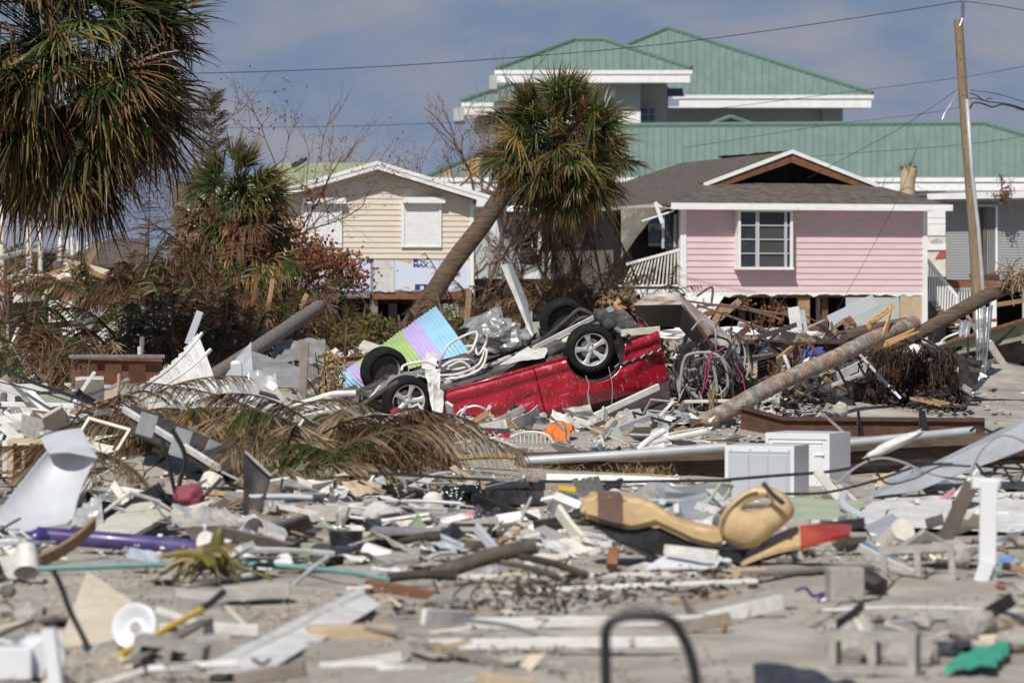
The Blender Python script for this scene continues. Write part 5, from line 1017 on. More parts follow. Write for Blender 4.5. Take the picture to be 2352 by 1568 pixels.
bare_tree('dead branch spray arching before the pink house floor', 1720, 70, 690, 16, 7, leaves=350, depth=5, spread=.9, lean=(.5, 0), lsz=.08)
bare_tree('bare sapling twigs left of the white bent fence panel', 145, 52, 790, 17, 5, depth=4, spread=.6, r0=.03)
bare_tree('pale bare sapling leaning before the rusty truck bed', 185, 50, 800, 18, 4, depth=4, spread=.55, r0=.035, lean=(.25, 0))
def shrub(name, label, px, py, d, rad, n, m_, seed, lsz=.09, cat='shrub', hangv=0.0):
    rr = random.Random(seed); c = P(px, py, d); t = thing(name, label, cat, (c.x, c.y, hz(c.x, c.y))); lf = MB(); br = MB(); base = Vector((c.x, c.y, hz(c.x, c.y) - .05))
    for k in range(14): e = c + Vector((rr.gauss(0, rad[0] * .5), rr.gauss(0, rad[1] * .5), rr.gauss(0, rad[2] * .5))); br.tube([base + Vector((rr.gauss(0, .05), 0, 0)), base.lerp(e, .5) + Vector((rr.gauss(0, .1), 0, .1)), e], [.02, .014, .006], 5)
    for k in range(n):
        a = rdir(rr, rr.uniform(0, 6.3), rr.uniform(-1.5, 1.5)) * (rr.random() ** .4); p = c + Vector((a.x * rad[0], a.y * rad[1], a.z * rad[2])); 
        if noise.noise(p * 2.2) < -.12: continue
        q = (rdir(rr, rr.uniform(0, 6.3), rr.uniform(-1.2, 1.0)) - UP * hangv).normalized(); s_ = q.cross(rdir(rr, rr.uniform(0, 6.3), 0)); s_ = (s_.normalized() if s_.length > .05 else UP) * lsz * .33; q = q * lsz * rr.uniform(.6, 1.5)
        lf.add([p, p + q * .5 + s_, p + q, p + q * .5 - s_], [(0, 1, 2, 3)])
    br.build('branches', M['darkbark'], t); tag(lf.build('foliage', M[m_], t), kind='stuff')
shrub('yellow_green_shrub', 'yellow-green leafy shrub behind the pastel corrugated sheet', 850, 770, 70, (.8, .7, .38), 1500, 'shrubleaf', 1)
shrub('yellow_green_shrub', 'small yellow-green shrub left of the leaning trunk foot', 790, 745, 74, (.6, .5, .3), 900, 'shrubleaf', 2)
shrub('brown_shrub', 'brown dry shrub beside the wooden stake left of the pastel sheet', 752, 862, 56, (.34, .3, .36), 1600, 'straw', 3, .06, hangv=.8)
shrub('far_tree', 'far pale green tree clump at the left edge behind poles', 45, 610, 230, (1.6, 1, 1.3), 500, 'shrubleaf', 4, .3)
shrub('dark_bush', 'dark dead bush mass under the tan house floor', 620, 690, 82, (1.4, .8, .8), 2600, 'rustleaf', 5, .1)
shrub('dark_bush', 'dark dead bush mass left of the fallen grey palm log', 560, 780, 70, (1.2, .8, .5), 2200, 'darkleaf', 6, .1)
shrub('dead_vine_heap', 'heap of brown dead vines behind the car tailgate', 1535, 860, 59, (.5, .5, .55), 2200, 'haybrown', 7, .09)
shrub('dead_vine_heap', 'heap of tan dead vines behind the rusted steel box', 1420, 705, 66, (.4, .4, .28), 900, 'haybrown', 8, .09)
# dark curtain of hanging dead leaves on the right
def leaf_curtain():
    rr = random.Random(77); d0 = 53.2; t = thing('dead_leafy_limb', 'dark curtain of hanging dead leaves below the fallen trunk at right', 'branch', (X(2095, d0), d0, 0)); br = MB(); lf = MB()
    for k in range(130):
        x0 = rr.uniform(1992, 2200); top = 778 + (x0 - 1995) * .12 + abs(rr.gauss(0, 1)) * 55; bot = min(972, top + rr.uniform(60, 190)); d = d0 + rr.uniform(-.5, .5); pts = [P(x0, top, d)]
        n = 8; x = x0
        for i in range(n): x += rr.uniform(-5, 5); pts.append(P(x, top + (bot - top) * (i + 1) / n, d + rr.uniform(-.05, .05)))
        br.tube(pts, [.010 * (1 - .6 * i / n) for i in range(n + 1)], 4)
        for j in range(85):
            q = rr.random() * n; i = min(int(q), n - 1); p = pts[i].lerp(pts[i + 1], q - i) + Vector((rr.gauss(0, .03), rr.gauss(0, .03), 0)); a = Vector((rr.gauss(0, .35), rr.gauss(0, .35), -1)).normalized(); s_ = a.cross(rdir(rr, rr.uniform(0, 6.3), 0)).normalized() * rr.uniform(.008, .02); l_ = rr.uniform(.06, .15)
            e = p + a * l_ + Vector((rr.gauss(0, .012), rr.gauss(0, .012), 0)); lf.add([p, p.lerp(e, .45) + s_, e, p.lerp(e, .45) - s_], [(0, 1, 2, 3)])
    for a in ((1985, 800, 2080, 760, .035), (2040, 780, 2150, 800, .025), (2100, 770, 2200, 830, .02)): br.tube(smooth_path([P(a[0], a[1], d0), P((a[0] + a[2]) / 2, (a[1] + a[3]) / 2 - 6, d0 + .1), P(a[2], a[3], d0)], 4), a[4], 6)
    br.build('branches', M['darkbark'], t); tag(lf.build('foliage', M['darkleaf'], t), kind='stuff')
leaf_curtain()
# ---------------------------------------------------------------- fallen trunks
def log(name, label, pts, r0, r1, m_, seed, ring=.07, depth=.05, group=None):
    o = ringed_trunk(pts, r0, r1, seed, ring, 14, depth).build(name, M[m_], smooth=True, angle=50); tag(o, label, 'log', group); return o
log('fallen_palm_log', 'grey fallen palm log propped up behind the bent aluminium sheet', [P(478, 872, 58), P(580, 806, 59.5), P(660, 752, 61), P(735, 702, 62.5)], .12, .105, 'greytrunk', 1, .07, .1)
fr_ = thing('log_root_tuft', 'frayed fibre tuft on the upper end of the grey fallen log', 'roots', P(735, 702, 62.5))
for k in range(40):
    a = rdir(rnd, rnd.uniform(0, 6.3), rnd.uniform(-.6, 1.2)); q = P(738 + rnd.uniform(-12, 12), 697 + rnd.uniform(-10, 10), 62.5); MB().tube(smooth_path([q, q + a * .15, q + a * .3 - UP * rnd.uniform(.02, .2)], 3), .008, 4).build('fibre', M['bark'], fr_)
log('peeling_palm_trunk', 'long fallen palm trunk with peeling orange bark, splintered at its top', [P(1585, 988, 49.6), P(1680, 938, 49.8), P(1790, 878, 50.2), P(1900, 830, 50.8), P(2010, 776, 51.6), P(2100, 742, 52.4)], .122, .10, 'peeltrunk', 2, .06, .13)
log('upper_palm_trunk', 'brown ringed palm trunk rising to the right picture edge', [P(1985, 815, 54.5), P(2100, 770, 54.8), P(2200, 716, 55.2), P(2290, 668, 55.6), P(2400, 622, 56)], .098, .115, 'trunk', 3, .06, .07)
log('short_palm_log', 'short brown ringed log resting on top of the splintered trunk', [P(1940, 772, 52.8), P(2000, 758, 53), P(2080, 742, 53.3)], .09, .085, 'trunk', 4, .05, .07)
rt = thing('trunk_root_ball', 'tangle of pale fine roots at the right edge end of the trunk', 'roots', P(2330, 655, 58.7))
for k in range(80):
    q = P(2325 + rnd.uniform(-25, 30), 640 + rnd.uniform(-25, 25), 55.5 + rnd.uniform(-.2, .1)); pts = [q]; a = rdir(rnd, rnd.uniform(0, 6.3), rnd.uniform(-1.2, .9))
    for j in range(4): a = (a + Vector((rnd.gauss(0, .6), rnd.gauss(0, .6), rnd.gauss(-.15, .6)))).normalized(); pts.append(pts[-1] + a * rnd.uniform(.05, .1))
    MB().tube(smooth_path(pts, 2), .006, 4).build('root', M['straw' if k % 2 else 'bark'], rt)
sp_ = thing('splintered_wood', 'bright splintered wood spikes where the fallen trunk snapped', 'splinters', P(2010, 770, 55.3))
for p0, p1, w_ in (((1990, 752), (2048, 702), .10), ((2028, 775), (2046, 702), .11), ((2005, 800), (2100, 755), .10), ((1880, 860), (1985, 778), .09), ((1900, 830), (1975, 775), .07), ((2040, 790), (2110, 762), .06), ((2000, 740), (2052, 705), .05)):
    mk('splinter', plank_geo(P(*p0, 51.6), P(*p1, 51.8), w_, .03, segs=4, bow=.02, taper=.25, seed=int(p0[0])), M['freshwood'], sp_)
# ================================================================ debris built piece by piece
def Q(p, d=None):                                         # (px, py, d) or (px, py) with a common distance
    return P(p[0], p[1], p[2] if len(p) > 2 else d)
def pl(name, label, cat, a, b, d, w_, th, m_, up='v', group=None, par=None, **k):
    u = {'v': (0, 0, 1), 'h': (0, 1, 0), 'd': (0, .7, .7)}[up] if isinstance(up, str) else up
    o = mk(name, plank_geo(Q(a, d), Q(b, d), w_, th, up=u, **k), M[m_], par); return tag(o, label, cat, group)
def sh(name, label, cat, pts, d, m_, nu=12, nv=8, group=None, par=None, smooth=False, **k):
    c = [Q(p, d) for p in pts]; o = mk(name, sheet(*c, nu, nv, **k), M[m_], par, smooth=smooth, angle=50 if smooth else None); return tag(o, label, cat, group)
def tb(name, label, cat, pts, d, r, m_, n=8, k=5, group=None, par=None, straight=False):
    p = [Q(q, d) for q in pts]; o = MB().tube(p if straight else smooth_path(p, k), r, n).build(name, M[m_], par, smooth=True, angle=50); return tag(o, label, cat, group)
def lp(name, label, cat, px, py, d, r, m_, seed=0, amp=.3, freq=1.3, sub=3, smooth=False, group=None, par=None, flat=0):
    o = mk(name, lump(P(px, py, d), r, amp, freq, sub, seed, flat), M[m_], par, smooth=smooth); return tag(o, label, cat, group)
def rot(rx=0, ry=0, rz=0): return (Matrix.Rotation(R(rz), 3, 'Z') @ Matrix.Rotation(R(ry), 3, 'Y') @ Matrix.Rotation(R(rx), 3, 'X'))
def cmu_geo(w_=.40, h=.19, dp=.19, t=.038):               # hollow block: cores run along y
    b = MB(); x, z = w_ / 2, h / 2
    b.box((0, 0, z - t / 2), (w_, dp, t)); b.box((0, 0, -z + t / 2), (w_, dp, t))
    for c in (-x + t / 2, 0, x - t / 2): b.box((c, 0, 0), (t, dp, h - 2 * t - .0004))
    return b
def cmu(label, px, py, d, R3, size=(.40, .19, .19), sc=1.0, group='hollow concrete blocks'):
    b = cmu_geo(*size); v = [R3 @ (p * sc) + P(px, py, d) for p in b.v]; o = mk('concrete_block', (v, b.f), M['concrete']); return tag(o, label, 'block', group)
def boxy(name, label, cat, px, py, d, size, R3, m_, group=None, par=None):
    b = MB().box((0, 0, 0), size); bmx = bmesh.new(); vs_ = [bmx.verts.new(p) for p in b.v]; [bmx.faces.new([vs_[i] for i in f]) for f in b.f]
    bmesh.ops.bevel(bmx, geom=bmx.edges[:], offset=min(size) * .06, segments=1, affect='EDGES'); v = [R3 @ p.co + P(px, py, d) for p in bmx.verts]; bmx.verts.index_update(); f = [tuple(q.index for q in x.verts) for x in bmx.faces]; bmx.free()
    o = mk(name, (v, f), M[m_], par); return tag(o, label, cat, group)
# ---------------------------------------------------------------- nearest foreground
t = thing('bent_black_hoop', 'blurred bent black rod hoop standing in the nearest foreground', 'rod', P(1500, 1804, 13.5))
tb('hoop', None, None, [(1396, 1806), (1394, 1640), (1391, 1500), (1394, 1442), (1425, 1418), (1485, 1413), (1540, 1424), (1566, 1458), (1588, 1510), (1602, 1600), (1612, 1806)], 13.5, .019, 'cable', par=t)
for k in range(4): tb('loose_wire', None, None, [(1392, 1430 + 3 * k), (1450, 1395 + 9 * k), (1520, 1405 + 5 * k), (1570, 1440 + 4 * k)], 13.5, .003, 'cable', par=t)
sh('charcoal_sheet', 'crumpled dark blue-black plastic sheet at the bottom right edge', 'sheet', [(1728, 1530, 16.6), (1985, 1575, 16.4), (2060, 1630, 16.0), (1750, 1630, 16.0)], 0, 'charcoal', 18, 8, th=.006, amp=.10, freq=5, seed=3)
cmu('upright hollow block facing forward at the bottom right beside the green scrap', 2008, 1498, 17.6, rot(0, 0, -14), (.405, .19, .16))
sh('green_plastic_scrap', 'bright green plastic scrap right of the bottom hollow block', 'scrap', [(2162, 1545, 17.5), (2215, 1500, 18), (2322, 1468, 18.6), (2290, 1540, 17.6)], 0, 'greenplastic', 10, 6, th=.004, amp=.05, freq=7, seed=5, jag=.12)
lp('black_scrap', 'black scrap lying left of the green plastic', 'scrap', 2190, 1490, 18.6, (.12, .1, .04), 'charcoal', 3, .6, 2)
pl('white_board', 'longest blurred white board behind the black hoop', 'board', (1070, 1432), (1632, 1424), 20.2, .06, .03, 'white', bow=.01)
pl('white_board', 'blurred white board lowest behind the black hoop', 'board', (985, 1480), (1568, 1474), 19.0, .055, .025, 'white', bow=.012)
pl('grey_plank', 'grey plank slanting left of the lowest white board', 'plank', (985, 1478, 19), (1135, 1523, 17.9), 0, .08, .02, 'greywood', 'h')
pl('white_board', 'thin white board running behind the hoop top', 'board', (1115, 1362), (1740, 1334), 22.6, .03, .03, 'white', bow=.02)
pl('white_board', 'short white board lying above the tan plank end', 'board', (1020, 1325), (1600, 1318), 23.7, .03, .02, 'white')
pl('tan_plank', 'pale tan plank lying right of the red glossy panel', 'plank', (1660, 1322, 23.6), (1760, 1318, 23.6), 0, .08, .05, 'cardboard')
pl('grey_board', 'weathered grey board lying below the tan seat', 'plank', (1720, 1318, 23.2), (1990, 1300, 24.2), 0, .13, .03, 'greywood', 'h')
tb('blue_grey_pipe', 'thin blue-grey pipe on sand right of the hoop', 'pipe', [(2352, 1405), (2150, 1420), (1990, 1432), (1770, 1448)], 20.3, .008, 'graymetal')
pl('white_strip', 'thin white strip on the sand at the right edge', 'strip', (1890, 1400), (2352, 1404), 21, .03, .012, 'white', 'h', bow=.02)
pl('grey_timber', 'grey timber cut by the right edge above the green scrap', 'plank', (2180, 1458), (2380, 1462), 19.4, .07, .07, 'greywood')
pl('tan_board', 'tan board cut by the right edge below the grey timber', 'board', (2250, 1480), (2380, 1470), 19, .09, .03, 'paleply')
tr_ = thing('white_metal_trim', 'wide white metal trim slanting across the lower left foreground', 'trim', P(650, 1540, 18.4))
sh('face', None, None, [(478, 1545, 17.5), (612, 1540, 17.5), (876, 1388, 21.1), (838, 1362, 21.3)], 0, 'white', 14, 4, th=.004, amp=.012, freq=3, seed=7, par=tr_)
sh('flange', None, None, [(478, 1543, 17.52), (838, 1360, 21.32), (834, 1346, 21.5), (470, 1524, 17.7)], 0, 'white', 14, 2, th=.004, amp=.008, freq=3, seed=8, par=tr_)
for a, b in (((578, 1512), (604, 1526)), ((604, 1526), (622, 1512))): pl('black_mark', None, None, a, b, 17.72, .016, .003, 'blackplastic', 'v', par=tr_)
yt = thing('yellow_rake', 'yellow tool handle with black grip leaning in the left foreground', 'tool', P(276, 1505, 18.3))
tb('shaft', None, None, [(276, 1503, 18.3), (370, 1450, 18.8), (462, 1399, 19.3)], 0, .0155, 'yellow', 10, par=yt); tb('grip', None, None, [(455, 1403, 19.28), (484, 1384, 19.4), (513, 1359, 19.6)], 0, .0185, 'blackplastic', 10, par=yt)
ba = thing('black_angle_post', 'thin black bent metal post standing left of the cream board', 'post', P(205, 1505, 18.8)); tb('rod', None, None, [(122, 1308), (140, 1345), (160, 1400), (186, 1452), (210, 1500)], 18.8, .016, 'blackplastic', 6, par=ba); tb('foot', None, None, [(196, 1535), (206, 1505), (228, 1478)], 18.7, .014, 'galv', 6, par=ba)
sh('cream_board', 'cream triangular plywood board tilted up in the left foreground', 'board', [(132, 1485, 19.0), (262, 1475, 19.2), (334, 1396, 20.6), (200, 1312, 21.6)], 0, 'paleply', 8, 8, th=.02, amp=.01, freq=3, seed=2)
bs = thing('white_basin', 'round white plastic basin with grey centre leaning near yellow handle', 'basin', P(312, 1488, 18.8))
v, f = lathe([(.0, .03), (.01, .045), (-.002, .06), (-.03, .10), (-.035, .112), (-.025, .118), (.02, .112), (.05, .07)], 30); R3 = rot(-18, 22, -22); c_ = P(312, 1440, 18.9)
mk('bowl', ([R3 @ Vector(p) + c_ for p in v], f), M['enamel'], bs, smooth=True); v, f = lathe([(.004, 0), (.004, .034)], 20); mk('drain', ([R3 @ Vector(p) + c_ for p in v], f), M['concrete'], bs)
tk = thing('white_toilet_tank', 'white rounded plastic tank at the lower left picture corner', 'tank', P(60, 1560, 17.2)); boxy('tank_box', None, None, 22, 1520, 17.3, (.2, .2, .15), rot(0, 0, 8), 'enamel', par=tk)
v, f = lathe([(-.10, 0), (-.10, .085), (-.08, .1), (.1, .1), (.1, 0)], 28); c_ = P(95, 1508, 17.4); mk('tank_end', ([rot(0, 0, 20) @ Vector(p) + c_ for p in v], f), M['enamel'], tk, smooth=True, angle=40)
pl('white_fin', 'bluish white upright fin post at the bottom left corner', 'post', (112, 1442), (138, 1640), 16.6, .06, .09, 'enamel', (1, 0, 0))
cmu('tilted hollow block in the left foreground below the yellow handle', 392, 1500, 18.0, rot(0, 9, -6), (.33, .13, .2)); boxy('concrete_slab', 'grey concrete slab right of the tilted left hollow block', 'slab', 488, 1488, 18.3, (.17, .12, .12), rot(6, -6, 12), 'concrete')
boxy('concrete_slab', 'flat pale concrete slab above the yellow handle', 'slab', 452, 1388, 21.4, (.26, .12, .13), rot(20, 8, 10), 'concrete'); boxy('concrete_slab', 'long low concrete slab right of the black grip', 'slab', 588, 1358, 21.8, (.38, .2, .08), rot(0, -3, 6), 'concrete')
pl('white_board', 'white box section lying behind the yellow handle', 'board', (468, 1442), (594, 1448), 19.4, .062, .05, 'white'); pl('white_board', 'short white board crossing under the yellow handle', 'board', (358, 1400), (480, 1440), 19.8, .04, .03, 'white')
pl('dark_board', 'dark board propped under the yellow handle', 'board', (300, 1520, 17.6), (470, 1425, 19.4), 0, .09, .02, 'greywood', 'h')
pl('wood_lath', 'short pale wooden lath upright above white box section', 'lath', (520, 1392), (560, 1432), 20.1, .022, .014, 'paleply'); pl('wood_lath', 'thin grey lath crossing right of the pale upright lath', 'lath', (570, 1428), (604, 1406), 20.1, .016, .012, 'greywood')
boxy('cardboard_box', 'tan flattened box lying right of the white slanting trim', 'box', 806, 1458, 19.4, (.44, .22, .10), rot(0, 0, 8), 'cardboard')
pl('white_board', 'white strip stack at the bottom centre left', 'board', (700, 1542), (922, 1508), 18.0, .05, .02, 'white'); pl('white_board', 'lower white strip at the bottom centre left', 'board', (735, 1530), (880, 1526), 17.9, .04, .02, 'white'); pl('white_board', 'white board across the bottom left corner', 'board', (150, 1600), (332, 1538), 17.0, .05, .03, 'white', 'h'); pl('white_board', 'pale board along the bottom left of the grey timber', 'board', (340, 1535), (548, 1520), 17.6, .045, .03, 'white', 'h')
pl('grey_timber', 'grey timber edge at the bottom of the picture', 'plank', (540, 1560), (700, 1535), 17.2, .12, .06, 'greywood', 'h'); boxy('rust_can', 'brown open carton at the bottom centre edge', 'box', 1160, 1570, 16.8, (.22, .15, .08), rot(0, 10, 20), 'cardboard')
boxy('concrete_slab', 'grey slab cut by the bottom centre edge', 'slab', 1085, 1572, 17.0, (.22, .2, .1), rot(8, -12, 0), 'concrete')
tb('teal_hose', 'long teal hose crossing the sand behind the palm heart', 'hose', [(-20, 1311, 23.6), (160, 1303, 23.8), (330, 1297, 24.0), (480, 1294, 24.2), (600, 1296, 24.0), (700, 1303, 23.8), (820, 1316, 23.2), (890, 1330, 22.8)], 0, .0175, 'teal', 8)
# palm heart stump with splayed roots
ph = thing('palm_heart_stump', 'pale green palm heart stump with splayed straw base on the sand', 'stump', P(470, 1345, 22.9)); rr = random.Random(4)
tb('stalk', None, None, [(508, 1212), (500, 1240), (498, 1275), (515, 1310), (528, 1340)], 23.3, [.02, .028, .034, .038, .04, .042, .042, .042, .042, .042, .042, .042, .04, .036, .03, .026, .024, .022, .02, .02, .018], 'fanyellow', 8, par=ph)
for k in range(46):
    a = (rr.uniform(345, 560), rr.uniform(1262, 1352)); b = (490 + rr.uniform(-30, 30), 1275 + rr.uniform(-15, 25)); tb('husk_strip', None, None, [b, ((a[0] + b[0]) / 2, (a[1] + b[1]) / 2 - rr.uniform(5, 28)), a], 23.2 + rr.uniform(-.3, .3), [.016, .018, .016, .014, .012, .009, .004], ['straw', 'haybrown', 'frondstraw', 'fanyellow'][k % 4], 4, 3, par=ph)
tb('leaf_stalk', None, None, [(520, 1290), (580, 1312), (628, 1330)], 23.1, .012, 'fanyellow', 5, par=ph)
# purple column
pu = thing('purple_pipe', 'long purple plastic column with a bent left end on sand', 'pipe', P(280, 1270, 26)); tb('tube', None, None, [(84, 1228, 26), (280, 1243, 26), (486, 1262, 25.8)], 0, .058, 'purple', 16, par=pu); tb('elbow', None, None, [(100, 1228, 25.95), (82, 1234, 25.9), (77, 1270, 25.9)], 0, .05, 'purple', 14, par=pu); tb('ring', None, None, [(382, 1250, 25.95), (386, 1250.5, 25.95)], 0, .062, 'purple', 16, straight=True, par=pu)
sh('brown_metal_sheet', 'dark brown metal sheet sloping behind the purple column', 'sheet', [(470, 1272, 25.8), (772, 1275, 25.8), (540, 1208, 26.8), (420, 1212, 26.8)], 0, 'brown', 14, 6, th=.006, amp=.02, freq=2, seed=4)
pl('white_strip', 'white strip along the edge of the brown metal sheet', 'strip', (560, 1222, 26.6), (800, 1278, 25.6), 0, .045, .006, 'white', 'h')
pl('brown_timber', 'short reddish brown timber in the centre foreground', 'plank', (848, 1346, 22.6), (1002, 1374, 22.0), 0, .085, .06, 'redwood')
for i, (a, b, r, lab) in enumerate((((1000, 1318), (1232, 1252), .05, 'thickest charred log in the centre foreground'), ((1190, 1276), (1352, 1322), .022, 'thin dark stick sloping right of the charred log'), ((1150, 1290), (1290, 1330), .018, 'second thin dark stick right of the charred log'), ((890, 1326), (1050, 1322), .03, 'dark stick above the short brown timber'), ((870, 1190), (1010, 1200), .03, 'black branch stub beside the hollow grey blocks'), ((830, 1258), (1010, 1230), .035, 'black burnt branch left of the grey flat board'), ((1020, 1240), (1180, 1225), .022, 'black burnt branch ending under the white bent pipe'))):
    d = gd(max(a[1], b[1]) + 12); tb('charred_branch', lab, 'branch', [a, ((a[0] + b[0]) / 2, (a[1] + b[1]) / 2 - 6), b], d, r, 'darkbark', 8)
for i in range(9):
    x = 1000 + 48 * i; tb('dry_twig', 'thin dry twig among the dead leaves in centre foreground', 'twig', [(x, 1395 + rnd.uniform(-10, 10)), (x + rnd.uniform(-20, 30), 1370), (x + rnd.uniform(-30, 50), 1340 + rnd.uniform(-20, 10))], 21.3, .006, 'darkbark', 5, group='dry twigs in the centre foreground')
boxy('concrete_block_solid', 'plain grey block standing left of the right hollow block', 'block', 1940, 1342, 21.9, (.20, .15, .20), rot(0, 0, 10), 'concrete')
cmu('hollow block standing upright on rubble before the white post', 2108, 1293, 23.3, rot(0, -4, -7), (.45, .22, .18)); 
tb('purple_scrap', 'tangled purple plastic scrap beside the plain grey block', 'scrap', [(1826, 1356), (1850, 1350), (1868, 1368), (1892, 1362), (1880, 1380), (1898, 1376)], 21.8, .01, 'purple', 6)
wp = thing('white_t_post', 'white T-shaped post standing at the right before the white siding', 'post', P(2262, 1336, 23.2)); pl('post', None, None, (2266, 1335), (2272, 1105), 23.2, .105, .05, 'enamel', (1, 0, 0), par=wp); pl('crossbar', None, None, (2232, 1108), (2296, 1112), 23.25, .07, .05, 'enamel', par=wp); pl('foot', None, None, (2252, 1336), (2268, 1290), 23.15, .09, .045, 'enamel', (1, 0, 0), par=wp)
pl('dark_grey_plank', 'dark grey plank leaning left of the white T-shaped post', 'plank', (2232, 1108), (2166, 1246), 25, .10, .03, 'brown', (1, 0, 0))
# ---------------------------------------------------------------- tan padded seat (boat or watercraft)
bt = thing('padded_boat_seat', 'tan padded boat seat with brown stripe lying on its black base', 'boat seat', P(1560, 1290, 24.8)); d = 24.8
def prof(name, poly, dd, dep, m_, bev=.03, hole=None):   # side outline given depth and rounded edges
    b = bmesh.new(); c = P(1738, 1160, dd)
    if hole is None:
        f0 = b.faces.new([b.verts.new(P(x, y, dd)) for x, y in poly]); q = bmesh.ops.extrude_face_region(b, geom=[f0]); bmesh.ops.translate(b, vec=(0, dep, 0), verts=[e for e in q['geom'] if isinstance(e, bmesh.types.BMVert)])
    else:
        hx, hy, rx, ry, tl = hole; n = 36; rings = []
        for k in range(n):
            a = 2 * math.pi * k / n; dx, dy = math.cos(a), math.sin(a); best = 1e9
            for (x0, y0), (x1, y1) in zip(poly, poly[1:] + poly[:1]):
                ex, ey = x1 - x0, y1 - y0; den = dx * ey - dy * ex
                if abs(den) > 1e-9:
                    t_ = ((x0 - hx) * ey - (y0 - hy) * ex) / den; u = ((x0 - hx) * dy - (y0 - hy) * dx) / den
                    if t_ > 0 and -1e-6 <= u <= 1 + 1e-6: best = min(best, t_)
            ct, st = math.cos(tl), math.sin(tl); rh = rx * ry / math.hypot(ry * (dx * ct + dy * st), rx * (-dx * st + dy * ct)); rings.append((dx, dy, rh, best))
        lv = [(0, .35), (.12, .05), (.5, 0), (.82, .06), (.95, .22), (1, .5)]; vv = []
        for s_ in (0, 1):
            for u, y in lv: vv.append([b.verts.new(P(hx + dx * (rh + (be - rh) * u), hy + dy * (rh + (be - rh) * u), dd + dep * (y if s_ == 0 else 1 - y) + (.0004 if s_ else 0))) for dx, dy, rh, be in rings])
        m = len(lv); order = list(range(m)) + list(range(2 * m - 1, m - 1, -1))
        for i in range(len(order)):
            A, B = vv[order[i]], vv[order[(i + 1) % len(order)]]
            for k in range(n): b.faces.new((A[k], A[(k + 1) % n], B[(k + 1) % n], B[k]))
    bmesh.ops.recalc_face_normals(b, faces=b.faces[:])
    if bev and hole is None: bmesh.ops.bevel(b, geom=b.edges[:], offset=bev, segments=3, affect='EDGES', clamp_overlap=True)
    b.verts.index_update(); g = ([v.co.copy() for v in b.verts], [tuple(v.index for v in f.verts) for f in b.faces]); b.free(); return mk(name, g, M[m_], bt, smooth=True, angle=45)
prof('cushion', [(1336, 1188), (1332, 1160), (1345, 1140), (1380, 1134), (1440, 1140), (1485, 1148), (1520, 1168), (1550, 1192), (1600, 1206), (1668, 1220), (1672, 1252), (1640, 1258), (1590, 1246), (1540, 1222), (1505, 1206), (1480, 1212), (1450, 1218), (1400, 1206)], 24.55, .5, 'vinyl', .035)
prof('stripe', [(1362, 1196), (1362, 1137), (1400, 1133), (1440, 1138), (1440, 1216), (1400, 1208)], 24.535, .53, 'brownvinyl', .03)
prof('base_shell', [(1340, 1192), (1400, 1211), (1452, 1223), (1482, 1217), (1506, 1211), (1538, 1227), (1590, 1251), (1640, 1263), (1700, 1262), (1712, 1296), (1600, 1290), (1500, 1272), (1420, 1245)], 24.6, .45, 'blackplastic', .01)  # black base, enlarged to take in the shadow under the seat
prof('head_pad', [(1648, 1228), (1652, 1190), (1672, 1158), (1700, 1132), (1735, 1115), (1775, 1118), (1808, 1136), (1826, 1164), (1824, 1184), (1800, 1206), (1765, 1236), (1738, 1256), (1705, 1262), (1672, 1250)], 24.5, .24, 'vinyl', 0, (1740, 1158, 34, 12, -.25)); tb('pad_piping', None, None, [(1655, 1222), (1664, 1185), (1690, 1155), (1715, 1136), (1740, 1128)], 24.49, .006, 'brownvinyl', 6, par=bt); tb('lever', None, None, [(1752, 1108), (1775, 1135), (1795, 1152), (1798, 1158)], 24.42, .016, 'blackplastic', 8, par=bt)
sh('front_cowl', None, None, [(1700, 1292, 24.6), (1842, 1252, 24.5), (1838, 1205, 24.8), (1720, 1262, 24.9)], 0, 'vinyl', 10, 5, th=.025, par=bt, bulge=(0, -.03, .02), smooth=True); sh('cowl_stripe', None, None, [(1745, 1287, 24.57), (1760, 1283, 24.56), (1760, 1243, 24.82), (1742, 1250, 24.85)], 0, 'brownvinyl', 4, 4, th=.02, par=bt, bulge=(0, -.03, .02))
sh('red_cowl', None, None, [(1836, 1254, 24.5), (1952, 1225, 24.6), (1958, 1205, 24.8), (1832, 1207, 24.8)], 0, 'redgloss', 12, 6, th=.03, par=bt, bulge=(0, -.05, .015), smooth=True)
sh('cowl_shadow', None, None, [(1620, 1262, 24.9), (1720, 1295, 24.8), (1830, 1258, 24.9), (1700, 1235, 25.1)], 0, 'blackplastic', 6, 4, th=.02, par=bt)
pl('white_board', 'white board end lying under the tan seat', 'board', (1475, 1300), (1660, 1298), 24.2, .06, .04, 'white', 'h'); pl('pale_timber', 'pale timber block left of the seat base end', 'plank', (1405, 1300, 24.3), (1410, 1262, 24.4), 0, .07, .05, 'redwood', (1, 0, 0)); sh('white_sheet', 'white rounded sheet tucked under the tan seat base', 'sheet', [(1480, 1305, 24.0), (1690, 1300, 24.0), (1640, 1268, 24.4), (1560, 1262, 24.4)], 0, 'enamel', 8, 5, th=.01, amp=.02)
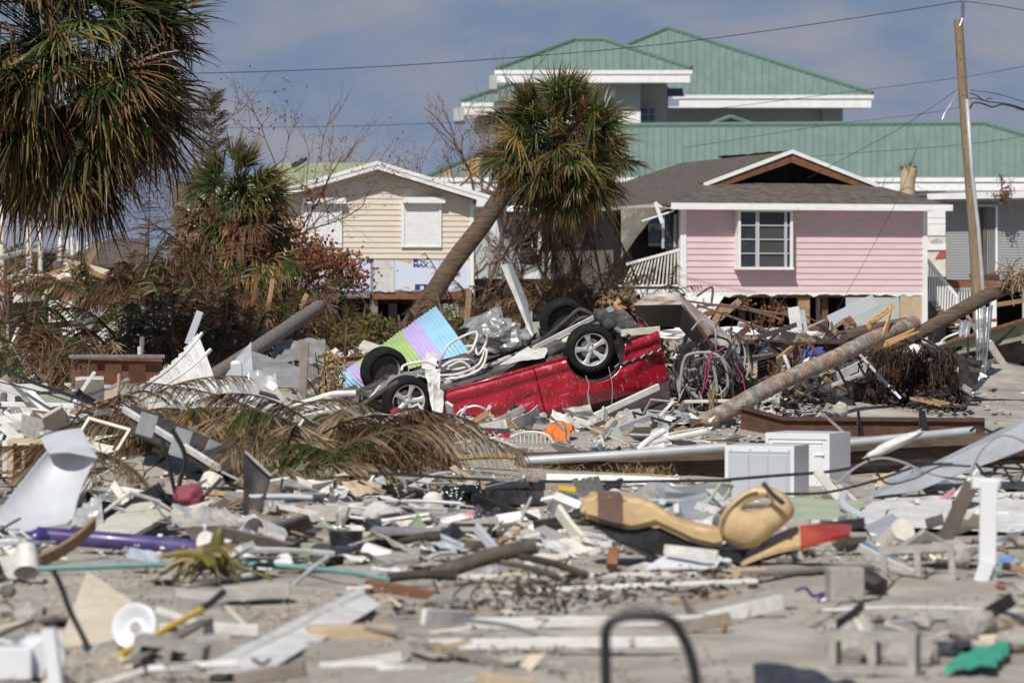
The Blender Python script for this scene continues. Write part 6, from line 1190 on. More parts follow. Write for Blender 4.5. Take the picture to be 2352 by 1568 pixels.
# ---------------------------------------------------------------- right middle: appliances, siding, pole, beam
def appliance(label, px0, px1, yt, yb, d, dep, yaw, back, seed):
    s_ = d / F; w_ = (px1 - px0) * s_ / math.cos(R(yaw)); h = (yb - yt) * s_ + .12; o_ = P(px0, yt, d); Rz = Matrix.Rotation(R(yaw), 3, 'Z'); L_ = lambda x, y, z: Rz @ Vector((x, y, z)) + o_
    t = thing('appliance', label, 'appliance', o_ + Vector((0, 0, -h)), 'discarded white appliances')
    def bx(name, x0, x1, y0, y1, z0, z1, m_, par=None):
        b = MB().hexa([L_(x0, y0, z0), L_(x1, y0, z0), L_(x1, y1, z0), L_(x0, y1, z0)][::-1], [L_(x0, y0, z1), L_(x1, y0, z1), L_(x1, y1, z1), L_(x0, y1, z1)][::-1]); return b.build(name, M[m_], par or t)
    bx('cabinet', 0, w_, .012, dep, -h, 0, 'enamel'); bx('rim', 0, .03, 0, .012, -h, 0, 'enamel'); bx('rim', w_ - .03, w_, 0, .012, -h, 0, 'enamel'); bx('rim', .03, w_ - .03, 0, .012, -.055, 0, 'enamel')
    if back:
        bp = bx('back_panel', .03, w_ - .03, .006, .0119, -h, -.055, 'graypanel')
        for i in range(3):
            a = .05 + (w_ - .1) * i / 3; e = a + (w_ - .1) / 3 - .012; bx('pressed_panel', a, e, -.004, .0059, -h, -.085, 'graypanel', bp)
        for k in range(4): bx('screw', .05 + k * (w_ - .1) / 3, .062 + k * (w_ - .1) / 3, -.004, .0, -.045, -.033, 'galv')
    else:
        bp = bx('door_panel', .07, w_ - .07, .004, .0118, -h, -.09, 'enamel'); bx('door_bead', .055, .07, -.005, .0119, -h, -.075, 'cleanwhite', bp); bx('door_bead', .07, w_ - .07, -.005, .0119, -.09, -.075, 'cleanwhite', bp); bx('latch', w_ - .14, w_ - .05, -.01, .004, -.20, -.185, 'cleanwhite', bp)
    return t
appliance('front grey-backed white appliance with three pressed panels', 1665, 1820, 1022, 1150, 33.3, .55, -18, True, 1)
appliance('rear white appliance with a beaded door behind the grey-backed one', 1758, 1900, 993, 1145, 35.0, .58, -24, False, 2)
ds = 31
sh('white_siding', 'largest white corrugated siding sheet on the right middle', 'sheet', [(1925, 1200, 28.5), (2400, 1222, 27.8), (2400, 1128, 30.5), (2050, 1138, 31.0)], 0, 'white', 16, 40, th=.006, amp=.02, freq=1.2, seed=6, corr=(14, .006, 'v'))
sh('white_siding', 'folded white siding corner left of the largest sheet', 'sheet', [(1925, 1201, 28.4), (2010, 1210, 28.2), (2062, 1142, 30.6), (2005, 1150, 30.6)], 0, 'white', 6, 6, th=.006, amp=.03, freq=3, seed=7)
sh('white_gutter', 'white gutter length lying along the right edge', 'gutter', [(2120, 1125, 31.2), (2400, 1118, 31.2), (2400, 1102, 31.5), (2120, 1112, 31.5)], 0, 'white', 14, 4, th=.01, bulge2=(0, -.06, 0))
sh('grey_wall_sheet', 'blue-grey wall panel leaning below the white siding', 'sheet', [(2010, 1250, 27), (2110, 1228, 27), (2050, 1180, 28.3), (1985, 1205, 28.3)], 0, 'graymetal', 6, 6, th=.02, amp=.02)
sh('sage_sheet', 'sage green metal sheet between seat and white siding', 'sheet', [(1810, 1205, 28.4), (1960, 1205, 28.4), (1985, 1150, 30), (1805, 1142, 30.2)], 0, 'sage', 8, 10, th=.006, amp=.015, seed=3, corr=(3, .008, 'v'))
sh('ribbed_wall_sheet', 'grey ribbed wall panel left of the tan head pad', 'sheet', [(1545, 1205, 28.2), (1668, 1215, 28), (1640, 1128, 30), (1520, 1160, 30)], 0, 'graymetal', 8, 24, th=.02, amp=.02, seed=5, corr=(9, .006, 'v')); pl('white_corner_trim', 'white corner trim along the grey ribbed wall panel', 'trim', (1632, 1125, 30), (1672, 1165, 28.9), 0, .07, .02, 'white', (1, 0, 0)); pl('white_board', 'white board at the top of the brown striped cushion', 'board', (1350, 1148, 28.6), (1560, 1150, 30), 0, .14, .02, 'white', 'h')
rl = thing('grey_channel_rail', 'long bent grey steel channel rising to the right edge', 'rail', P(2050, 1150, 30.5))
sh('web', None, None, [(2005, 1140, 30.8), (2105, 1128, 30.6), (2380, 1020, 30.6), (2380, 955, 31)], 0, 'graymetal', 16, 6, th=.006, amp=.015, freq=2, seed=2, par=rl); sh('flange', None, None, [(2005, 1139, 30.82), (2380, 954, 31.02), (2380, 946, 31.4), (2005, 1130, 31.2)], 0, 'graymetal', 12, 2, th=.006, par=rl); sh('lower_flange', None, None, [(2105, 1128, 30.6), (2090, 1105, 31.5), (2380, 1005, 31.5), (2380, 1020, 30.6)], 0, 'graymetal', 12, 2, th=.006, par=rl)
sh('cross_brace', 'grey corner brace sheet beneath the bent steel channel', 'sheet', [(1990, 1142, 31), (2070, 1140, 31), (2110, 1072, 32.4), (2080, 1070, 32.4)], 0, 'graymetal', 6, 6, th=.006, amp=.02)
pl('white_trim', 'white U-shaped trim leaning on the appliance side', 'trim', (1876, 1080), (1945, 1165), 31.5, .075, .05, 'white', (1, 0, 0)); pl('white_trim', 'second white trim crossing right of the U-shaped trim', 'trim', (1920, 1110), (1975, 1158), 31.3, .03, .03, 'white', (1, 0, 0))
pole_ = tb('fallen_utility_pole', 'fat dark brown utility pole lying behind the white appliances', 'pole', [(1188, 1078, 37), (1450, 1072, 37.2), (1800, 1060, 37.4), (2100, 1042, 37.6), (2460, 1018, 38)], 0, .165, 'polewood', 18, 8)
tb('grey_conduit', 'grey conduit lying along the fallen pole left of the appliances', 'pipe', [(1203, 1058, 36.9), (1400, 1046, 36.9), (1668, 1026, 37)], 0, .045, 'graymetal', 10); tb('grey_conduit', 'grey conduit lying along the fallen pole right of the appliances', 'pipe', [(1940, 1018, 37.2), (2100, 1002, 37.3), (2238, 988, 37.4)], 0, .042, 'graymetal', 10)
lp('white_wrapped_bundle', 'twisted white cloth bundle resting on the fallen pole', 'cloth', 2060, 1020, 36.8, (.30, .06, .05), 'white', 4, .35, 3, 3, True).rotation_euler = (0, R(-24), 0)
bm_ = thing('rusted_beam', 'long rust brown steel beam behind the appliances', 'beam', P(1960, 1000, 44.6)); sh('web', None, None, [(1701, 985, 44.9), (1800, 1003, 44.7), (1800, 963, 44.7), (1703, 936, 44.9)], 0, 'rust', 8, 4, th=.012, par=bm_); sh('web', None, None, [(1800, 1003, 44.7), (2262, 1000, 44.5), (2262, 966, 44.5), (1800, 963, 44.7)], 0, 'rust', 14, 4, th=.012, par=bm_, amp=.01)
sh('top_flange', None, None, [(1703, 937, 44.85), (1800, 963.5, 44.65), (1800, 956, 45.3), (1703, 930, 45.5)], 0, 'rust', 4, 2, th=.012, par=bm_); sh('top_flange', None, None, [(1800, 963.5, 44.65), (2262, 966.5, 44.45), (2262, 959, 45.1), (1800, 956, 45.3)], 0, 'rust', 6, 2, th=.012, par=bm_)
for x, w_ in ((1970, 10), (2112, 26)): sh('stiffener', None, None, [(x, 1002, 44.3), (x + w_, 1002, 44.5), (x + w_ * .5, 945, 44.5), (x, 938, 44.3)], 0, 'darksteel', 3, 3, th=.01, par=bm_)
pl('grey_strut', 'grey metal strut leaning over the rusted beam', 'rod', (1888, 948), (1946, 1000), 44.2, .035, .03, 'galv', (1, 0, 0))
# cables in the middle and right
for lab, pts, d, r, m_ in (
    ('black cable running from the dry fronds to the appliance', [(846, 1086), (930, 1090), (1060, 1098), (1200, 1104), (1400, 1106), (1560, 1104), (1680, 1103)], 32, .013, 'cable'),
    ('black cable draped across both appliances to the right edge', [(1660, 1102), (1780, 1092), (1900, 1083), (2000, 1068), (2120, 1062), (2240, 1055), (2380, 1050)], 31.6, .013, 'cable'),
    ('second black cable sagging below the appliances', [(1780, 1134), (1900, 1130), (2020, 1100), (2110, 1070), (2200, 1066), (2380, 1080)], 30.8, .011, 'cable'),
    ('grey cable arching over the steel channel', [(1920, 1112), (1970, 1070), (2020, 1052), (2070, 1060), (2130, 1085), (2200, 1100), (2290, 1098)], 30.4, .010, 'greycable'),
    ('thin black cable looping beside the white cloth bundle', [(1990, 1048), (2010, 1080), (2040, 1110), (2100, 1098), (2160, 1070), (2230, 1070)], 30.3, .009, 'cable'),
    ('pale cable curving up the steel channel', [(2228, 1095), (2240, 1060), (2262, 1025), (2300, 1000), (2345, 1010), (2400, 1050)], 29.8, .009, 'greycable'),
    ('black cable tangle at the far right edge below the channel', [(2240, 1062), (2270, 1095), (2300, 1070), (2330, 1110), (2352, 1080), (2320, 1060), (2280, 1080)], 30, .010, 'cable'),
    ('black wires sprouting from the fallen pole conduit end', [(2228, 990), (2245, 978), (2262, 985), (2280, 992), (2300, 984), (2330, 990)], 37.2, .014, 'cable'),
    ('long black cable slanting through the left debris', [(-20, 832, 43), (60, 872, 42), (200, 922, 40.5), (330, 975, 39.5), (450, 1008, 38.8), (560, 1032, 38.3), (640, 1046, 38)], 0, .020, 'cable'),
    ('thin black cable below the long slanting cable', [(-20, 872, 42), (110, 905, 41), (260, 960, 39), (420, 1040, 37), (560, 1080, 36)], 0, .008, 'cable'),
    ('black cable loop over the white fence panel corner', [(300, 905, 44), (330, 898, 44), (370, 912, 43.6), (400, 940, 43.3)], 0, .013, 'cable'),
    ('grey cable lying below the dry frond heap', [(640, 1150), (760, 1156), (880, 1152), (980, 1150), (1060, 1160), (1130, 1170)], 31, .010, 'greycable'),
    ('dark twisted cable standing among left debris', [(395, 985), (420, 1030), (425, 1060), (412, 1110), (408, 1150), (430, 1168)], 30.5, .020, 'cable'),
    ('second dark twisted cable beside the standing one', [(372, 1010), (385, 1050), (395, 1100), (408, 1150)], 30.6, .018, 'cable')):
    tb('cable', lab, 'cable', pts, d, r, m_, 7)
# black case, bag and small items in the centre
cs = thing('black_tool_case', 'dusty black tool case left of the grey ribbed panel', 'case', P(1180, 1172, 31.5)); R3 = rot(-8, 2, 14)
boxy('case_body', None, None, 1183, 1146, 31.8, (.42, .30, .12), R3, 'blackplastic', par=cs); boxy('case_lid', None, None, 1183, 1118, 31.9, (.44, .32, .07), R3, 'blackplastic', par=cs); boxy('lid_dust', None, None, 1180, 1108, 31.9, (.36, .26, .02), R3, 'graymetal', par=cs)
for x in (1150, 1185, 1215): boxy('latch', None, None, x, 1135, 31.3, (.05, .03, .06), R3, 'blackplastic', par=cs)
boxy('orange_label', None, None, 1212, 1104, 31.75, (.07, .05, .01), R3, 'orange', par=cs)
lp('black_bag', 'shiny black plastic bag left of the tool case', 'bag', 1058, 1142, 31.6, (.17, .14, .10), 'blackbag', 3, .4, 2, 4, True); lp('black_bag', 'crumpled shiny black film between bag and tool case', 'bag', 1100, 1148, 31.4, (.06, .08, .13), 'blackbag', 5, .5, 2, 4, True); lp('pink_cloth', 'small pink printed cloth under the black bag', 'cloth', 1080, 1190, 29.8, (.07, .06, .05), 'clothpink', 5, .4, 2, 3, True)
for i, (px, py, dd, sz, rz, lab) in enumerate(((745, 1186, 29.6, (.26, .2, .14), 18, 'hollow beige block lying right of the burlap'), (815, 1193, 29.3, (.27, .2, .12), 10, 'low grey block between the hollow blocks'), (898, 1186, 29.4, (.30, .2, .15), -12, 'bright grey block with slotted end in the centre left'), (975, 1190, 29.3, (.22, .2, .1), 35, 'beige broken block right of slotted grey block'))):
    if i == 0: cmu(lab, px, py, dd, rot(70, 0, rz), (.36, .2, .13))
    else: boxy('concrete_block_solid', lab, 'block', px, py, dd, sz, rot(0, 3 * i - 4, rz), 'concrete')
for k in range(4): boxy('slot', None, None, 866 + 8 * k, 1186, 29.15, (.012, .03, .1), rot(0, 8, -12), 'dark', par=[o for o in COL.objects if o.get('label', '').startswith('bright grey block')][0])
sh('burlap', 'bunched brown burlap sheet by the dark bent panel', 'cloth', [(570, 1200, 29.2), (705, 1205, 29.2), (700, 1140, 30.8), (590, 1135, 30.8)], 0, 'burlap', 24, 16, th=.01, amp=.13, freq=4, seed=3, smooth=True)
sh('dark_bent_sheet', 'dark bent metal panel standing before the dry frond heap', 'panel', [(560, 1195, 29.6), (592, 1195, 29.6), (622, 1094, 29.9), (562, 1038, 30)], 0, 'darksteel', 8, 10, th=.01, amp=.03, freq=3, seed=5, bulge=(0, .05, 0)); pl('pale_metal_strip', 'thin pale metal edge beside the dark bent panel', 'strip', (562, 1036, 29.95), (622, 1092, 29.85), 0, .02, .012, 'galv')
for a, b, d_, w_, m_, lab in (((450, 1130), (690, 1135), 32, .05, 'wood', 'orange-brown board behind the burlap'), ((445, 1122), (560, 1122), 32.2, .015, 'darksteel', 'dark rail on the orange-brown board'), ((590, 1126), (670, 1126), 32.4, .03, 'white', 'short white strip behind the dark bent panel'), ((268, 1122), (350, 1136), 32, .05, 'white', 'white board right of the large white curved panel'), ((0, 1085), (150, 1082), 33.5, .03, 'wood', 'wood strip below the plywood cabinet'), ((750, 1212), (930, 1215), 28.9, .03, 'white', 'white strip before the grey blocks'), ((935, 1215), (1010, 1214), 28.9, .03, 'white', 'short white strip beside the grey blocks'), ((1005, 1222), (1240, 1180), 29.0, .10, 'white', 'bent white gutter left of the striped cushion'), ((1205, 1212), (1370, 1235), 28.2, .06, 'white', 'white gutter below the striped cushion'), ((1315, 1215), (1345, 1255), 26.8, .045, 'white', 'white stub standing before the seat base'), ((1210, 1245), (1350, 1250), 26.3, .05, 'white', 'white plank left of the seat base'), ((810, 1262), (1290, 1252), 26.2, .11, 'graymetal', 'long flat grey board across the centre'), ((968, 1278), (1042, 1232), 26, .035, 'paleply', 'pale wooden stick resting on the flat grey board'), ((690, 1165), (860, 1160), 30.4, .02, 'white', 'thin white strip below the frond heap'), ((0, 1282), (155, 1284), 25.2, .02, 'white', 'white strip lying on sand below the purple column'), ((1255, 1098), (1560, 1108), 34.2, .10, 'white', 'white board lying before the fallen pole')):
    pl('loose_board', lab, 'board', a, b, d_, w_, .02, m_, 'd', bow=.015, seed=int(a[0]))
mk('white_wicker', sheet(P(1290, 1275, 25.8), P(1380, 1262, 25.8), P(1375, 1235, 26.6), P(1290, 1262, 26.6), 6, 4, .01, .02, 4, seed=2), M['white']); tag(bpy.data.objects['white_wicker'], 'white wire rack left of the seat base', 'rack')
sh('corrugated_offcut', 'pale wavy corrugated offcut left of the ribbed grey panel', 'sheet', [(1258, 1190, 29.6), (1330, 1178, 29.8), (1335, 1130, 30.6), (1285, 1126, 30.6)], 0, 'galv', 36, 6, th=.004, corr=(7, .012, 'u'), amp=.03, seed=3); boxy('yellow_tool', 'small yellow tool on the pale wavy offcut', 'tool', 1302, 1122, 30.4, (.14, .06, .04), rot(0, 8, 10), 'yellow')
sh('grey_tile_sheet', 'pale grey sheet tilted right of the white cable boards', 'sheet', [(1410, 1165, 30.4), (1555, 1160, 30.6), (1540, 1108, 32), (1490, 1106, 32)], 0, 'graymetal', 6, 5, th=.02, amp=.02)
# ---------------------------------------------------------------- left foreground sheets
hd = thing('white_curved_bodywork', 'large white curved vehicle panel rising at the left edge', 'panel', P(110, 1232, 28.2))
sh('main_panel', None, None, [(-40, 1228, 27.6), (172, 1190, 27.9), (222, 1048, 28.2), (112, 1032, 28.5)], 0, 'bodywork', 18, 18, th=.01, par=hd, bulge=(0, .2, 0), bulge2=(-.06, .12, -.04), smooth=True, amp=.015, freq=2); sh('top_flap', None, None, [(112, 1040, 28.45), (224, 1050, 28.15), (186, 984, 28.9), (92, 1006, 29.0)], 0, 'bodywork', 10, 8, th=.01, par=hd, bulge=(0, -.05, .02), smooth=True, amp=.012, freq=3); sh('lower_lip', None, None, [(-40, 1238, 27.4), (155, 1200, 27.8), (172, 1188, 28.0), (-40, 1226, 27.6)], 0, 'bodywork', 10, 2, th=.01, par=hd)
sh('foil_scrap', 'crumpled bright foil beside the large white curved panel', 'foil', [(148, 1222, 27.5), (240, 1215, 27.5), (232, 1150, 28.2), (190, 1160, 28.2)], 0, 'alu', 14, 10, th=.003, amp=.10, freq=6, seed=4, ridged=True)
sh('white_slab', 'white slab panel tilted right of the foil scrap', 'panel', [(205, 1226, 27.2), (302, 1228, 27.0), (402, 1178, 28.0), (325, 1130, 29.2)], 0, 'offwhite', 8, 6, th=.035, amp=.01, seed=3, bulge=(0, 0, .02)); pl('dark_edge', 'dark strip along the top of the tilted white slab', 'strip', (282, 1172, 28.3), (326, 1132, 29.1), 0, .03, .03, 'darksteel')
sh('foil_strip', 'torn foil-faced strip running right from the white slab', 'foil', [(395, 1212, 27.2), (562, 1218, 27.0), (548, 1178, 27.8), (398, 1166, 27.8)], 0, 'alu', 24, 8, th=.006, amp=.07, freq=6, seed=9, ridged=True, jag=.05)
for i, (x, y) in enumerate(((412, 1188), (432, 1202), (404, 1178), (530, 1200), (450, 1180))): boxy('tile_scrap', 'pale tile scrap stuck to the torn foil strip', 'tile', x, y, 26.9, (.07, .02, .06), rot(10, 15 * i, 5 * i), 'offwhite', group='tile scraps on the foil strip')
pl('dark_board', 'dark board behind the torn foil strip', 'board', (345, 1172, 28.6), (545, 1196, 28.2), 0, .1, .03, 'darksteel', 'd'); sh('white_low_sheet', 'white low panel end left of the purple column', 'panel', [(-30, 1262, 26), (62, 1252, 26), (60, 1236, 26.6), (-30, 1240, 26.8)], 0, 'white', 5, 3, th=.03)
lp('maroon_cloth', 'dark maroon cloth behind the torn foil strip', 'cloth', 434, 1138, 30.2, (.12, .1, .09), 'maroon', 3, .4, 2, 3, True); lp('black_cushion', 'round black cushion behind the tilted white slab', 'cushion', 235, 1180, 29, (.17, .12, .1), 'charcoal', 6, .25, 1.5, 3, True)
cab = thing('plywood_cabinet', 'open plywood cabinet box at the left edge behind the white panel', 'cabinet', P(72, 1098, 34)); d = 34
for nm, poly, dd, off in (('back', [(30, 1022), (190, 1022), (190, 1092), (30, 1092)], 34.22, (0, .02, 0)), ('top', [(18, 1008), (190, 1008), (190, 1018), (18, 1018)], 33.95, (0, .3, 0)), ('side', [(18, 1018.3), (30, 1018.3), (30, 1095), (18, 1095)], 33.95, (0, .3, 0)), ('shelf', [(50, 1024), (56, 1024), (56, 1092), (50, 1092)], 34.0, (0, .2, 0)), ('white_side', [(5, 1012), (17, 1012), (17, 1094), (5, 1094)], 33.95, (0, .3, 0))): MB().slab([P(x, y, dd) for x, y in poly], off).build(nm, M['white' if nm == 'white_side' else 'plywood'], cab)
dc = thing('fallen_cabinet_frame', 'long dark cabinet frame with white edge slanting under the fronds', 'cabinet', P(380, 1085, 34.2))
sh('carcass', None, None, [(300, 990, 35.4), (545, 1100, 33.4), (560, 1040, 34.0), (300, 925, 36.4)], 0, 'darksteel', 10, 5, th=.03, par=dc); pl('white_edge', None, None, (285, 940, 36.0), (502, 1074, 33.6), 0, .06, .04, 'white', par=dc)
for a, b in (((330, 1000), (345, 950)), ((405, 1048), (425, 985)), ((470, 1078), (500, 1015))): pl('divider', None, None, a, b, 34.4, .16, .02, 'graymetal', (1, .3, 0), par=dc)
for lab, pts, d, m_, th in (('white drawer front standing behind the slanting cable', [(282, 958), (332, 958), (330, 912), (284, 905)], 40.5, 'graypanel', .05), ('small beige drawer box left of the white drawer front', [(238, 940), (270, 940), (270, 898), (240, 898)], 41.5, 'cardboard', .2), ('grey box behind the bent fence panel bottom', [(216, 950), (300, 950), (300, 885), (216, 885)], 50, 'graypanel', .4), ('white sheet lying among the fronds', [(345, 968), (435, 945), (420, 925), (368, 935)], 39, 'graypanel', .01), ('white torn sheet standing low before the frond heap', [(700, 1150), (742, 1150), (720, 1110), (680, 1092)], 32.5, 'white', .01), ('grey cupboard end under the slanting cable', [(340, 1005), (390, 1010), (385, 960), (350, 955)], 38.4, 'graypanel', .05)):
    c = [P(x, y, d) for x, y in pts]; o = mk('loose_cabinet_piece', sheet(*c, 6, 5, th=th, amp=.01, seed=int(pts[0][0])), M[m_]); tag(o, lab, 'panel')
pl('white_beam', 'white painted beam pointing down right at the left edge', 'beam', (-20, 878, 43), (75, 905, 42.4), 0, .11, .06, 'white'); pl('white_beam', 'short white beam slanting down from the left beam', 'beam', (68, 905, 42.4), (118, 955, 41.8), 0, .10, .08, 'white', (1, 0, .4)); boxy('sage_block', 'low sage green block stack left of the drawer front', 'block', 100, 917, 43, (.62, .3, .10), rot(0, -2, 4), 'foam'); pl('white_board', 'white board under the sage green blocks', 'board', (0, 928), (170, 932), 42.6, .06, .03, 'white')
for k, (a, b, w_) in enumerate((((0, 965), (70, 955), .12), ((0, 985), (90, 978), .06), ((10, 945), (60, 985), .05), ((60, 1005), (100, 995), .04), ((0, 1005), (95, 1000), .08))): pl('shutter_piece', 'white broken shutter slat above the plywood cabinet', 'slat', a, b, 38.5 - .5 * k, w_, .02, 'white', 'd', group='white shutter slats at left edge')
sh('window_sash', 'dark window sash with white frame at the left edge', 'window', [(30, 900), (112, 898), (108, 880), (30, 882)], 44, 'white', 4, 3, th=.03)
# ================================================================ dry frond heap
rr = random.Random(12)
def heap_fronds():
    k = 0
    for (px, py, d, n, sx, sy, ln, lab) in ((660, 985, 37.4, 34, 210, 24, (1.0, 1.7), 'dry brown palm frond on top of the heap left of the bowls'), (780, 1030, 36.0, 40, 190, 36, (.9, 1.5), 'dry straw palm frond hanging on the front of the heap'), (480, 1030, 37.0, 26, 150, 40, (.9, 1.5), 'dry brown palm frond on the left end of the heap'), (310, 985, 38.5, 14, 90, 50, (.8, 1.4), 'dry palm frond over the slanting dark cabinet frame'), (720, 1085, 34.0, 16, 170, 24, (.6, 1.1), 'dry straw palm frond lying low before the heap'), (120, 1060, 33.5, 7, 80, 20, (.7, 1.2), 'dry palm frond under the plywood cabinet')):
        for i in range(n):
            x, y = px + rr.gauss(0, sx * .5), py + rr.gauss(0, sy * .5); b = P(x, y, d + rr.gauss(0, .4)); az = rr.choice((rr.uniform(-1.3, .5), math.pi + rr.uniform(-.5, 1.3), rr.uniform(-2.6, -.5)))
            g = feather(b, rdir(rr, az, rr.uniform(-.1, .7)), rr.uniform(*ln), 58, .40, rr.uniform(.25, .6), 9000 + k, rr.uniform(.35, .95), .0055, 3, 1.0); k += 1
            o = leafobj('dry_palm_frond', g, rr.choice(['frondstraw'] * 6 + ['frondrust', 'frondrust', 'frondgreen']), None); tag(o, lab, 'palm frond', lab.replace('frond ', 'fronds ', 1))
    for a in ((480, 1002, 560, 968), (690, 1000, 860, 1050), (420, 960, 500, 1040), (350, 1030, 470, 1110), (1030, 1056, 1180, 1048)): tb('frond_stalk', 'thick yellowish frond stalk lying in the dry frond heap', 'palm frond', [(a[0], a[1]), ((a[0] + a[2]) / 2, (a[1] + a[3]) / 2 - 5), (a[2], a[3])], 36.2, .03, 'straw', 7, group='frond stalks in the heap')
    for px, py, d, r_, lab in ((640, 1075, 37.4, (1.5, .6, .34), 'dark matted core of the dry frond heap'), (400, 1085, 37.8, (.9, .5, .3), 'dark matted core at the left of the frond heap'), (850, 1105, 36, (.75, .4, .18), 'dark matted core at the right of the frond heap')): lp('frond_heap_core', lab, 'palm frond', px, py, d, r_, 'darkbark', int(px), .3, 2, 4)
heap_fronds()
# bowls and tubs right of the heap
tu = thing('white_plastic_tub', 'white round plastic tub on its side right of the frond heap', 'tub', P(938, 1072, 40)); v, f = lathe([(.20, 0), (.2, .10), (.1, .13), (-.04, .15), (-.05, .135), (.06, .10), (.12, .0)], 30); R3 = rot(-12, 0, 28); mk('bowl', ([R3 @ Vector(p) + P(938, 1038, 40) for p in v], f), M['offwhite'], tu, smooth=True, angle=50)
for k in range(4): sh('rim_fold', None, None, [(905 + 6 * k, 1020 + 9 * k), (945, 1012 + 10 * k), (945, 1020 + 10 * k), (905, 1030 + 9 * k)], 39.6 - .05 * k, 'white', 5, 3, th=.01, par=tu, bulge=(0, -.04, 0))
tu = thing('open_bin', 'open dark-mouthed bin lying right of the round tub', 'bin', P(985, 1080, 40)); v, f = lathe([(.25, 0), (.25, .12), (-.1, .155), (-.1, .145), (.22, .11), (.22, 0)], 26); R3 = rot(-4, 0, -35); mk('shell', ([R3 @ Vector((p[0] * .7, p[1], p[2] * 1.15)) + P(980, 1040, 39.8) for p in v], f), M['offwhite'], tu, smooth=True, angle=50); v, f = lathe([(.0, 0), (.0, .13)], 26); mk('dark_inside', ([R3 @ Vector((p[0] * .7, p[1] - .04, p[2] * 1.15)) + P(980, 1040, 39.8) for p in v], f), M['blackplastic'], tu)
pl('white_chair_leg', 'white plank leaning right of the dark-mouthed bin', 'plank', (1010, 992), (1025, 1032), 41.5, .10, .03, 'white', (1, 0, 0)); pl('black_tube', 'short black tube stub right of the dark-mouthed bin', 'tube', (1000, 1060), (990, 1090), 38.5, .05, .04, 'blackplastic', (1, 0, 0)); pl('white_board', 'white board slanting over the round tub', 'board', (905, 1030), (1000, 1000), 41, .05, .03, 'white')
# ---------------------------------------------------------------- bent white fence panel (slats and rails)
fp = thing('bent_fence', 'bent white fence panel of narrow slats with curved rails', 'fence panel', P(380, 935, 48.5))
def fpt(u, v): # u along rails (left-low to right-high), v from the top edge down
    a = P(243, 912, 47.6).lerp(P(455, 766, 50.4), u); b = P(262, 940, 47.4).lerp(P(504, 902, 48.6), u); return a.lerp(b, v) + Vector((0, .45, -.16)) * (4 * u * (1 - u)) * (1 - .5 * v) + Vector((0, .10, 0)) * 4 * v * (1 - v)
ns = 46
for i in range(ns):
    u0, u1 = i / ns, (i + .84) / ns; top = -.03 + rr.uniform(-.025, .03); bot = 1 + rr.uniform(-.03, .03); pts = []
    for v_ in (top, .33, .66, bot):
        a, b = fpt(u0, v_), fpt(u1, v_); pts.append((a, b))
    v = []; f = []; off = Vector((.004, .016, 0))
    for a, b in pts: v += [a, b, b + off, a + off]
    for j in range(3):
        for q in range(4): f.append((j * 4 + q, j * 4 + (q + 1) % 4, j * 4 + 4 + (q + 1) % 4, j * 4 + 4 + q))
    f += [(3, 2, 1, 0), (12, 13, 14, 15)]; mk('slat', (v, f), M['white'], fp)
for v0, ua, ub in ((.06, -.03, 1.04), (.36, .05, 1.06), (.76, .30, 1.0)):
    MB().tube([fpt(ua + (ub - ua) * k / 14, v0) + Vector((0, -.03, 0)) for k in range(15)], .024, 4).build('rail', M['white'], fp)
pl('white_post', 'white rounded post standing behind the dry frond heap', 'post', (543, 836), (549, 970), 46, .135, .1, 'graypanel', (1, 0, 0)); lp('post_cap', None, None, 542, 836, 46, (.07, .05, .05), 'white', 1, .05, 1, 3, True, par=[o for o in COL.objects if o.get('label', '').startswith('white rounded post')][0])
pl('white_post', 'leaning grey fence post behind the bent fence panel', 'post', (432, 790), (460, 715), 53, .10, .06, 'graypanel', (1, 0, 0)); 
sh('metal_sheet', 'dark triangular metal sheet standing by the bent fence panel', 'sheet', [(500, 886, 49.5), (582, 868, 49.5), (576, 782, 50.2), (560, 800, 50.2)], 0, 'graymetal', 8, 8, th=.004, amp=.03, freq=3, seed=2); sh('metal_sheet', 'large plain grey metal sheet leaning before the fallen log', 'sheet', [(566, 890, 50.4), (688, 888, 50.4), (690, 845, 51), (578, 806, 51.4)], 0, 'dullalu', 10, 6, th=.004, amp=.02, freq=1.5, seed=3, bulge=(0, .12, 0), smooth=True)
sh('crumpled_aluminium', 'bright crumpled aluminium sheet right of the white rounded post', 'sheet', [(556, 930, 48.0), (652, 956, 47.6), (632, 858, 48.6), (556, 866, 48.8)], 0, 'alu', 14, 12, th=.003, amp=.14, freq=3, seed=8, ridged=True)
sh('crumpled_aluminium', 'silver crumpled sheet behind the leaning grey log', 'sheet', [(618, 830, 60), (745, 835, 60), (748, 782, 61), (640, 785, 61)], 0, 'dullalu', 20, 8, th=.003, amp=.10, freq=3, seed=4, ridged=True)
sh('white_sheet_corner', 'white panel corner below the crumpled aluminium', 'panel', [(505, 915, 48), (565, 880, 48.6), (560, 865, 48.8), (503, 890, 48.4)], 0, 'white', 5, 4, th=.01)
for i in range(26): mk('concrete_chunk', lump(P(500 + rr.gauss(0, 22), 938 + rr.gauss(0, 14), 47.3 + rr.gauss(0, .2)), [rr.uniform(.03, .09)] * 3, .35, 1.6, 2, i), M['rubble']); [tag(o, 'broken concrete chunk in the heap left of the white post', 'chunk', 'concrete chunks left of the white post') for o in COL.objects if o.name.startswith('concrete_chunk') and 'label' not in o]
